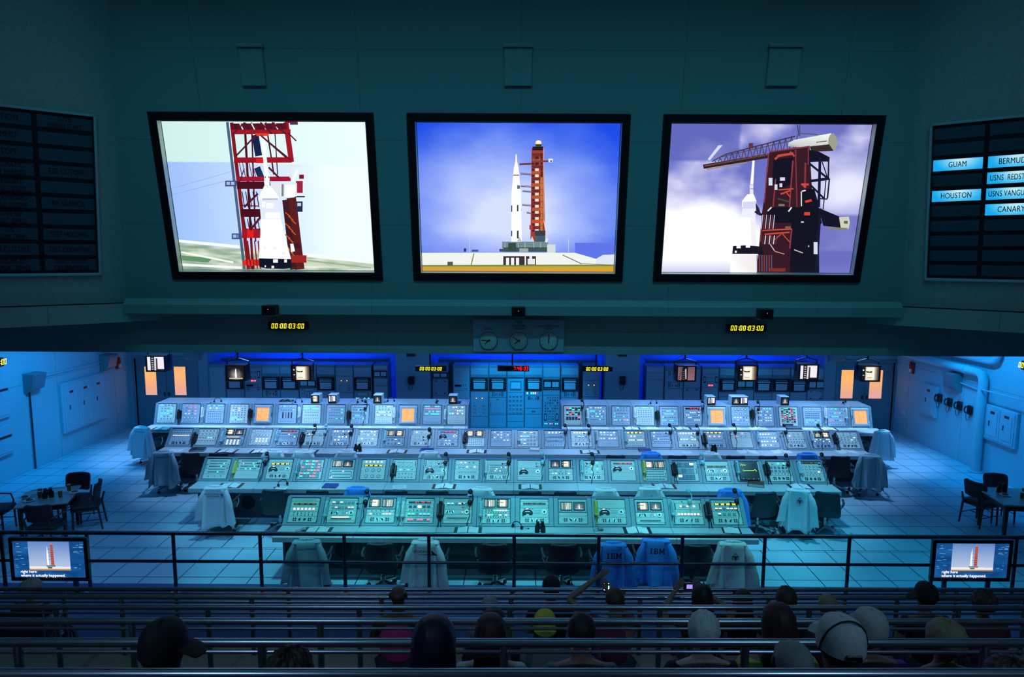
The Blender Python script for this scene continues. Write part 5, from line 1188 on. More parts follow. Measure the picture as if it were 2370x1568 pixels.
        if kind == 'slot':
            g = MB(); g.box(-W * .42, 0, -.006, 0, zc - .03, zc + .03, 'ink'); g.box(W * .1, W * .14, -.01, 0, zc, zc + .04, 'btn_dark'); g.box(W * .25, W * .29, -.01, 0, zc - .01, zc + .04, 'btn_dark'); g.box(W * .2, W * .36, -.004, 0, zc - .16 * 0 - H * .35, zc - H * .3, 'ink'); subs.append(('label_slot', g, (0, Y_, 0)))
        if kind == 'dots':
            g = MB()
            for i in range(6): g.cyl((-W * .35 + i * W * .14, 0, H * .72), (-W * .35 + i * W * .14, -.01, H * .72), .008, 'ink', 8)
            subs.append(('jack_field', g, (0, Y_, 0)))
        if kind == 'scr':
            g = MB(); g.box(-W * .34, W * .34, -.02, 0, H * .18, H * .82, 'console_edge', .006); g.box(-W * .29, W * .29, -.022, -.02, H * .26, H * .72, 'chart'); subs.append(('viewing_window', g, (0, Y_, 0)))
        if kind == 'bar':
            g = MB()
            for sx in (-1, 1):
                for zz in (.12, .88): g.box(sx * W * .3 - .03, sx * W * .3 + .03, -.012, 0, H * zz - .012, H * zz + .012, 'ink', .003)
            subs.append(('latch_row', g, (0, Y_, 0)))
        o = p.build({'rec': 'chart_recorder', 'met': 'meter_panel', 'hood': 'hood'}.get(kind, 'rack_panel'), t, loc=(0, 0, zb_))
        for s_ in subs: (s_[1].build(s_[0], o, loc=s_[2]) if isinstance(s_[1], MB) else place(s_[1], s_[0], o, s_[2]))
    return t
b = MB(); b.cyl((0, 0, 0), (0, -.02, 0), .028, 'chrome', 16); b.box(-.022, .022, -.05, -.015, -.008, .012, 'chart', .004); ME_RKNOB = b.build('knob', mesh=True)
BOT = 1012
rack(1050, 1086, [('dots', 852, 882), ('slot', 882, 904), ('blank', 904, 923), ('blank', 923, BOT)], 'blank-faced equipment rack at the left end of the bright middle bank')
rack(1090, 1129, [('blank', 852, 868), ('hood', 868, 874), ('rec', 875, 903), ('la', 905, 964), ('blank', 965, BOT)], 'middle bank rack with chart recorder above two small orange lamps')
rack(1133, 1171, [('blank', 852, 868), ('hood', 868, 874), ('rec', 875, 903), ('jk', 905, 920), ('dr', 921, 960), ('blank', 961, BOT)], 'middle bank rack with chart recorder over a square hatch door')
rack(1175, 1212, [('blank', 852, 868), ('hood', 868, 874), ('scr', 876, 908), ('kn', 909, 959), ('blank', 960, 976), ('blank', 977, BOT)], 'middle bank rack with a small window above a grid of white knobs')
rack(1216, 1254, [('blank', 852, 868), ('hood', 868, 874), ('rec', 875, 903), ('lt', 905, 916), ('jk', 917, 927), ('blank', 927, 945), ('pull', 946, 959), ('blank', 960, BOT)], 'middle bank rack with chart recorder, lamp row and a shallow drawer')
rack(1258, 1295, [('blank', 852, 873), ('hood', 873, 879), ('met', 880, 902), ('blank', 903, 915), ('bt', 916, 957), ('gd', 957, 986), ('blank', 987, BOT)], 'middle bank rack with twin meters above a pale button panel and dials')
rack(1300, 1338, [('blank', 852, 868), ('hood', 868, 874), ('rec', 876, 904), ('jk', 906, 920), ('blank', 921, BOT)], 'middle bank rack with chart recorder at the right end')
g_ = 'racks of the left bank'
rack(481, 521, [('blank', 850, BOT)], 'plain closed rack at the far left of the left bank', group=g_)
rack(525, 563, [('blank', 850, 872), ('rec', 873, 900), ('blank', 901, BOT)], 'left bank rack with chart recorder under the second hanging monitor', group=g_)
rack(567, 605, [('ga', 853, 887), ('slot', 888, 897), ('bar', 898, 925), ('blank', 926, BOT)], 'left bank rack with small gauges and glowing red lamps', group=g_)
rack(608, 647, [('blank', 850, 865), ('hood', 865, 872), ('rec', 873, 901), ('jk', 903, 919), ('blank', 920, BOT)], 'left bank rack with chart recorder above a jack field', group=g_)
rack(650, 690, [('blank', 850, 865), ('hood', 865, 872), ('rec', 873, 901), ('blank', 902, 925), ('blank', 926, BOT)], 'left bank rack with chart recorder above a brightly lit blank panel', group=g_)
rack(694, 731, [('blank', 850, 876), ('met', 880, 897), ('bt', 899, 927), ('blank', 928, BOT)], 'left bank rack with twin meters half behind the third hanging monitor', group=g_)
rack(735, 774, [('blank', 850, 867), ('hood', 867, 873), ('rec', 874, 903), ('blank', 904, BOT)], 'left bank rack with chart recorder right of the third hanging monitor', group=g_)
rack(778, 816, [('dots', 851, 870), ('la', 871, 908), ('blank', 909, BOT)], 'left bank rack with two glowing orange lamps', group=g_)
rack(820, 858, [('blank', 851, 873), ('rec', 874, 903), ('scr', 905, 919), ('lt', 919, 926), ('blank', 927, BOT)], 'left bank rack with chart recorder above a small scope', group=g_)
rack(866, 896, [('blank', 838, 857), ('met', 858, 875), ('blank', 876, 893), ('blank', 894, BOT)], 'narrow dark rack with twin meters at the right end of left bank', group=g_)
g_ = 'dim racks at the sides of the middle recess'
rack(1002, 1036, [('blank', 851, 862), ('met', 862, 876), ('bar', 878, 915), ('blank', 916, BOT)], 'dim rack with twin meters under the left yellow counter', group=g_, Y=20.55)
rack(1350, 1387, [('blank', 851, 880), ('la', 881, 918), ('blank', 919, BOT)], 'dim rack with two orange lamps under the right yellow counter', group=g_, Y=20.55)
g_ = 'racks of the right bank'
rack(1497, 1535, [('lt', 846, 856) if 0 else ('dots', 846, 862), ('sw', 863, 880), ('blank', 881, BOT)], 'dim rack with two round knobs at the far left of right bank', group=g_)
rack(1540, 1580, [('jk', 858, 872), ('blank', 873, 884), ('jk', 885, 899), ('blank', 900, BOT)], 'dim right bank rack half behind the first right hanging monitor', group=g_)
rack(1584, 1620, [('blank', 856, 898), ('bar', 899, 930), ('blank', 931, BOT)], 'plain dim rack in the right bank, third from its left end', group=g_)
rack(1626, 1662, [('blank', 854, 866), ('ga', 867, 897), ('blank', 898, BOT)], 'right bank rack with gauges over two red lamp bars', group=g_)
rack(1666, 1703, [('blank', 854, 869), ('hood', 869, 876), ('rec', 877, 905), ('dots', 907, 918), ('blank', 919, BOT)], 'right bank rack with chart recorder left of the twin meters', group=g_)
rack(1706, 1744, [('blank', 854, 878), ('met', 880, 901), ('blank', 902, BOT)], 'right bank rack with twin meters above a bright blank panel', group=g_)
rack(1748, 1786, [('blank', 855, 869), ('hood', 869, 876), ('rec', 877, 906), ('sw', 909, 935), ('blank', 936, BOT)], 'right bank rack with chart recorder above rows of toggle switches', group=g_)
rack(1789, 1827, [('blank', 855, 869), ('hood', 869, 877), ('rec', 878, 906), ('blank', 907, BOT)], 'right bank rack with chart recorder above a plain panel', group=g_)
rack(1831, 1867, [('blank', 855, 870), ('hood', 870, 878), ('rec', 879, 907), ('blank', 908, BOT)], 'right bank rack with chart recorder in a pale frame', group=g_)
rack(1871, 1907, [('blank', 855, 878), ('met', 880, 903), ('bar', 904, 925), ('blank', 926, BOT)], 'right bank rack with twin meters at its right end', group=g_)
for i, (a, c) in enumerate(((505, 905), (1006, 1392), (1490, 1880))):
    xa, xb = at(a + 8, 845, Y=20.9).x, at(c - 8, 845, Y=20.9).x; b = MB(); b.box(xa, xb, 20.90, 21.35, 0, 2.0, 'console_edge', .01)
    for k in range(int((xb - xa) / .8)): b.box(xa + .3 + k * .8, xa + .31 + k * .8, 20.895, 20.90, 1.6, 2.0, 'ink')
    tag(b.build('cable_duct'), 'long dark cable duct behind the %s rack bank' % ('left', 'middle', 'right')[i], 'duct', 'ducts behind the racks')
# ================================================================ wall phones, speakers, pipes, breaker boards
def wall_phone(p, rz, lab, s=1.0):
    t = thing('wall_telephone', lab, 'telephone', p, rz, 'black wall telephones'); t.scale = (s,) * 3
    b = MB(); b.box(-.09, .09, -.08, 0, -.13, .13, 'black', .02); b.cyl((.0, -.08, .02), (0, -.09, .02), .05, 'black', 18); b.build('housing', t)
    b = MB(); b.tube([(-.07, -.10, -.09), (-.085, -.135, -.05), (-.085, -.14, .03), (-.07, -.10, .10)], [.028, .018, .018, .028], 'black', 10); b.build('handset', t)
    b = MB(); b.tube([(-.07, -.09, -.11), (-.09, -.08, -.22), (-.04, -.08, -.30), (.02, -.07, -.26), (.03, -.05, -.12)], .007, 'ink', 6); b.build('cord', t)
    return t
for px, py, lab in ((2178, 922, 'black wall telephone nearest the single breaker door'), (2201, 932, 'black wall telephone, second from the single breaker door'), (2224, 940, 'black wall telephone, third from the single breaker door'), (2248, 950, 'black wall telephone nearest the big wall pipe')):
    wall_phone(at(px, py, X=XR), PI / 2, lab, 1.15) if 0 else wall_phone(at(px, py, X=XR - .001), -PI / 2, lab, .9)
for px, lab in ((953, 'dark wall telephone on the pier left of the middle racks'), (1440, 'dark wall telephone on the pier right of the middle racks')): wall_phone(at(px, 881, Y=YB - .001), 0, lab)
for px, lab in ((952, 'left'), (1440, 'right')):
    p = at(px, 822, Y=YB - .1); b = MB(); b.box(-.14, .14, -.1, .1, -.05, .1, 'console_edge', .01); b.box(-.12, .12, -.102, -.1, -.03, .08, 'ink'); tag(b.build('wall_lamp_box', loc=p), 'small dark box high on the %s pier beside the middle racks' % lab, 'box')
def wspk(p, rz, lab):
    t = thing('wall_speaker', lab, 'speaker', p, rz, 'wall speakers')
    b = MB(); b.prism([(0, -.26), (0, .22), (-.28, .20), (-.20, -.16)], -.22, .22, 'console_edge'); b.build('cabinet', t)
    b = MB(); q = [(-.281, .17), (-.212, -.13)]
    b.add([(-.19, q[0][0] - .004, q[0][1]), (.19, q[0][0] - .004, q[0][1]), (.19, q[1][0] - .004, q[1][1]), (-.19, q[1][0] - .004, q[1][1]), (-.19, q[0][0] + .01, q[0][1]), (.19, q[0][0] + .01, q[0][1]), (.19, q[1][0] + .01, q[1][1]), (-.19, q[1][0] + .01, q[1][1])],
          [(0, 3, 2, 1), (4, 5, 6, 7), (0, 1, 5, 4), (1, 2, 6, 5), (2, 3, 7, 6), (3, 0, 4, 7)], 'btn'); b.build('grille', t)
wspk(at(68, 884, X=XL), PI / 2 , 'grey wedge speaker on the left wall above the dark conduit shadow'); wspk(at(241, 838, X=XL), PI / 2, 'grey wedge speaker on the left wall beside the red alarm')
wspk(at(2216, 882, X=XR), -PI / 2, 'grey wedge speaker on the right wall above the telephones')
wspk(at(447, 815, Y=YB), 0, 'grey wedge speaker above the left double door'); wspk(at(1935, 818, Y=YB), 0, 'grey wedge speaker above the right double door')
for px, py, X, rz, lab in ((271, 841, XL, PI / 2, 'left'), (2113, 852, XR, -PI / 2, 'right')):
    t = thing('fire_alarm', 'red fire alarm with clear strobe on the %s wall' % lab, 'fire alarm', at(px, py, X=X), rz, 'fire alarms')
    t.scale = (.75,) * 3; b = MB(); b.box(-.14, .14, -.07, 0, -.22, .22, 'red_paint', .015); b.cyl((0, -.07, .09), (0, -.10, .09), .09, 'red_paint', 18); b.build('housing', t); b = MB(); b.box(-.06, .06, -.13, -.07, -.18, -.03, 'btn_light', .01); b.build('strobe', t)
def breaker(X, pxs, n, lab, side):
    a, c = at(*pxs[0], X=X), at(*pxs[1], X=X); ya, yb = sorted((a.y, c.y)); z1 = a.z; z0 = at(*pxs[2], X=X).z
    sgn = 1 if X < 0 else -1; w_ = yb - ya; h_ = z1 - z0
    t = thing('breaker_cabinet', lab, 'electrical cabinet', (X + sgn * .003, (ya + yb) / 2, (z0 + z1) / 2), sgn * PI / 2, 'breaker cabinets')
    b = MB(); b.box(-w_ / 2, w_ / 2, -.08, 0, -h_ / 2, h_ / 2, 'wall_paint', .012); b.build('cabinet', t)
    dw = (w_ - .10) / n
    for k in range(n):
        x0 = -w_ / 2 + .05 + k * dw; d = MB(); d.box(x0 + .006, x0 + dw - .006, -.095, -.08, -h_ / 2 + .05, h_ / 2 - .05, 'wall_paint', .004); d.box(x0 + .07, x0 + dw - .07, -.105, -.095, -h_ / 2 + .13, h_ / 2 - .13, 'wall_paint', .004)
        do = d.build('door', t); xc = x0 + dw / 2
        g = MB(); g.box(xc - .07, xc + .07, -.110, -.105, h_ * .28, h_ * .28 + .06, 'ink'); g.box(xc - .055, xc + .055, -.1115, -.11, h_ * .28 + .015, h_ * .28 + .035, 'red_paint'); g.build('name_plate', do)
        g = MB(); hx = xc - sgn * dw * .18 * (1 if sgn > 0 else -1); g.box(hx - .012, hx + .012, -.125, -.105, -.06, .06, 'dark_steel', .004); g.build('latch', do)
breaker(XL, ((134, 890), (234, 863), (143, 1005)), 3, 'three-door breaker cabinet on the left wall', 0)
breaker(XR, ((2143, 886), (2176, 896), (2172, 970)), 1, 'single-door breaker cabinet on the right wall left of the telephones', 0)
breaker(XR, ((2290, 935), (2364, 955), (2356, 1043)), 2, 'two-door breaker cabinet on the right wall beyond the big pipe', 0)
p = at(14, 880, X=XL)
for k, (ya, yb) in enumerate(((860, 965), (985, 1052))):
    z1, z0 = at(10, ya, X=XL).z, at(14, yb, X=XL).z; b = MB(); t = thing('breaker_cabinet', ('upper' if k == 0 else 'lower') + ' breaker cabinet cut by the left edge of the picture', 'electrical cabinet', (XL, p.y - .72, (z0 + z1) / 2), PI / 2, 'breaker cabinets')
    b.box(-.7, .7, -.08, 0, -(z1 - z0) / 2, (z1 - z0) / 2, 'wall_paint', .012); b.build('cabinet', t); b = MB(); b.box(.0, .64, -.095, -.08, -(z1 - z0) / 2 + .06, (z1 - z0) / 2 - .06, 'wall_paint', .005); b.box(.2, .62, -.105, -.095, (z1 - z0) * .1, (z1 - z0) * .1 + .05, 'ink'); b.build('door', t)
a, c = at(68, 902, X=XL + .03), at(84, 1091, X=XL + .03); b = MB(); b.cyl((XL + .03, a.y, a.z), (XL + .03, a.y, 0), .02, 'dark_steel', 10); tag(b.build('conduit'), 'dark vertical conduit shadow, shaped as a rod, down the left wall', 'conduit')  # dark rod in place of a conduit's shadow on the wall
a, c = at(95, 873, X=XL + .03), at(236, 838, X=XL + .03); b = MB(); b.cyl(a, c, .018, 'wall_paint', 10); tag(b.build('conduit'), 'thin pale conduit linking the two left wall speakers', 'conduit')
b = MB(); b.tube([at(2219, 885, X=XR - .05), at(2262, 902, X=XR - .05), at(2275, 903, X=XR - .30), at(2310, 912, X=XR - .30), at(2390, 934, X=XR - .30)], .018, 'wall_paint', 8); tag(b.build('conduit'), 'thin pale conduit crossing in front of the big right wall pipe', 'conduit')
t = thing('wall_pipe', 'thick painted pipe dropping down the right wall to the floor', 'pipe', (0, 0, 0)); e = at(2262, 862, X=XR - .14); f = at(2125, 826, X=XR - .14); yb = at(2258, 1084, X=XR - .14).y; f.z = e.z + .02
b = MB(); b.tube([(e.x, yb, .02), (e.x, yb, e.z - .16), (e.x, yb + .05, e.z - .05), (e.x, yb + .16, e.z), (e.x, 20.1, e.z)], .105, 'wall_paint', 20); b.build('pipe_run', t); b = MB(); b.cyl((e.x, yb, 0), (e.x, yb, .03), .16, 'wall_paint', 24); b.build('floor_collar', t)
b = MB(); b.cyl((e.x, yb + .62, e.z), (e.x, yb + .68, e.z), .12, 'wall_paint', 20); b.build('coupling', t)
e2 = at(2300, 838, X=XR - .14); b = MB(); yy = e2.y - .1; b.tube([(e.x, yy, 4.2), (e.x, yy, e2.z + .15), (e.x, yy + .05, e2.z + .05), (e.x, yy + .16, e2.z), (e.x, 20.1, e2.z)], .09, 'wall_paint', 20)
t = thing('wall_pipe', 'second painted pipe above the first, high on the right wall', 'pipe', (0, 0, 0)); b.build('pipe_run', t)
for px, lab in ((201, 'left'), (2094, 'right')):
    X = XL if lab == 'left' else XR; p = at(px, 945 if lab == 'left' else 957, X=X); 
    if lab == 'right': b = MB(); b.box(X - .03, X, p.y - .05, p.y + .05, p.z - .06, p.z + .06, 'plate', .005); b.box(X - .1, X - .03, p.y - .01, p.y + .01, p.z - .01, p.z + .02, 'plate', .004); tag(b.build('wall_switch'), 'small white switch on the right wall near the door', 'switch')
# ================================================================ counters, clocks and hanging monitors
def counter(px, py, Y, w_, h_, txt, mt, lab, pole=True, rz=0, X=None):
    p = at(px, py, Y=Y) if X is None else at(px, py, X=X)
    t = thing('digital_counter', lab, 'digital clock', p, rz, 'digital counters')
    b = MB(); b.box(-w_ / 2, w_ / 2, 0, .09, -h_ / 2, h_ / 2, 'ink', .006); b.build('housing', t)
    b = MB(); hh = h_ * .62; cw = hh * .34; wd = hh * .50; n = len(txt.replace(':', '').replace(' ', ' ')); tot = n * (wd + hh * .22) + txt.count(':') * cw - hh * .22
    seg7(b, txt, (w_ * .47 - tot) if mt == 'g_digit_red' else -tot / 2, -hh / 2, -.001, hh, mt, w=wd, t=hh * .13, cw=cw); b.build('digits', t, smooth=False)
    if pole: b = MB(); b.cyl((-.02, .045, h_ / 2), (-.02, .045, 4.3 - p.z), .016, 'ink', 8); b.build('hanging_pole', t)
    return t
counter(666, 755, YF - .09, .67, .135, '00:00:03:00', 'g_digit', 'yellow 00:00:03:00 counter on the beam, left of the clocks', False)
counter(1729, 760, YF - .09, .67, .135, '00:00:03:00', 'g_digit', 'yellow 00:00:03:00 counter on the beam, right of the clocks', False)
counter(997, 854, 14.4, .67, .115, '00:00:03:00', 'g_digit', 'yellow 00:00:03:00 counter hanging left of the red clock')
counter(1382, 854.5, 14.4, .67, .115, '00:00:03:00', 'g_digit', 'yellow 00:00:03:00 counter hanging right of the red clock')
counter(1188, 853.5, 14.4, .68, .125, '7:46:33', 'g_digit_red', 'red 7:46:33 clock hanging before the middle racks')
counter(-17, 843, 0, .67, .2, '00:00:03:00', 'g_digit', 'yellow counter on the left wall cut by the picture edge', False, PI / 2, XL + .12)
counter(2389, 851, 0, .67, .2, '00:00:03:00', 'g_digit', 'yellow counter on the right wall cut by the picture edge', False, -PI / 2, XR - .12)
a, c = at(1095, 740, Y=11.5), at(1305, 815, Y=11.5); w_, h_ = c.x - a.x, a.z - c.z; cx, cz = (a.x + c.x) / 2, (a.z + c.z) / 2
t = thing('clock_board', 'TIME board with three round clocks on the beam', 'clock', (cx, 11.5, cz))
b = MB(); b.box(-w_ / 2, w_ / 2, 0, .1, -h_ / 2, h_ / 2, 'plate_blue', .01); b.box(-w_ / 2 + .03, -.1, -.001, 0, h_ / 2 - .035, h_ / 2 - .032, 'ink'); b.box(.1, w_ / 2 - .03, -.001, 0, h_ / 2 - .035, h_ / 2 - .032, 'ink'); b.build('board', t)
b = MB(); text(b, 'TIME', 0, h_ / 2 - .04, -.003, .058, 'ink', .01); text(b, 'LOCAL', -.51, .115, -.003, .046, 'ink', .01); text(b, 'PREDICTED', 0, .165, -.003, .046, 'ink', .01); text(b, 'LAUNCH', 0, .118, -.003, .046, 'ink', .01); text(b, 'ACCUMULATED', .51, .165, -.003, .046, 'ink', .01); text(b, 'HOLD', .51, .118, -.003, .046, 'ink', .01); b.build('lettering', t, smooth=False)
for x_, hm in ((-.51, (227, 275)), (0, (235, 305)), (.51, (0, 0))):
    b = MB(); b.cyl((0, 0, 0), (0, -.03, 0), .155, 'steel', 36); b.cyl((0, -.03, 0), (0, -.031, 0), .143, 'clock_face', 36)
    for k in range(12): text(b, str(k or 12), .118 * math.sin(k * PI / 6), .118 * math.cos(k * PI / 6), -.0325, .032, 'ink', .008)
    o = b.build('clock_dial', t, loc=(x_, 0, -.085))
    b = MB()
    for ang, ln, wd in ((hm[0], .085, .010), (hm[1], .12, .007)):
        s_, c_ = math.sin(math.radians(ang)), math.cos(math.radians(ang)); P_ = [(-wd, -.03), (wd, -.03), (wd * .6, ln), (-wd * .6, ln)]
        b.flat([(x * c_ + z * s_, -x * s_ + z * c_) for x, z in P_], -.036, -.033, 'ink')
    b.build('hand', o, smooth=False)
for px, py, lab in ((626, 718, 'left'), (1200, 722, 'middle'), (1770, 727, 'right')):
    p = at(px, py, Y=11.10); t = thing('camera_box', 'small black box with red light on the ledge, %s of three' % lab, 'camera housing', p, 0, 'black boxes on the ledge')
    b = MB(); b.box(-.11, .11, -.10, .085, -.09, .085, 'ink', .01); b.build('housing', t); b = MB(); b.cyl((0, -.1, .0), (0, -.115, .0), .045, 'glass_dark', 18); b.cyl((0, -.115, .02), (0, -.117, .02), .006, 'g_red', 8); b.build('lens', t)
def hang_monitor(px, py, Y, kind, lab, yaw=0, s=1.0):
    p = at(px, py, Y=Y); t = thing('hanging_monitor', lab, 'monitor', p, yaw, 'monitors hanging from the ceiling'); W, H, D = .50 * s, .42 * s, .50 * s
    b = MB(); b.box(-W / 2, W / 2, 0, D * .55, -H / 2, H / 2, 'black', .015)
    b.loft([[(x, D * .55, z) for x, z in ((-W / 2, -H / 2), (W / 2, -H / 2), (W / 2, H / 2), (-W / 2, H / 2))], [(x, D, z) for x, z in ((-W * .32, -H * .3), (W * .32, -H * .3), (W * .32, H * .36), (-W * .32, H * .36))]], 'black'); b.box(-W / 2, W / 2, -.05, .0, H / 2 - .02, H / 2, 'black', .004); b.build('cabinet', t)
    bz = MB(); X, Z = W / 2, H / 2; k = .04
    for q in ((-X, X, Z - k, Z), (-X, X, -Z, -Z + k), (-X, -X + k, -Z + k, Z - k), (X - k, X, -Z + k, Z - k)): bz.box(q[0], q[1], -.03, 0, q[2], q[3], 'black', .006)
    bz.build('bezel', t); place(pic_mesh(kind, W - .08, H - .08), 'screen_picture', t, (0, -.008, 0))
    b = MB(); hx = W / 2 + .02; b.tube([(-hx, D * .3, 0), (-hx, D * .3, H / 2 + .07), (-.05, D * .3, H / 2 + .13), (.05, D * .3, H / 2 + .13), (hx, D * .3, H / 2 + .07), (hx, D * .3, 0)], .016, 'ink', 6); b.cyl((0, D * .3, H / 2 + .12), (0, D * .3, 4.3 - p.z), .022, 'ink', 10); b.build('yoke', t)
    b = MB(); b.tube([(-.12, D * .8, H * .35), (-.16, D * .6, H / 2 + .12), (-.06, D * .4, H / 2 + .22), (0, D * .3, H / 2 + .3)], .006, 'ink', 5); b.build('cable', t)
for q in ((361, 842, 'W', 'leftmost hanging monitor, before the left double door'), (546, 864, 'R', 'second hanging monitor from the left showing a glowing rocket'), (697, 864, 'P', 'third hanging monitor from the left with a bright white picture'), (1588, 865, 'N', 'hanging monitor with a dim purple picture, first on the right side'),
          (1731, 864, 'P', 'second hanging monitor on the right side with a bright white picture'), (1871, 862, 'W', 'hanging monitor with a striped white picture near the right double door'), (2014, 865, 'P', 'rightmost hanging monitor, before the right double door')):
    hang_monitor(q[0], q[1], 16.5, q[2], q[3], s=.98)
def cube_monitor(px, py, kinds, lab, rz=0):
    p = at(px, py, Z=DK); n = len(kinds.split('+')); W = .21 * n + .02; H, D = .235, .30
    t = thing('cube_monitor', lab, 'monitor', (p.x, max(p.y, ROWS[4]['y'] + ROWS[4]['dy'] + .05), DK), rz, 'small cube monitors on the back deck')
    b = MB(); b.box(-W / 2, W / 2, 0, D, 0, H, 'plate_blue', .008); 
    for k in range(5): b.box(-W * .4 + k * W * .2, -W * .4 + k * W * .2 + .006, .08, .25, H, H + .002, 'btn')
    b.build('cabinet', t); b = MB(); b.box(-W / 2 + .005, W / 2 - .005, -.012, 0, .006, H - .006, 'black', .004); b.build('front_panel', t)
    for i, k in enumerate(kinds.split('+')): place(pic_mesh(k, .165, .150), 'screen_picture', t, (-W / 2 + .115 + .21 * i, -.0145, .13))
for q in ((729, 935, 'P', 'first cube monitor from the left on the back deck'), (769, 935, 'W', 'second cube monitor from the left on the back deck'), (874, 935, 'R', 'third cube monitor from the left on the back deck'), (1048, 937, 'R', 'cube monitor at the inner end of the left back deck'),
          (1646, 939, 'W', 'single cube monitor left of the double one on the right deck'), (1712, 939, 'R+W', 'double-screen cube monitor on the right back deck'), (1816, 939, 'R', 'last cube monitor on the right back deck, right of the double one')): cube_monitor(*q)
# ================================================================ annunciator boards on the side walls
def board(corner, sgn, c, pin, pbot, rows, cols, lit, lab):
    nrm = (Vector((sgn * HL.x, -HL.y, 0))).cross(wallpt(c, ZW + 1, 0, HL, sgn) - wallpt(c, ZW, 0, HL, sgn)).normalized()
    if nrm.y > 0: nrm = -nrm
    P1, P2 = hit(*pin, cl0 if sgn < 0 else cr0, nrm), hit(*pbot, cl0 if sgn < 0 else cr0, nrm)
    U = Vector((HL.x, -sgn * HL.y * -1 * -1, 0)) if 0 else Vector((HL.x, -sgn * HL.y, 0))     # rightwards along the wall
    V = nrm.cross(U) if nrm.cross(U).z > 0 else -nrm.cross(U)
    h_ = (P1 - P2).dot(V); w_ = 3.5; mid = (P1 + P2) / 2; mid = mid + U * (sgn * w_ / 2)
    M = Matrix((U, -nrm, V)).transposed().to_4x4(); M.translation = mid
    t = thing('annunciator_board', lab, 'sign board', (0, 0, 0)); t.matrix_world = M
    b = MB(); X, Z = w_ / 2, h_ / 2
    for q in ((-X, X, Z - .035, Z), (-X, X, -Z, -Z + .035), (-X, -X + .035, -Z, Z), (X - .035, X, -Z, Z)): b.box(q[0], q[1], -.06, 0, q[2], q[3], 'plate_blue', .005)
    b.build('frame', t); b = MB(); b.box(-X + .03, X - .03, -.012, 0, -Z + .03, Z - .03, 'ink'); b.build('backing', t)
    xa, xb = ((98, 220) if sgn < 0 else (2155, 2268)); cpl = cl0 if sgn < 0 else cr0; cw = (hit(xb, 440, cpl, nrm) - hit(xa, 440, cpl, nrm)).dot(U); gp_ = cw * .10; rh = (h_ - .10) / len(rows[0])
    for ci, col in enumerate(rows):
        x0 = (X - .06 - cw - ci * (cw + gp_)) if sgn < 0 else (-X + .06 + ci * (cw + gp_))
        for ri, tx in enumerate(col):
            z1 = Z - .05 - ri * rh; on = tx in lit and tx
            b = MB(); 
            if on:
                p_ = Pic(cw, rh - .065); p_.bg(lambda u, v: mixc((185, 236, 250), (22, 168, 238), max(0, math.hypot((u - .55) * 1.5, (v - .1) * .7) - .12) * 1.5), 16, 5)
                o = p_.mb.build('lit_cell', t, loc=(x0 + cw / 2, -.016, z1 - rh / 2), smooth=False)
            else: b.box(-cw / 2, cw / 2, -.004, 0, -(rh - .065) / 2, (rh - .065) / 2, 'lamp_off'); o = b.build('cell', t, loc=(x0 + cw / 2, -.012, z1 - rh / 2), smooth=False)
            if tx:
                b = MB(); ln = tx.split('|')
                for li, s_ in enumerate(ln): text(b, s_, 0, (.052 if li == 0 else -.052) if len(ln) > 1 else 0, -.008, .120 if len(ln) == 1 else .105, 'ink', .012, .66 * (1 if len(s_) < 12 else .85), 1.06)
                b.build('lettering', o, smooth=False)
board(0, -1, cL, (226, 266), (229, 636), [['S-IVB|ENGINE START', '', '', 'ESE CUTOFF', '', 'RF SILENCE', '', 'TEST HOLDING', 'TEST COUNTING', 'EVENT SYSTEM|CALIBRATING'],
      ['IGNITION', 'COMMIT', 'LIFTOFF', 'AUTOMATIC|ABORT ENABLED', 'S-IC INBOARD|ENGINE CUTOFF', 'S-IC OUTBOARD|ENGINE CUTOFF', 'S-IC/S-II SEP|LOGIC ZERO', 'S-II|ENGINE START', 'S-II CUTOFF', 'S-II/S-IVB SEP|LOGIC ZERO']], 2, (), 'unlit event light board with IGNITION and LIFTOFF cells on the left')
board(0, 1, cR, (2148, 287), (2145, 648), [['', '', 'GUAM', '', 'HOUSTON', '', '', '', '', ''], ['', '', 'BERMUDA', 'USNS  REDSTONE', 'USNS VANGUARD', 'CANARY', '', '', '', '']], 2, ('GUAM', 'HOUSTON', 'BERMUDA', 'USNS  REDSTONE', 'USNS VANGUARD', 'CANARY'), 'station light board with GUAM and HOUSTON lit on the right')
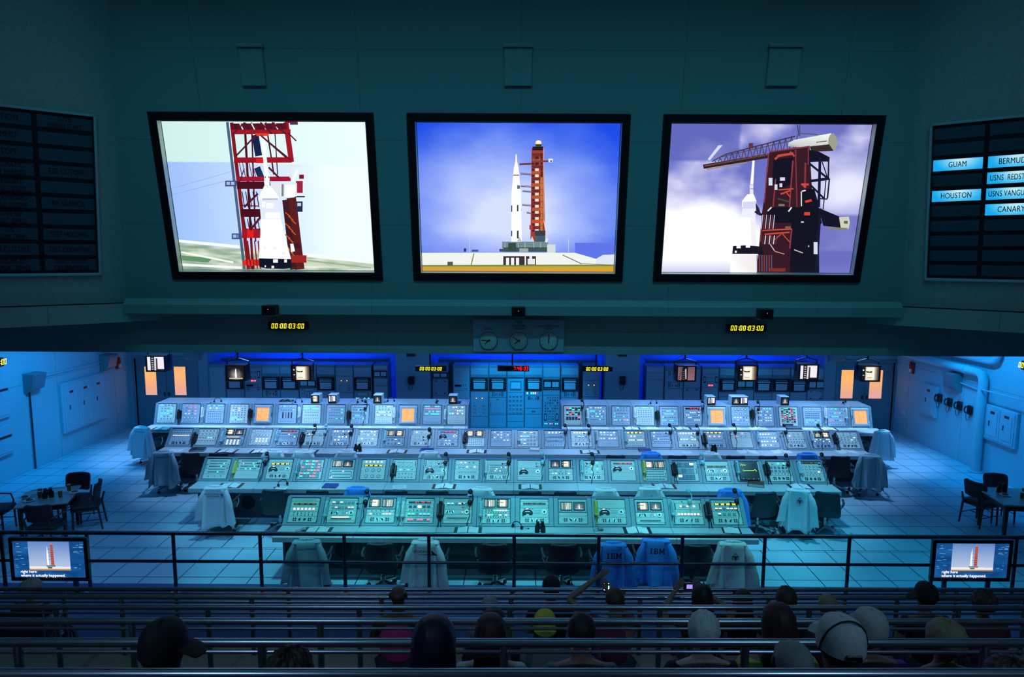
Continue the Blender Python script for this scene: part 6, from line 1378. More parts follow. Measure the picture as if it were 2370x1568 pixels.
# ================================================================ swivel chairs and coats
def ring(cx, cy, w_, d_, z, n=28, e=.5, fold=0, ph=0, nf=9, flat=0):
    out = []
    for k in range(n):
        a = 2 * PI * k / n; c_, s_ = math.cos(a), math.sin(a)
        r_ = 1 + fold * math.sin(nf * a + ph)
        out.append((cx + w_ / 2 * math.copysign(abs(c_) ** e, c_) * r_, cy + d_ / 2 * math.copysign(abs(s_) ** e, s_) * r_, z))
    return out
def swivel_proto(vin):
    t = thing('swivel_chair', 'x', 'chair')
    b = MB(); rs = []
    for z, w_, y in ((.40, .47, -.24), (.43, .50, -.25), (.52, .50, -.265), (.66, .47, -.285), (.67, .455, -.283), (.80, .43, -.30), (.87, .41, -.305), (.885, .37, -.305)):
        rs.append([(x * w_ / 2, y + c_ * .03 - .035 * (1 - abs(x)) ** .5 * 0 + .05 * abs(x) ** 2.2, z) for x, c_ in ((-1, -.3), (-.85, -1), (-.4, -1.2), (0, -1.25), (.4, -1.2), (.85, -1), (1, -.3), (.9, 1), (.4, 1), (0, 1), (-.4, 1), (-.9, 1))])
    b.loft(rs, vin); b.build('backrest', t)
    b = MB(); b.loft([ring(0, 0, .46, .44, .39, 20, .45), ring(0, 0, .50, .50, .42, 20, .45), ring(0, 0, .50, .50, .46, 20, .45), ring(0, 0, .46, .46, .485, 20, .45)], vin); b.build('seat', t)
    for sx in (-1, 1):
        b = MB(); b.tube([(sx * .27, -.22, .64), (sx * .30, -.10, .655), (sx * .30, .12, .65)], .020, 'vinyl', 8); b.tube([(sx * .30, .0, .65), (sx * .29, .02, .54), (sx * .24, .02, .44)], .013, 'chrome', 8); b.build('armrest', t)
    b = MB(); b.cyl((0, 0, .39), (0, 0, .25), .030, 'chrome', 16); b.cyl((0, 0, .25), (0, 0, .11), .042, 'steel', 16); b.build('column', t)
    for k in range(4):
        a = PI / 4 + k * PI / 2 + .25; d = Vector((math.cos(a), math.sin(a), 0)); s_ = Vector((-math.sin(a), math.cos(a), 0))
        b = MB(); r1 = [d * .03 + s_ * q[0] + Vector((0, 0, q[1])) for q in ((-.028, .12), (.028, .12), (.028, .17), (-.028, .17))]; r2 = [d * .30 + s_ * q[0] + Vector((0, 0, q[1])) for q in ((-.016, .075), (.016, .075), (.016, .10), (-.016, .10))]
        b.loft([r1, r2], 'steel'); lg = b.build('leg', t)
        b = MB(); p_ = d * .29; b.cyl(p_ + Vector((0, 0, .08)), p_ + Vector((0, 0, .05)), .010, 'dark_steel', 8); b.cyl(p_ + s_ * .017 + Vector((0, 0, .028)), p_ - s_ * .017 + Vector((0, 0, .028)), .028, 'rubber', 14); b.build('caster', lg)
    return t
CH = {}
def chair(px, Y, rz, lab, vin='vinyl', X=None):
    p = Vector((at(px, 1100, Y=Y).x if X is None else X, Y, 0))
    if vin not in CH: t = swivel_proto(vin); CH[vin] = t; t.location = p; t.rotation_euler = (0, 0, rz); t['label'] = lab; t['group'] = 'swivel chairs at the consoles'
    else: dup(CH[vin], p, rz, lab, 'swivel chairs at the consoles')
    return p
def triangle_logo(b, x, z, y, s, n=1):
    def tri(cx, cz, r_, w_):
        P_ = [(cx + r_ * math.sin(a), cz + r_ * math.cos(a)) for a in (0, 2 * PI / 3, 4 * PI / 3)]
        for i in range(3):
            (xa, za), (xb, zb_) = P_[i], P_[(i + 1) % 3]; dx, dz = xb - xa, zb_ - za; L_ = math.hypot(dx, dz); nx, nz = -dz / L_ * w_, dx / L_ * w_
            b.flat([(xa - nx, za - nz), (xb - nx, zb_ - nz), (xb + nx, zb_ + nz), (xa + nx, za + nz)], y - .001, y, 'ink')
    tri(x, z + s * .42, s * .5, s * .045); tri(x - s * .45, z - s * .22, s * .32, s * .04); tri(x + s * .45, z - s * .22, s * .32, s * .04)
    text(b, 'M', x, z + s * .38, y - .001, s * .32, 'ink', .02); b.flat([(x - s * .95, z + s * .20), (x + s * .8, z + s * .17), (x + s * .8, z + s * .10), (x + s * .25, z + s * .05), (x + s * .08, z - s * .95), (x - s * .18, z + s * .03), (x - s * .8, z + s * .12)], y - .0015, y, 'ink')
    text(b, 'A', x - s * .45, z - s * .25, y - .001, s * .22, 'ink', .02); text(b, 'L', x + s * .45, z - s * .25, y - .001, s * .22, 'ink', .02)
def strokes(b, S_, x, z, y, h, mt):                     # slab letters from rectangles and strokes
    for q in S_:
        (xa, za, xb, zb_, w_) = q; dx, dz = xb - xa, zb_ - za; L_ = math.hypot(dx, dz); nx, nz = -dz / L_ * w_ / 2, dx / L_ * w_ / 2
        b.flat([(x + (xa - nx) * h, z + (za - nz) * h), (x + (xb - nx) * h, z + (zb_ - nz) * h), (x + (xb + nx) * h, z + (zb_ + nz) * h), (x + (xa + nx) * h, z + (za + nz) * h)], y - .001, y, mt)
LI = [(0, .06, .5, .06, .13), (0, .94, .5, .94, .13), (.25, 0, .25, 1, .2)]
LB = [(0, .06, .62, .06, .13), (0, .94, .60, .94, .13), (.16, 0, .16, 1, .2), (.2, .5, .58, .5, .12), (.63, .58, .60, .92, .17), (.66, .08, .66, .48, .18)]
LM = [(0, .06, .32, .06, .13), (.68, .06, 1.02, .06, .13), (0, .94, .28, .94, .13), (.74, .94, 1.02, .94, .13), (.16, 0, .16, 1, .16), (.86, 0, .86, 1, .16), (.2, .98, .51, .22, .16), (.82, .98, .51, .22, .16)]
def coat(p, rz, cloth, logo, lab, seed=0, hem=.21, wide=.62, top=.925, sc=1.0):
    t = thing('lab_coat', lab, 'coat', p, rz, 'coats on chair backs'); t.scale = (sc,) * 3; rng = random.Random(seed); ph = rng.uniform(0, 6); nf = rng.choice((5, 6, 7)); n = 64
    rs = []; zs = [top - (top - hem) * k / 13 for k in range(14)]
    for k, z in enumerate(zs):
        u = k / 13; w_ = .405 + (wide - .405) * u ** .9; d_ = .12 + .17 * u; cy = -.30 + .015 * u
        f = .20 * max(0, u - .10) ** 1.1; r_ = []
        for i in range(n):
            a = 2 * PI * i / n; c_, s_ = math.cos(a), math.sin(a); e = .30 + .35 * u
            g = 1 + f * (math.sin(nf * a + ph) + .5 * math.sin((nf * 2 - 1) * a + 2 * ph)); fy = (.05 * u) * (math.sin(nf * 1.5 * a + ph) + .6 * math.sin(nf * 2.6 * a + 1.3))
            zz = z + (.035 * u ** 3) * math.sin(3 * a + ph) + (.02 * u ** 3) * math.sin(7 * a)
            r_.append((w_ / 2 * math.copysign(abs(c_) ** e, c_) * (1 + f * .25 * math.sin(nf * a + ph)), cy + d_ / 2 * math.copysign(abs(s_) ** e, s_) * g + (fy if s_ < 0 else 0), zz))
        rs.append(r_)
    cap = [(x * .92, -.30 + (y + .30) * .75, top + .018) for x, y, z in rs[0]]; cap2 = [(x * .80, -.30 + (y + .30) * .35, top + .026) for x, y, z in rs[0]]
    b = MB(); b.loft([cap2, cap] + rs, cloth, (1, 0)); body = b.build('coat_body', t)
    md = body.modifiers.new('thickness', 'SOLIDIFY'); md.thickness = .004; md.offset = -1
    b = MB(); b.loft([[(x * .19 + .0, -.31 + y * .03, top + .01) for x, y in [(math.cos(2 * PI * i / 20), math.sin(2 * PI * i / 20)) for i in range(20)]], [(x * .11 + .01, -.30 + y * .022, top + .05 + .008 * math.sin(3 * i)) for i, (x, y) in enumerate([(math.cos(2 * PI * i / 20), math.sin(2 * PI * i / 20)) for i in range(20)])]], cloth); b.build('collar', t)
    for sx in (-1, 1):
        b = MB(); L_ = hem + (.06 if sx > 0 else .12) + rng.uniform(0, .05); pts = [Vector((sx * .185, -.345, top - .03)), Vector((sx * .225, -.375, top - .14)), Vector((sx * (.250 + .01 * rng.random()), -.392, top - .28)), Vector((sx * (wide / 2 - .035), -.405, top - .45)), Vector((sx * (wide / 2 - .015), -.41, L_))]
        rr = []
        for i, q in enumerate(pts):
            wv = (.03, .055, .062, .066, .074)[i]; dv = (.02, .036, .030, .030, .026)[i]
            rr.append([(q.x + wv * math.cos(a) * (1 + .14 * math.sin(5 * a + i)), q.y + dv * math.sin(a) * (1 + .25 * math.sin(4 * a + i * 1.7)), q.z + .012 * math.sin(2 * a + i)) for a in [2 * PI * k / 18 for k in range(18)]])
        b.loft(rr, cloth); b.build('sleeve', t)
    if logo:
        b = MB(); y = -.405; z = top - .13
        if logo == 'IBM': h_ = .085; strokes(b, LI, -.10, z - .04, y, h_, 'ink'); strokes(b, LB, -.04, z - .04, y, h_, 'ink'); strokes(b, LM, .035, z - .04, y, h_, 'ink')
        elif logo == 'TRI': triangle_logo(b, .02, z - .03, y - .004, .075)
        elif logo == 'MD': text(b, 'MCDONNELL', -.02, z + .052, y, .042, 'ink', .015, 1.15); text(b, 'DOUGLAS', -.01, z + .015, y, .042, 'ink', .015, 1.15); b.flat([(.125, z + .005), (.17, z + .005), (.17, z + .06), (.125, z + .06)], y - .001, y, 'btn')
        elif logo == 'BO': text(b, 'BOEING', -.03, z + .03, y, .055, 'ink', .01, 1.25, it=.25); b.flat([(-.15, z - .012), (.15, z - .022), (.20, z - .03), (.15, z + .02), (.10, z + .055), (.12, z - .008)], y - .001, y, 'ink')
        elif logo == 'BAR': text(b, 'GRUMMAN', .02, z + .055, y, .038, 'ink', .02, 1.4)
        b.build('emblem', t, smooth=False)
    return t
def coated(px, Y, rz, cloth, logo, lab, seed, **k):
    p = chair(px, Y, rz, 'swivel chair under the %s' % lab); coat(p, rz, cloth, logo, lab, seed, **k)
Y1, Y2, Y3, Y4 = 10.08, 12.42, 14.75, 16.75
coated(714, Y1, .10, 'cloth_grey', 'BAR', 'pale grey coat on the leftmost front row chair', 1)
coated(990, Y1, -.03, 'cloth_white', 'BO', 'white coat with winged name mark, third front row chair', 2)
coated(1414, Y1 - .05, .02, 'cloth_blue', 'IBM', 'left one of two blue IBM coats in the front row', 3)
coated(1516, Y1 + .12, -.06, 'cloth_blue', 'IBM', 'right one of two blue IBM coats in the front row', 4)
coated(1690, Y1, -.05, 'cloth_white', 'TRI', 'white coat with triangle emblem at the front row right end', 5, wide=.68)
for px, v, rz, n_ in ((882, 'vinyl', .05, 'black swivel chair between the two left white coats, front row'), (1146, 'vinyl_maroon', 0, 'dark swivel chair left of the middle railing post, front row'), (1302, 'vinyl_maroon', .04, 'dark swivel chair just left of the blue coats, front row'), (1610, 'vinyl', -.05, 'black swivel chair between blue and white coats, front row')): chair(px, Y1 + .02, rz, n_, v)
coated(512, Y2, .06, 'cloth_white', 'MD', 'white coat with two-line name mark, left end of second row', 6)
coated(836, Y2, 0, 'cloth_blue', 'IBM', 'blue coat showing behind the front console, left side', 7); coated(1116, Y2, 0, 'cloth_white', None, 'white coat showing behind the middle of the front console', 8)
coated(1397, Y2, 0, 'cloth_white', None, 'white coat left of the triangle coat behind the front console', 9); coated(1497, Y2, 0, 'cloth_white', 'TRI', 'white triangle emblem coat showing behind the front console', 10, top=.955)
coated(1680, Y2, 0, 'cloth_blue', None, 'blue coat at the right end behind the front console', 11); coated(1842, Y2 + .02, -.22, 'cloth_white', 'TRI', 'white triangle emblem coat on the right end of second row', 12)
for px, v, rz, n_ in ((645, 'vinyl', -.1, 'black swivel chair right of the left second row coat'), (743, 'vinyl', 0, 'black chair back above the second bay of front console'), (922, 'vinyl', 0, 'black chair back above the fourth bay of front console'), (1015, 'vinyl', 0, 'black chair back above the fifth bay of front console'),
                      (1227, 'vinyl', 0, 'black chair back above the seventh bay of front console'), (1307, 'vinyl', 0, 'taller black chair back above the eighth bay of front console'), (1758, 'vinyl', .15, 'black swivel chair left of the right second row coat'), (1915, 'vinyl', -.35, 'black swivel chair right of the right second row coat')): chair(px, Y2, rz, n_, v)
coated(392, Y3 - .1, .15, 'cloth_grey', 'BAR', 'dim grey coat at the left end of third row', 13); coated(2000, Y3 - .1, -.18, 'cloth_grey', None, 'dim grey coat at the right end of third row', 14)
for k, (px, c, l_) in enumerate(((646, 'cloth_white', None), (715, 'cloth_white', None), (811, 'cloth_white', 'TRI'), (999, 'cloth_white', None), (1499, 'cloth_blue', 'IBM'), (1632, 'cloth_white', 'TRI'), (1852, 'cloth_blue', 'IBM'))):
    coated(px, Y3, 0, c, l_, ('white coat above the third bay of the second console row', 'white coat above the fourth bay of the second console row', 'white triangle coat above the picture screens of the second console row', 'white coat above the eighth bay of the second console row', 'blue IBM coat above the right picture screens, second console row', 'white triangle coat above the glass windows bay, second console row', 'blue coat near the right end behind the second console row')[k], 20 + k)
for px, v, rz, n_ in ((456, 'vinyl_maroon', .0, 'maroon swivel chair right of the left grey coat'), (520, 'vinyl_maroon', 0, 'maroon chair back above the left end of second console row'), (1420, 'vinyl', 0, 'black chair back left of the blue coat, third row'), (1560, 'vinyl', 0, 'black chair back right of the blue coat, third row'),
                      (1692, 'vinyl_maroon', 0, 'maroon chair back right of the triangle coat, third row'), (1765, 'vinyl_maroon', 0, 'maroon chair back above the black scope, third row'), (1931, 'vinyl_maroon', -.05, 'maroon swivel chair left of the right grey coat')): chair(px, Y3, rz, n_, v)
coated(357, Y4, -.25, 'cloth_white', 'BAR', 'bright white coat at the left end of the back row', 30); coated(2012, Y4, .30, 'cloth_white', None, 'bright white coat at the right end of the back row', 31)
# ================================================================ lounge tables at both sides
def dining_proto(arms):
    t = thing('dining_chair', 'x', 'chair'); V = 'vinyl_maroon'
    b = MB(); b.box(-.23, .23, -.22, .23, .42, .485, V, .02); b.box(-.22, .22, -.21, .22, .385, .42, 'wood_dark'); b.build('seat', t)
    b = MB(); rr = [[(x * w_, -.23 + .03 * x * x * 2 - (z - .58) * .2 + dy, z) for x, dy in ((-1, 0), (-.5, 0), (0, 0), (.5, 0), (1, 0), (1, .04), (.5, .045), (0, .045), (-.5, .045), (-1, .04))] for z, w_ in ((.56, .195), (.575, .215), (.80, .225), (.86, .215), (.885, .18))]; b.loft(rr, V); b.build('backrest', t)
    for sx in (-1, 1):
        b = MB(); b.tube([(sx * .20, .19, .40), (sx * .205, .20, 0)], [.022, .014], 'wood_dark', 6); b.build('leg', t); b = MB(); b.tube([(sx * .20, -.27, .62), (sx * .20, -.22, .44), (sx * .21, -.28, 0)], [.016, .022, .014], 'wood_dark', 6); b.build('leg', t)
        b = MB(); b.tube([(sx * .20, .2, .2), (sx * .205, -.25, .2)], .009, 'wood_dark', 6); b.build('stretcher', t)
        if arms: b = MB(); b.tube([(sx * .21, -.26, .63), (sx * .26, -.05, .65), (sx * .26, .12, .64), (sx * .24, .17, .52), (sx * .22, .16, .44)], .016, 'wood_dark', 6); b.build('armrest', t)
    b = MB(); b.tube([(-.2, -.02, .2), (.2, -.02, .2)], .009, 'wood_dark', 6); b.build('stretcher', t)
    return t
DC = {}
def dining(p, rz, lab, arms=0):
    if arms not in DC: t = dining_proto(arms); DC[arms] = t; t.location = p; t.rotation_euler = (0, 0, rz); t['label'] = lab; t['group'] = 'chairs at the side tables'
    else: dup(DC[arms], p, rz, lab, 'chairs at the side tables')
def table(P, lab):
    c = sum(P, Vector((0, 0, 0))) / 4; u = ((P[1] - P[0]) + (P[2] - P[3])) / 2; v = ((P[0] - P[3]) + (P[1] - P[2])) / 2; a = math.atan2(u.y, u.x); L_, W = u.length, abs(v.dot(Vector((-math.sin(a), math.cos(a), 0))))
    L_ = min(L_, 1.35); W = min(max(W, .75), 1.0)
    t = thing('side_table', lab, 'table', (c.x, c.y, 0), a); b = MB(); b.box(-L_ / 2, L_ / 2, -W / 2, W / 2, .72, .75, 'table_top', .005); b.build('tabletop', t)
    b = MB(); q = L_ / 2 - .05; r_ = W / 2 - .05; b.box(-q, q, -r_, -r_ + .025, .62, .72, 'wood_dark'); b.box(-q, q, r_ - .025, r_, .62, .72, 'wood_dark'); b.box(-q, -q + .025, -r_, r_, .62, .72, 'wood_dark'); b.box(q - .025, q, -r_, r_, .62, .72, 'wood_dark'); b.build('apron', t)
    for sx in (-1, 1):
        for sy in (-1, 1): b = MB(); b.loft([[(sx * (q - .03) + i * .022, sy * (r_ - .03) + j * .022, 0) for i, j in ((-1, -1), (1, -1), (1, 1), (-1, 1))], [(sx * (q - .03) + i * .034, sy * (r_ - .03) + j * .034, .72) for i, j in ((-1, -1), (1, -1), (1, 1), (-1, 1))]], 'wood_dark'); b.build('leg', t)
    return c, a
P = [at(64.7, 1127.7, Z=.75), at(181, 1116.8, Z=.75), at(163.5, 1171, Z=.75), at(36, 1184.8, Z=.75)]
lc, la = table(P, 'side table with binoculars and plates at the left')
P = [at(2271, 1121, Z=.75), at(2271, 1121, Z=.75) + Vector((1.25, -.16, 0)), at(2311, 1176, Z=.75) + Vector((1.25, -.16, 0)), at(2311, 1176, Z=.75)]
rc, ra = table(P, 'side table with binoculars and glasses at the right edge')
dining(at(123, 1112, Z=.75) * 0 + Vector((lc.x - .02, lc.y + .72, 0)), PI + .1, 'maroon chair on the far side of the left side table')
dining(at(204, 1221, Z=0), PI / 2 + .38, 'dark wooden chair right of the left side table, facing it')
dining(Vector((at(97, 1200, Y=11.45).x, 11.55, 0)), .08, 'armchair with maroon back nearest the railing, left side table', 1)
dining(Vector((at(4, 1150, Y=12.45).x, 12.3, 0)), -PI / 2 + .15, 'armchair left of the left side table, cut by the picture edge', 1)
dining(at(2266, 1212, Z=0), -PI / 2 + .35, 'dark wooden chair left of the right side table'); dining(Vector((rc.x + .05, rc.y + .75, 0)), PI - .15, 'maroon chair on the far side of the right side table'); dining(Vector((rc.x - .15, rc.y - .80, 0)), .5, 'dark armchair nearest the railing at the right side table', 1)
def on(c, a, x, y): return Vector((c.x + x * math.cos(a) - y * math.sin(a), c.y + x * math.sin(a) + y * math.cos(a), .751))
def glass(p, lab, mt='brown'):
    t = thing('drinking_glass', lab, 'glass', p); b = MB(); b.cyl((0, 0, 0), (0, 0, .12), .030, mt, 16, .036); b.cyl((0, 0, .12), (0, 0, .122), .034, 'chart', 16); tag(t, lab, 'glass'); b.build('tumbler', t)
def plate_(p, lab):
    t = thing('plate', lab, 'plate', p); b = MB(); b.cyl((0, 0, 0), (0, 0, .012), .06, 'white_plastic', 24, .10); b.build('dish', t); b = MB(); b.ball((0, 0, .018), (.06, .05, .018), 'brown', 12, 6); b.build('food', t)
dup(BN, on(lc, la, .02, -.10), la + .3, 'black binoculars standing on the left side table', 'binoculars', scale=1.2); dup(BN, on(rc, ra, -.30, .22), ra, 'black binoculars standing on the right side table', 'binoculars', scale=1.2)
glass(on(lc, la, -.16, .12), 'tall brown glass on the left side table, left of the papers'); glass(on(lc, la, -.12, -.06), 'brown glass beside the binoculars on the left side table'); glass(on(lc, la, .22, -.14), 'short yellow glass right of the binoculars, left side table'); glass(on(lc, la, .28, .20), 'glass near the clipboard on the left side table')
plate_(on(lc, la, -.38, .04), 'plate at the left end of the left side table'); plate_(on(lc, la, .40, .06), 'plate at the right end of the left side table'); plate_(on(lc, la, -.25, -.18), 'small dish near the front edge of the left side table')
b = MB(); b.box(-.16, .16, -.11, .11, 0, .006, 'paper', .001); tag(b.build('paper_sheet', loc=on(lc, la, -.3, .27), rot=(0, 0, la + .1)), 'dim paper at the far left corner of the left side table', 'paper'); b = MB(); b.box(-.2, .2, -.12, .12, 0, .008, 'paper', .001); tag(b.build('paper_sheet', loc=on(lc, la, .08, .26), rot=(0, 0, la)), 'pale papers at the far edge of the left side table', 'paper')
plate_(on(rc, ra, -.33, .04), 'plate under the binoculars on the right side table'); glass(on(rc, ra, .05, .15), 'brown glass near the far edge of the right side table'); glass(on(rc, ra, -.12, -.10), 'brown glass in the middle of the right side table')
b = MB(); b.box(-.22, .22, -.15, .15, 0, .005, 'paper', .001); tag(b.build('paper_sheet', loc=on(rc, ra, .12, -.22), rot=(0, 0, ra + .4)), 'printed sheet at the near edge of the right side table', 'paper')
for n_, c_, r_ in (('skin', (.30, .17, .12), .5), ('skin_dark', (.10, .055, .04), .5), ('skin_pale', (.48, .32, .25), .5), ('lips', (.25, .09, .08), .5), ('hair_dark', (.012, .009, .010), .6), ('hair_brown', (.06, .035, .022), .6), ('hair_red', (.05, .015, .014), .6), ('hair_purple', (.012, .008, .035), .5), ('hair_blond', (.30, .22, .12), .65),
                   ('hair_white', (.62, .64, .64), .7), ('hair_grey', (.28, .28, .27), .7), ('shirt_dark', (.012, .012, .016), .9), ('shirt_grey', (.16, .17, .18), .9), ('shirt_pink', (.75, .05, .22), .9), ('shirt_yellow', (.50, .50, .10), .9), ('shirt_white', (.50, .52, .52), .9), ('shirt_maroon', (.16, .03, .06), .9),
                   ('shirt_purple', (.16, .04, .30), .9), ('shirt_blue', (.05, .10, .22), .9), ('pants', (.03, .035, .05), .9), ('cap_black', (.012, .012, .016), .8), ('cap_white', (.60, .62, .62), .8), ('cap_beige', (.50, .50, .46), .8), ('cap_yellow', (.55, .48, .05), .8), ('wood_bench', (.20, .19, .13), .6)): mat(n_, c_, r_, 0, .12, 60)
# ================================================================ front railing and caption screens
DS = 'dark_steel'
YR0 = 9.5
yt, ym, yb_ = at(1203, 1239, Y=YR0).z, at(1203, 1304, Y=YR0).z, .27
t = thing('front_railing', 'dark steel railing with posts between the stand and the consoles', 'railing', (0, YR0, 0))
b = MB(); b.cyl((-9.5, 0, yt), (9.5, 0, yt), .030, DS, 16); b.build('top_rail', t); b = MB(); b.cyl((-9.5, 0, ym), (9.5, 0, ym), .022, DS, 14); b.build('mid_rail', t)
for px in (8, 205, 404, 604, 798, 993, 1190, 1385, 1578, 1768, 1963, 2158, 2348):
    x = at(px, 1300, Y=YR0).x; b = MB(); b.cyl((x, 0, yb_), (x, 0, yt), .026, DS, 14); b.cyl((x, 0, yb_), (x, 0, yb_ + .012), .075, 'steel', 20); b.build('post', t)
def tvpic(w_, h_):
    p = Pic(w_, h_, step=.0002)
    p.bg(lambda u, v: mixc((28, 96, 165), (10, 60, 120), noise(u * 6, v * 9) * 1.6 - .3), 24, 14)
    rg = random.Random(5)
    for k in range(26):
        x = rg.choice((rg.uniform(.02, .17), rg.uniform(.82, .95))); y = rg.uniform(.05, .75); p.rect(x, y, x + rg.uniform(.02, .06), y + .012, (110, 165, 205))
    def g(x, y): return (.22 + x * .58, .0 + y * .80)
    def P_(pts, c): p.poly([g(*q) for q in pts], c)
    P_([(0, 0), (1, 0), (1, 1), (0, 1)], [(95, 140, 200), (95, 130, 200), (190, 205, 235), (190, 205, 230)])
    P_([(0, .86), (.75, .86), (.85, .88), (1, .87), (1, 1), (0, 1)], (236, 236, 236)); P_([(0, .95), (1, .95), (1, 1), (0, 1)], (190, 140, 90))
    P_([(.54, .1), (.60, .1), (.615, .82), (.535, .82)], (190, 95, 75)); P_([(.552, .06), (.59, .06), (.59, .1), (.552, .1)], (225, 120, 90))
    for k in range(9): P_([(.535, .14 + .075 * k), (.61, .14 + .075 * k), (.61, .16 + .075 * k), (.535, .16 + .075 * k)], (120, 60, 60))
    P_([(.455, .30), (.465, .15), (.475, .30), (.485, .42), (.49, .83), (.44, .83), (.445, .42)], (248, 250, 255)); P_([(.42, .82), (.64, .82), (.64, .87), (.42, .87)], (90, 120, 125)); P_([(.45, .88), (.56, .88), (.56, .93), (.45, .93)], (90, 80, 80))
    for k in range(4): P_([(.48, .25 + .12 * k), (.54, .25 + .12 * k), (.54, .265 + .12 * k), (.48, .265 + .12 * k)], (120, 110, 130))
    return p
TVM = None
for (xa, ya, xb, yb2), lab in (((18, 1245, 208, 1346), 'left'), ((2160, 1250, 2337, 1347), 'right')):
    a, c = at(xa, ya, Y=9.33), at(xb, yb2, Y=9.33); w_, h_ = c.x - a.x, a.z - c.z
    t = thing('caption_screen', 'flat captioned television on the railing at the %s' % lab, 'television', ((a.x + c.x) / 2, 9.33, (a.z + c.z) / 2), 0, 'captioned televisions')
    b = MB(); X, Z = w_ / 2, h_ / 2; k = .055
    for q in ((-X, X, Z - k, Z), (-X, X, -Z, -Z + k), (-X, -X + k, -Z + k, Z - k), (X - k, X, -Z + k, Z - k)): b.box(q[0], q[1], -.01, .05, q[2], q[3], 'black', .008)
    b.box(-X + .01, X - .01, .01, .06, -Z + .01, Z - .01, 'black'); b.build('bezel', t)
    o = tvpic(w_ - 2 * k, h_ - 2 * k).mb.build('screen_picture', t, loc=(0, .0, 0), smooth=False)
    b = MB(); text(b, 'right here', -X + .15, -Z + .145, -.014, .058, 'g_white', .012, align='LEFT'); text(b, 'where it actually happened.', -X + .15, -Z + .088, -.014, .058, 'g_white', .012, align='LEFT'); b.build('caption', o, smooth=False)
    b = MB(); b.box(-.2, .2, .06, .15, -.1, .1, DS, .01)
    for sx in (-1, 1): b.box(sx * X * .55 - .03, sx * X * .55 + .03, .06, .10, .27 - (a.z + c.z) / 2, 0, DS, .004)
    b.build('bracket', t)
# ================================================================ the tiers: rails and benches
RAILD = [6.96, 6.00, 5.15, 4.13, 3.18, 2.24]; RAILY = [1361, 1378.5, 1401, 1432, 1479, 1549]; SL = .0080
TF = [.87, 1.29, 1.71, 2.13, 2.55, 2.97]; RR = .022
nm = ['first (lowest)', 'second', 'third', 'fourth', 'fifth', 'sixth (nearest)']
for i, (d, y) in enumerate(zip(RAILD, RAILY)):
    zt_ = at(1203, y, Y=d).z - RR; xw = d * .80 + .6
    t = thing('guard_rail', 'steel pipe guard rail of the seating, %s from the railing' % nm[i], 'guard rail', (0, d, 0), SL, 'guard rails of the seating')
    b = MB(); b.cyl((-xw, 0, zt_), (xw, 0, zt_), RR, 'rail_steel', 20); b.build('top_pipe', t)
    b = MB(); b.cyl((-xw, .01, zt_ - .055), (xw, .01, zt_ - .055), .010, 'rail_steel', 10); b.build('under_pipe', t)
    n = int(xw / 1.2) + 1
    for k in range(-n, n + 1):
        x = -.07 + 1.2 * k
        if abs(x) > xw: continue
        b = MB(); b.tube([(x, 0, TF[i] + .0), (x, 0, zt_)], .021, 'rail_steel', 12); b.tube([(x + .02, 0, TF[i] + .12), (x + .05, 0, TF[i] + .03), (x + .14, 0, TF[i] + .015)], .014, 'rail_steel', 8); b.build('post', t)
    if i == 0:
        b = MB(); b.box(-xw, xw, -.04, .03, TF[i] - .0, TF[i] + .02, 'steel', .004); b.build('toe_strip', t)
BEN = [(7.12, .27)] + [(RAILD[i + 1] + .30, TF[i]) for i in range(5)]
for i, (d, z) in enumerate(BEN):
    t = thing('bench', 'long plank bench of the seating, %s from the railing' % nm[i], 'bench', (0, d, z), SL, 'benches of the seating'); xw = d * .80 + .6
    b = MB(); b.box(-xw, xw, -.15, .15, .40, .435, 'wood_bench', .006); b.build('seat_plank', t)
    for k in range(-6, 7):
        x = k * 1.2 + .3
        if abs(x) < xw: b = MB(); b.tube([(x, -.11, .0), (x, -.11, .40)], .018, 'rail_steel', 8); b.tube([(x, .11, .0), (x, .11, .40)], .018, 'rail_steel', 8); b.build('leg_frame', t)
# ================================================================ the audience
def skin_obj(name, J, E, mt, parent, sub=2, rootj=0):
    me = bpy.data.meshes.new(name); names = list(J); idx = {n: i for i, n in enumerate(names)}
    me.from_pydata([J[n][0] for n in names], [(idx[a], idx[b]) for a, b in E], []); me.materials.append(MATS[mt])
    o = bpy.data.objects.new(name, me); C.objects.link(o); o.parent = parent
    sm = o.modifiers.new('skin', 'SKIN'); sm.use_smooth_shade = True; sm.branch_smoothing = .4
    if not me.skin_vertices: me.attributes.new('skin', 'FLOAT', 'POINT') if False else None
    sv = me.skin_vertices[0].data
    for n in names:
        r = J[n][1]; sv[idx[n]].radius = (r, r) if not isinstance(r, tuple) else r
    sv[rootj].use_root = True
    ss = o.modifiers.new('sub', 'SUBSURF'); ss.levels = sub; ss.render_levels = sub
    return o
def lerp(a, b, t): return tuple(a[i] + (b[i] - a[i]) * t for i in range(3))
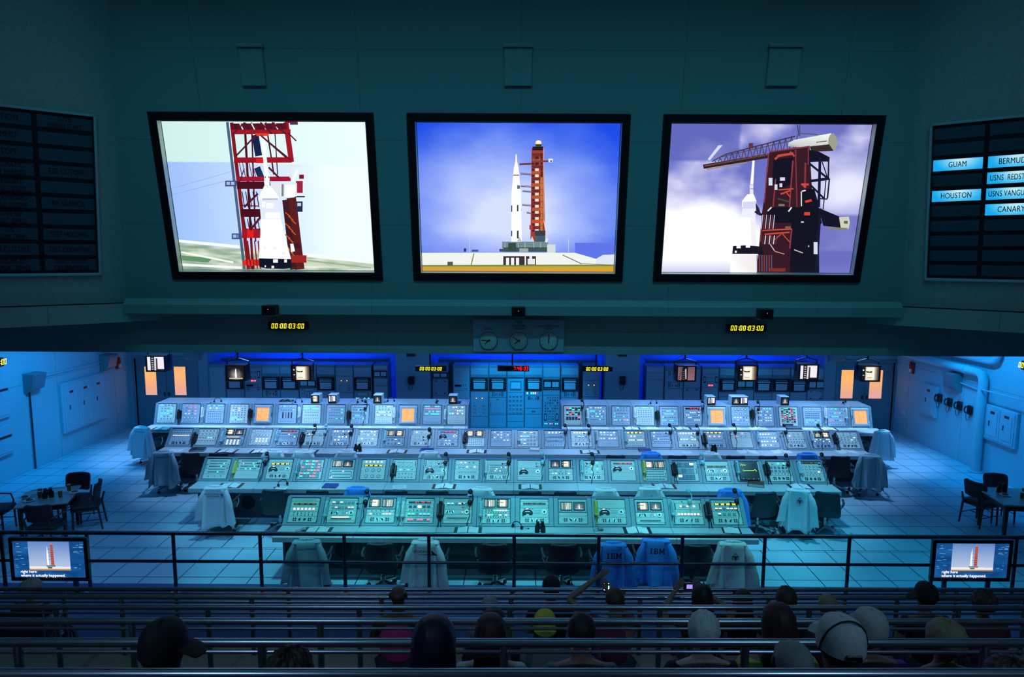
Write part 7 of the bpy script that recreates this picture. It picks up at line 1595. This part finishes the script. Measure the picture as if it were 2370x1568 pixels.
def person(px, ytop, Y, zf, lab, hair='short', hc='hair_dark', shirt='shirt_dark', skin='skin', arms='lap', lean=0, turn=0, pants='pants', sleeve=1, hairw=1.0, prop=None, cap=None, headw=1.0, sxmin=.62):
    top = at(px, ytop, Y=Y); s = max(sxmin, min(1.12, (top.z - zf) / 1.285)); 
    if (top.z - zf) / 1.285 < .62: s = .78; zf = top.z - 1.285 * s     # leaning low: seated deeper
    t = thing('person', lab, 'person', (top.x, Y - .02, zf), 0); t.scale = (s, s, s)
    AR = {'lap': (((.235, .06, .76), (.17, .26, .60), (.14, .31, .60))), 'up': None}
    def arm(sx, mode):
        if mode == 'lap': el, wr, hd = (sx * .245, -.02, .72), (sx * .17, .20, .585), (sx * .12, .27, .575)
        elif mode == 'cam': el, wr, hd = ((.34, .10, .96), (.085, .23, 1.10), (.035, .235, 1.155)) if sx > 0 else ((-.36, .10, .92), (-.205, .22, 1.10), (-.165, .235, 1.155))
        elif mode == 'phoneR': el, wr, hd = (-.44, .16, 1.10), (-.19, .24, 1.25), (-.10, .24, 1.32)
        elif mode == 'phoneL': el, wr, hd = (.10, .24, .95), (-.03, .26, 1.10), (-.06, .26, 1.18)
        elif mode == 'horn': el, wr, hd = (sx * .26, .12, .86), (sx * .24, .05, 1.06), (sx * .24, .05, 1.14)
        return el, wr, hd
    J = {'hip': ((0, 0, .52), (.15, .11)), 'waist': ((0, -.015, .68), (.165, .11)), 'chest': ((0, -.02, .86), (.19, .12)), 'neckb': ((0, 0, 1.00), (.07, .06)), 'neck': ((0, .012, 1.055), (.052, .055)),
         'jaw': ((0, .035, 1.11), (.060, .075)), 'head': ((0, .022, 1.18), (.088, .105)), 'crown': ((0, .008, 1.235), (.068, .082))}
    E = [('hip', 'waist'), ('waist', 'chest'), ('chest', 'neckb'), ('neckb', 'neck'), ('neck', 'jaw'), ('jaw', 'head'), ('head', 'crown')]
    SJ = {k: (J[k][0], tuple(q * 1.14 for q in J[k][1])) for k in ('hip', 'waist', 'chest')}; SJ['neckb'] = ((0, -.005, .965), (.085, .07)); SE = [('hip', 'waist'), ('waist', 'chest'), ('chest', 'neckb')]
    modes = {1: arms, -1: arms}
    if arms == 'phone': modes = {-1: 'phoneR', 1: 'phoneL'}
    if arms == 'horn': modes = {-1: 'lap', 1: 'horn'}
    hands = {}
    for sx in (-1, 1):
        q = 'LR'[sx > 0]; el, wr, hd = arm(sx, modes[sx]); sh = (sx * .185, -.015, .945)
        J['sh' + q] = (sh, .056); J['el' + q] = (el, .040); J['fa' + q] = (lerp(el, wr, .45), .036); J['wr' + q] = (wr, (.026, .022)); J['hd' + q] = (hd, (.036, .016))
        E += [('chest', 'sh' + q), ('sh' + q, 'el' + q), ('el' + q, 'fa' + q), ('fa' + q, 'wr' + q), ('wr' + q, 'hd' + q)]
        if sleeve: SJ['sh' + q] = (sh, .068); SJ['ue' + q] = (lerp(sh, el, .62 if sleeve == 1 else .97), .058 if sleeve == 1 else .050); SE += [('chest', 'sh' + q), ('sh' + q, 'ue' + q)]
        d = (Vector(hd) - Vector(wr)).normalized(); side = d.cross(Vector((0, 1, 0))); side = side.normalized() if side.length > .1 else Vector((1, 0, 0)); cl = Vector((0, .6, -.15)) if modes[sx] != 'lap' else Vector((0, .3, -.8))
        for f in range(4):
            o_ = side * ((f - 1.5) * .019); ln = (.030, .036, .034, .026)[f]; k0 = Vector(hd) + o_ + d * .012; k1 = k0 + d * ln; k2 = k1 + (d * .6 + cl * .5).normalized() * ln * .8; k3 = k2 + (d * .3 + cl).normalized() * ln * .6
            hands.setdefault(q, []).append((k0, k1, k2, k3))
        th = side * (-sx * .034); k0 = Vector(wr) + (Vector(hd) - Vector(wr)) * .4 + th * .5; hands[q].append((k0, k0 + th * .8 + d * .015, k0 + th * 1.2 + d * .04, k0 + th * 1.2 + d * .055))
        for nmj, p_, r_ in (('tp', (sx * .09, .03, .50), .085), ('kn', (sx * .11, .43, .49), .062), ('cf', (sx * .11, .46, .30), .050), ('an', (sx * .11, .44, .09), .040), ('to', (sx * .12, .58, .035), .034)): J[nmj + q] = (p_, r_)
        E += [('hip', 'tp' + q), ('tp' + q, 'kn' + q), ('kn' + q, 'cf' + q), ('cf' + q, 'an' + q), ('an' + q, 'to' + q)]
    for q, fs in hands.items():
        if modes[1 if q == 'R' else -1] == 'lap': continue
        for fi, ks in enumerate(fs):
            pr = 'hd' + q if fi < 4 else 'wr' + q
            for ki, k_ in enumerate(ks):
                nn = 'f%d%d%s' % (fi, ki, q); J[nn] = (tuple(k_), .0095 - .001 * ki); E.append((pr, nn)); pr = nn
    if lean or turn: t.rotation_euler = (lean, 0, turn)
    body = skin_obj('body', J, E, skin, t, 2)
    if shirt: skin_obj('shirt', SJ, SE, shirt, t, 2)
    PJ = {'hip': ((0, 0, .52), (.165, .12))}; PE = []
    for sx in (-1, 1):
        q = 'LR'[sx > 0]; PJ['tp' + q] = ((sx * .09, .03, .50), .095); PJ['kn' + q] = ((sx * .11, .43, .49), .072); PJ['an' + q] = ((sx * .11, .445, .13), .054); PE += [('hip', 'tp' + q), ('tp' + q, 'kn' + q), ('kn' + q, 'an' + q)]
    skin_obj('trousers', PJ, PE, pants, t, 1)
    # face: eyes, nose, mouth and ears
    b = MB(); b.ball((0, .123, 1.165), (.013, .018, .022), skin, 10, 6)
    for sx in (-1, 1): b.ball((sx * .079, .02, 1.165), (.010, .020, .030), skin, 10, 7); b.ball((sx * .030, .108, 1.185), (.011, .007, .008), 'btn_light', 8, 6); b.ball((sx * .030, .114, 1.185), (.005, .004, .005), 'ink', 6, 5)
    b.ball((0, .112, 1.125), (.022, .007, .006), 'lips', 8, 5); b.build('face', t)
    rng = random.Random(int(px * 7)); a0, a1, a2 = (rng.uniform(0, 6) for _ in range(3))
    def hf(amp, fq): return lambda th_, ph_: 1 + amp * (math.sin(fq * th_ + a0) * math.cos(fq * .8 * ph_ + a1) + .6 * math.sin(fq * 2.1 * th_ + a2 + 3 * ph_))
    if hair != 'bald' and not cap:
        b = MB(); hw = .090 * hairw
        if hair == 'short': b.ball((0, -.002, 1.200), (hw, .108 * hairw, .095), hc, 26, 16, hf(.02, 9))
        if hair == 'fluffy': b.ball((0, -.005, 1.185), (hw * 1.22, .125 * hairw, .112), hc, 40, 24, hf(.035, 8))
        if hair == 'curly': b.ball((0, -.005, 1.185), (hw * 1.2, .125 * hairw, .112), hc, 48, 30, hf(.06, 13))
        if hair == 'thin': b.ball((0, -.012, 1.185), (hw, .100, .088), hc, 26, 16, hf(.015, 11))
        if hair in ('long', 'bob'):
            zb_ = .90 if hair == 'long' else 1.04; R1 = []
            for z, rx_, ry, cy in ((1.285, .03, .03, -.005), (1.27, .062, .07, -.005), (1.235, .086, .098, -.005), (1.18, .095, .108, -.010), (1.12, .098, .095, -.030), (1.06, .098, .075, -.050), ((1.04 + zb_) / 2, .105, .062, -.070), (zb_, .092, .045, -.080)):
                R1.append([(rx_ * hairw * math.cos(a) * (1 + .04 * math.sin(9 * a + z * 20)), cy + ry * math.sin(a) * (1 + .05 * math.sin(11 * a + z * 13)), z) for a in [2 * PI * k / 30 for k in range(30)]])
            b.loft(R1, hc)
        b.build('hair', t)
    if cap:
        b = MB(); b.ball((0, -.002, 1.165), (.086, .10, .075), hc, 22, 12); b.build('hair', t)
        b = MB(); c_mt, peak = cap; R1 = []
        for z, k in ((1.165, 1.0), (1.20, 1.0), (1.24, .93), (1.27, .75), (1.288, .45), (1.295, .1)): R1.append([(.094 * k * math.cos(a), .004 + .112 * k * math.sin(a), z) for a in [2 * PI * i / 28 for i in range(28)]])
        b.loft(R1, c_mt); b.ball((0, .004, 1.297), (.010, .010, .006), c_mt, 8, 5); co = b.build('cap_crown', t)
        b = MB(); ca = peak; pts = [];  
        for rr, zz in ((.095, 1.178), (.185, 1.165)):
            for k in range(11): a = ca + (k - 5) * .19; pts.append(((.094 if rr < .1 else .112) * math.cos(a), .004 + rr * math.sin(a) if abs(math.sin(ca)) > .5 else .004 + .112 * math.sin(a) * (1 if rr < .1 else .95), zz))
        if abs(math.sin(ca)) <= .5: pts = [((.094 + (.085 if j else 0)) * math.cos(ca + (k - 5) * .16), .004 + (.10) * math.sin(ca + (k - 5) * .16), 1.185 - .03 * j + (.05 if False else 0)) for j in (0, 1) for k in range(11)]
        up = [(x, y, z + .006) for x, y, z in pts]; n_ = 11
        fs = [[i, i + 1, n_ + i + 1, n_ + i] for i in range(n_ - 1)]; fs2 = [[22 + i, 22 + n_ + i, 22 + n_ + i + 1, 22 + i + 1] for i in range(n_ - 1)]; ed = [[n_ + i, n_ + i + 1, 22 + n_ + i + 1, 22 + n_ + i] for i in range(n_ - 1)]
        b.add(pts + up, fs + fs2 + ed, c_mt); b.build('cap_peak', t)
    return t
YB_ = [7.22] + [RAILD[i + 1] + .32 for i in range(5)]; ZF = [.27] + TF[:5]
def P(tier, *a, **k): return person(a[0], a[1], YB_[tier + 1], ZF[tier + 1], *a[2:], **k)
t = person(72, 1341, 7.55, .27, 'person with fluffy grey hair in a wheelchair at the far left', 'fluffy', 'hair_grey', 'shirt_dark', 'skin_pale', hairw=1.15)
P(-1, 1276, 1336, 'person in a black cap and dark shirt in the front row', cap=('cap_black', PI / 2), skin='skin_pale')
P(0, 1720, 1364, 'person with long dark hair in the first tier right of middle', 'long', 'hair_dark', 'shirt_dark')
P(1, 921, 1351, 'bald person in a bright pink tank top', 'bald', shirt='shirt_pink', sleeve=0, skin='skin_dark')
P(1, 1134, 1381, 'child with short pale hair left of the middle', 'short', 'hair_grey', 'shirt_grey')
mp = P(1, 1423, 1362, 'person with short brown hair raising a lit phone with both hands', 'short', 'hair_brown', 'shirt_maroon', arms='phone')
mc = P(1, 1624, 1352, 'person with dark hair holding up a camera with both hands', 'bob', 'hair_dark', 'shirt_dark', arms='cam', skin='skin')
P(1, 1819, 1358, 'person with short brown hair behind the long-haired one in yellow', 'fluffy', 'hair_brown', 'shirt_dark', hairw=.85)
P(1, 1915, 1377, 'person with short blond hair and reddish shirt', 'short', 'hair_blond', 'shirt_maroon')
P(1, 2143, 1350, 'person in a black cap with its peak to the left', cap=('cap_black', PI * .90), shirt='shirt_dark')
P(1, 2276, 1366, 'person with curly brown hair and maroon shirt', 'curly', 'hair_brown', 'shirt_maroon', hairw=.95)
P(2, 1261, 1414, 'child in a yellow and blue cap turned backwards', cap=('cap_yellow', -PI / 2), shirt='shirt_grey', sxmin=.8)
P(2, 1143, 1406, 'person with black hair just behind the reddish-haired woman', 'bob', 'hair_dark', 'shirt_dark')
P(3, 1136, 1420, 'woman with dark reddish hair and light sleeves left of middle', 'long', 'hair_red', 'shirt_white', skin='skin_pale', sleeve=2)
P(3, 1346, 1421, 'person with short dark hair and grey shirt in the middle', 'short', 'hair_dark', 'shirt_grey', hairw=.95)
P(3, 1628, 1415, 'person with bushy white hair right of middle', 'fluffy', 'hair_white', 'shirt_dark', skin='skin_pale', hairw=.85)
P(3, 1800, 1395, 'person with long dark red hair in a yellow shirt', 'long', 'hair_red', 'shirt_yellow')
P(3, 2014, 1411, 'person in a beige cap in the fourth tier, right', cap=('cap_beige', PI / 2), shirt='shirt_purple')
P(3, 2188, 1435, 'person with wide fluffy blond hair at the right', 'fluffy', 'hair_blond', 'shirt_dark', hairw=1.02)
P(4, 380, 1438, 'person with dark hair and a cap peak to the right, lower left', cap=('cap_black', .30), hc='hair_dark', skin='skin_dark')
P(4, 1006, 1423, 'person with dark purple hair beside the pink tank top', 'bob', 'hair_purple', 'shirt_dark', hairw=.95)
P(4, 672, 1500, 'person with dark curly hair low above the nearest rail, left', 'curly', 'hair_brown', 'shirt_dark')
P(4, 1834, 1474, 'child with very short dark hair at the lower right', 'thin', 'hair_grey', 'shirt_dark', skin='skin_dark', hairw=.9)
wc = P(4, 1945, 1428, 'person in a white cap with a dark strap across it', cap=('cap_white', PI / 2), shirt='shirt_purple')
b = MB(); b.tube([(-.098 * math.cos(a), .004 - .03 * math.sin(a) - .02, 1.165 + .137 * math.sin(a)) for a in [PI * k / 16 for k in range(17)]], .004, 'ink', 6); b.box(-.03, .035, -.112, -.100, 1.168, 1.19, 'ink', .004); b.build('strap', wc)
P(4, 2332, 1523, 'person with curly brown hair in the lower right corner', 'curly', 'hair_brown', 'shirt_dark')
# held things
p = at(1404, 1361, Y=YB_[2] + .24); t = thing('phone', 'small phone with a lit screen held up by a raised hand', 'phone', p, 0)
b = MB(); b.box(-.030, .030, 0, .010, -.05, .05, 'black', .004); b.build('case', t); b = MB(); b.box(-.024, .024, -.001, .0, -.025, .018, 'g_white'); b.box(-.024, .024, -.0012, -.001, .0, .018, 'g_cyan'); b.box(-.022, -.014, -.001, 0, .034, .042, 'g_white'); b.box(.014, .022, -.001, 0, .034, .042, 'g_white'); b.build('screen', t)
p = at(1597, 1359, Y=YB_[2] + .24); t = thing('compact_camera', 'small camera with lit screen held up in two hands', 'camera', p, 0)
b = MB(); b.box(-.055, .055, 0, .025, -.032, .032, 'black', .006); b.cyl((0, .025, 0), (0, .05, 0), .022, 'dark_steel', 16); b.build('body', t); b = MB(); b.box(-.03, .022, -.001, 0, -.018, .02, 'g_purple'); b.build('screen', t)
# wheelchair under the leftmost person
p = at(72, 1341, Y=7.55); t = thing('wheelchair', 'dark wheelchair with bright handrim at the far left', 'wheelchair', (p.x, 7.5, .27))
for sx in (-1, 1):
    b = MB(); b.tube([(sx * .30, .28 * math.cos(a), .30 + .28 * math.sin(a)) for a in [2 * PI * k / 28 for k in range(29)]], .018, 'rubber', 8); b.tube([(sx * .34, .25 * math.cos(a), .30 + .25 * math.sin(a)) for a in [2 * PI * k / 28 for k in range(29)]], .008, 'chrome', 6)
    for k in range(8): b.cyl((sx * .30, 0, .30), (sx * .30, .28 * math.cos(k * PI / 4), .30 + .28 * math.sin(k * PI / 4)), .003, 'chrome', 5)
    b.build('wheel', t); b = MB(); b.tube([(sx * .27, -.25, .95), (sx * .27, -.18, .90), (sx * .27, -.18, .45), (sx * .27, .30, .45), (sx * .27, .42, .12)], .013, 'steel', 8); b.tube([(sx * .28, -.16, .68), (sx * .28, .2, .68)], .02, 'vinyl', 8); b.build('side_frame', t)
b = MB(); b.box(-.26, .26, -.2, .25, .42, .445, 'vinyl', .008); b.build('seat_sling', t); b = MB(); b.box(-.26, .26, -.20, -.175, .45, .88, 'vinyl', .008); b.build('back_sling', t)
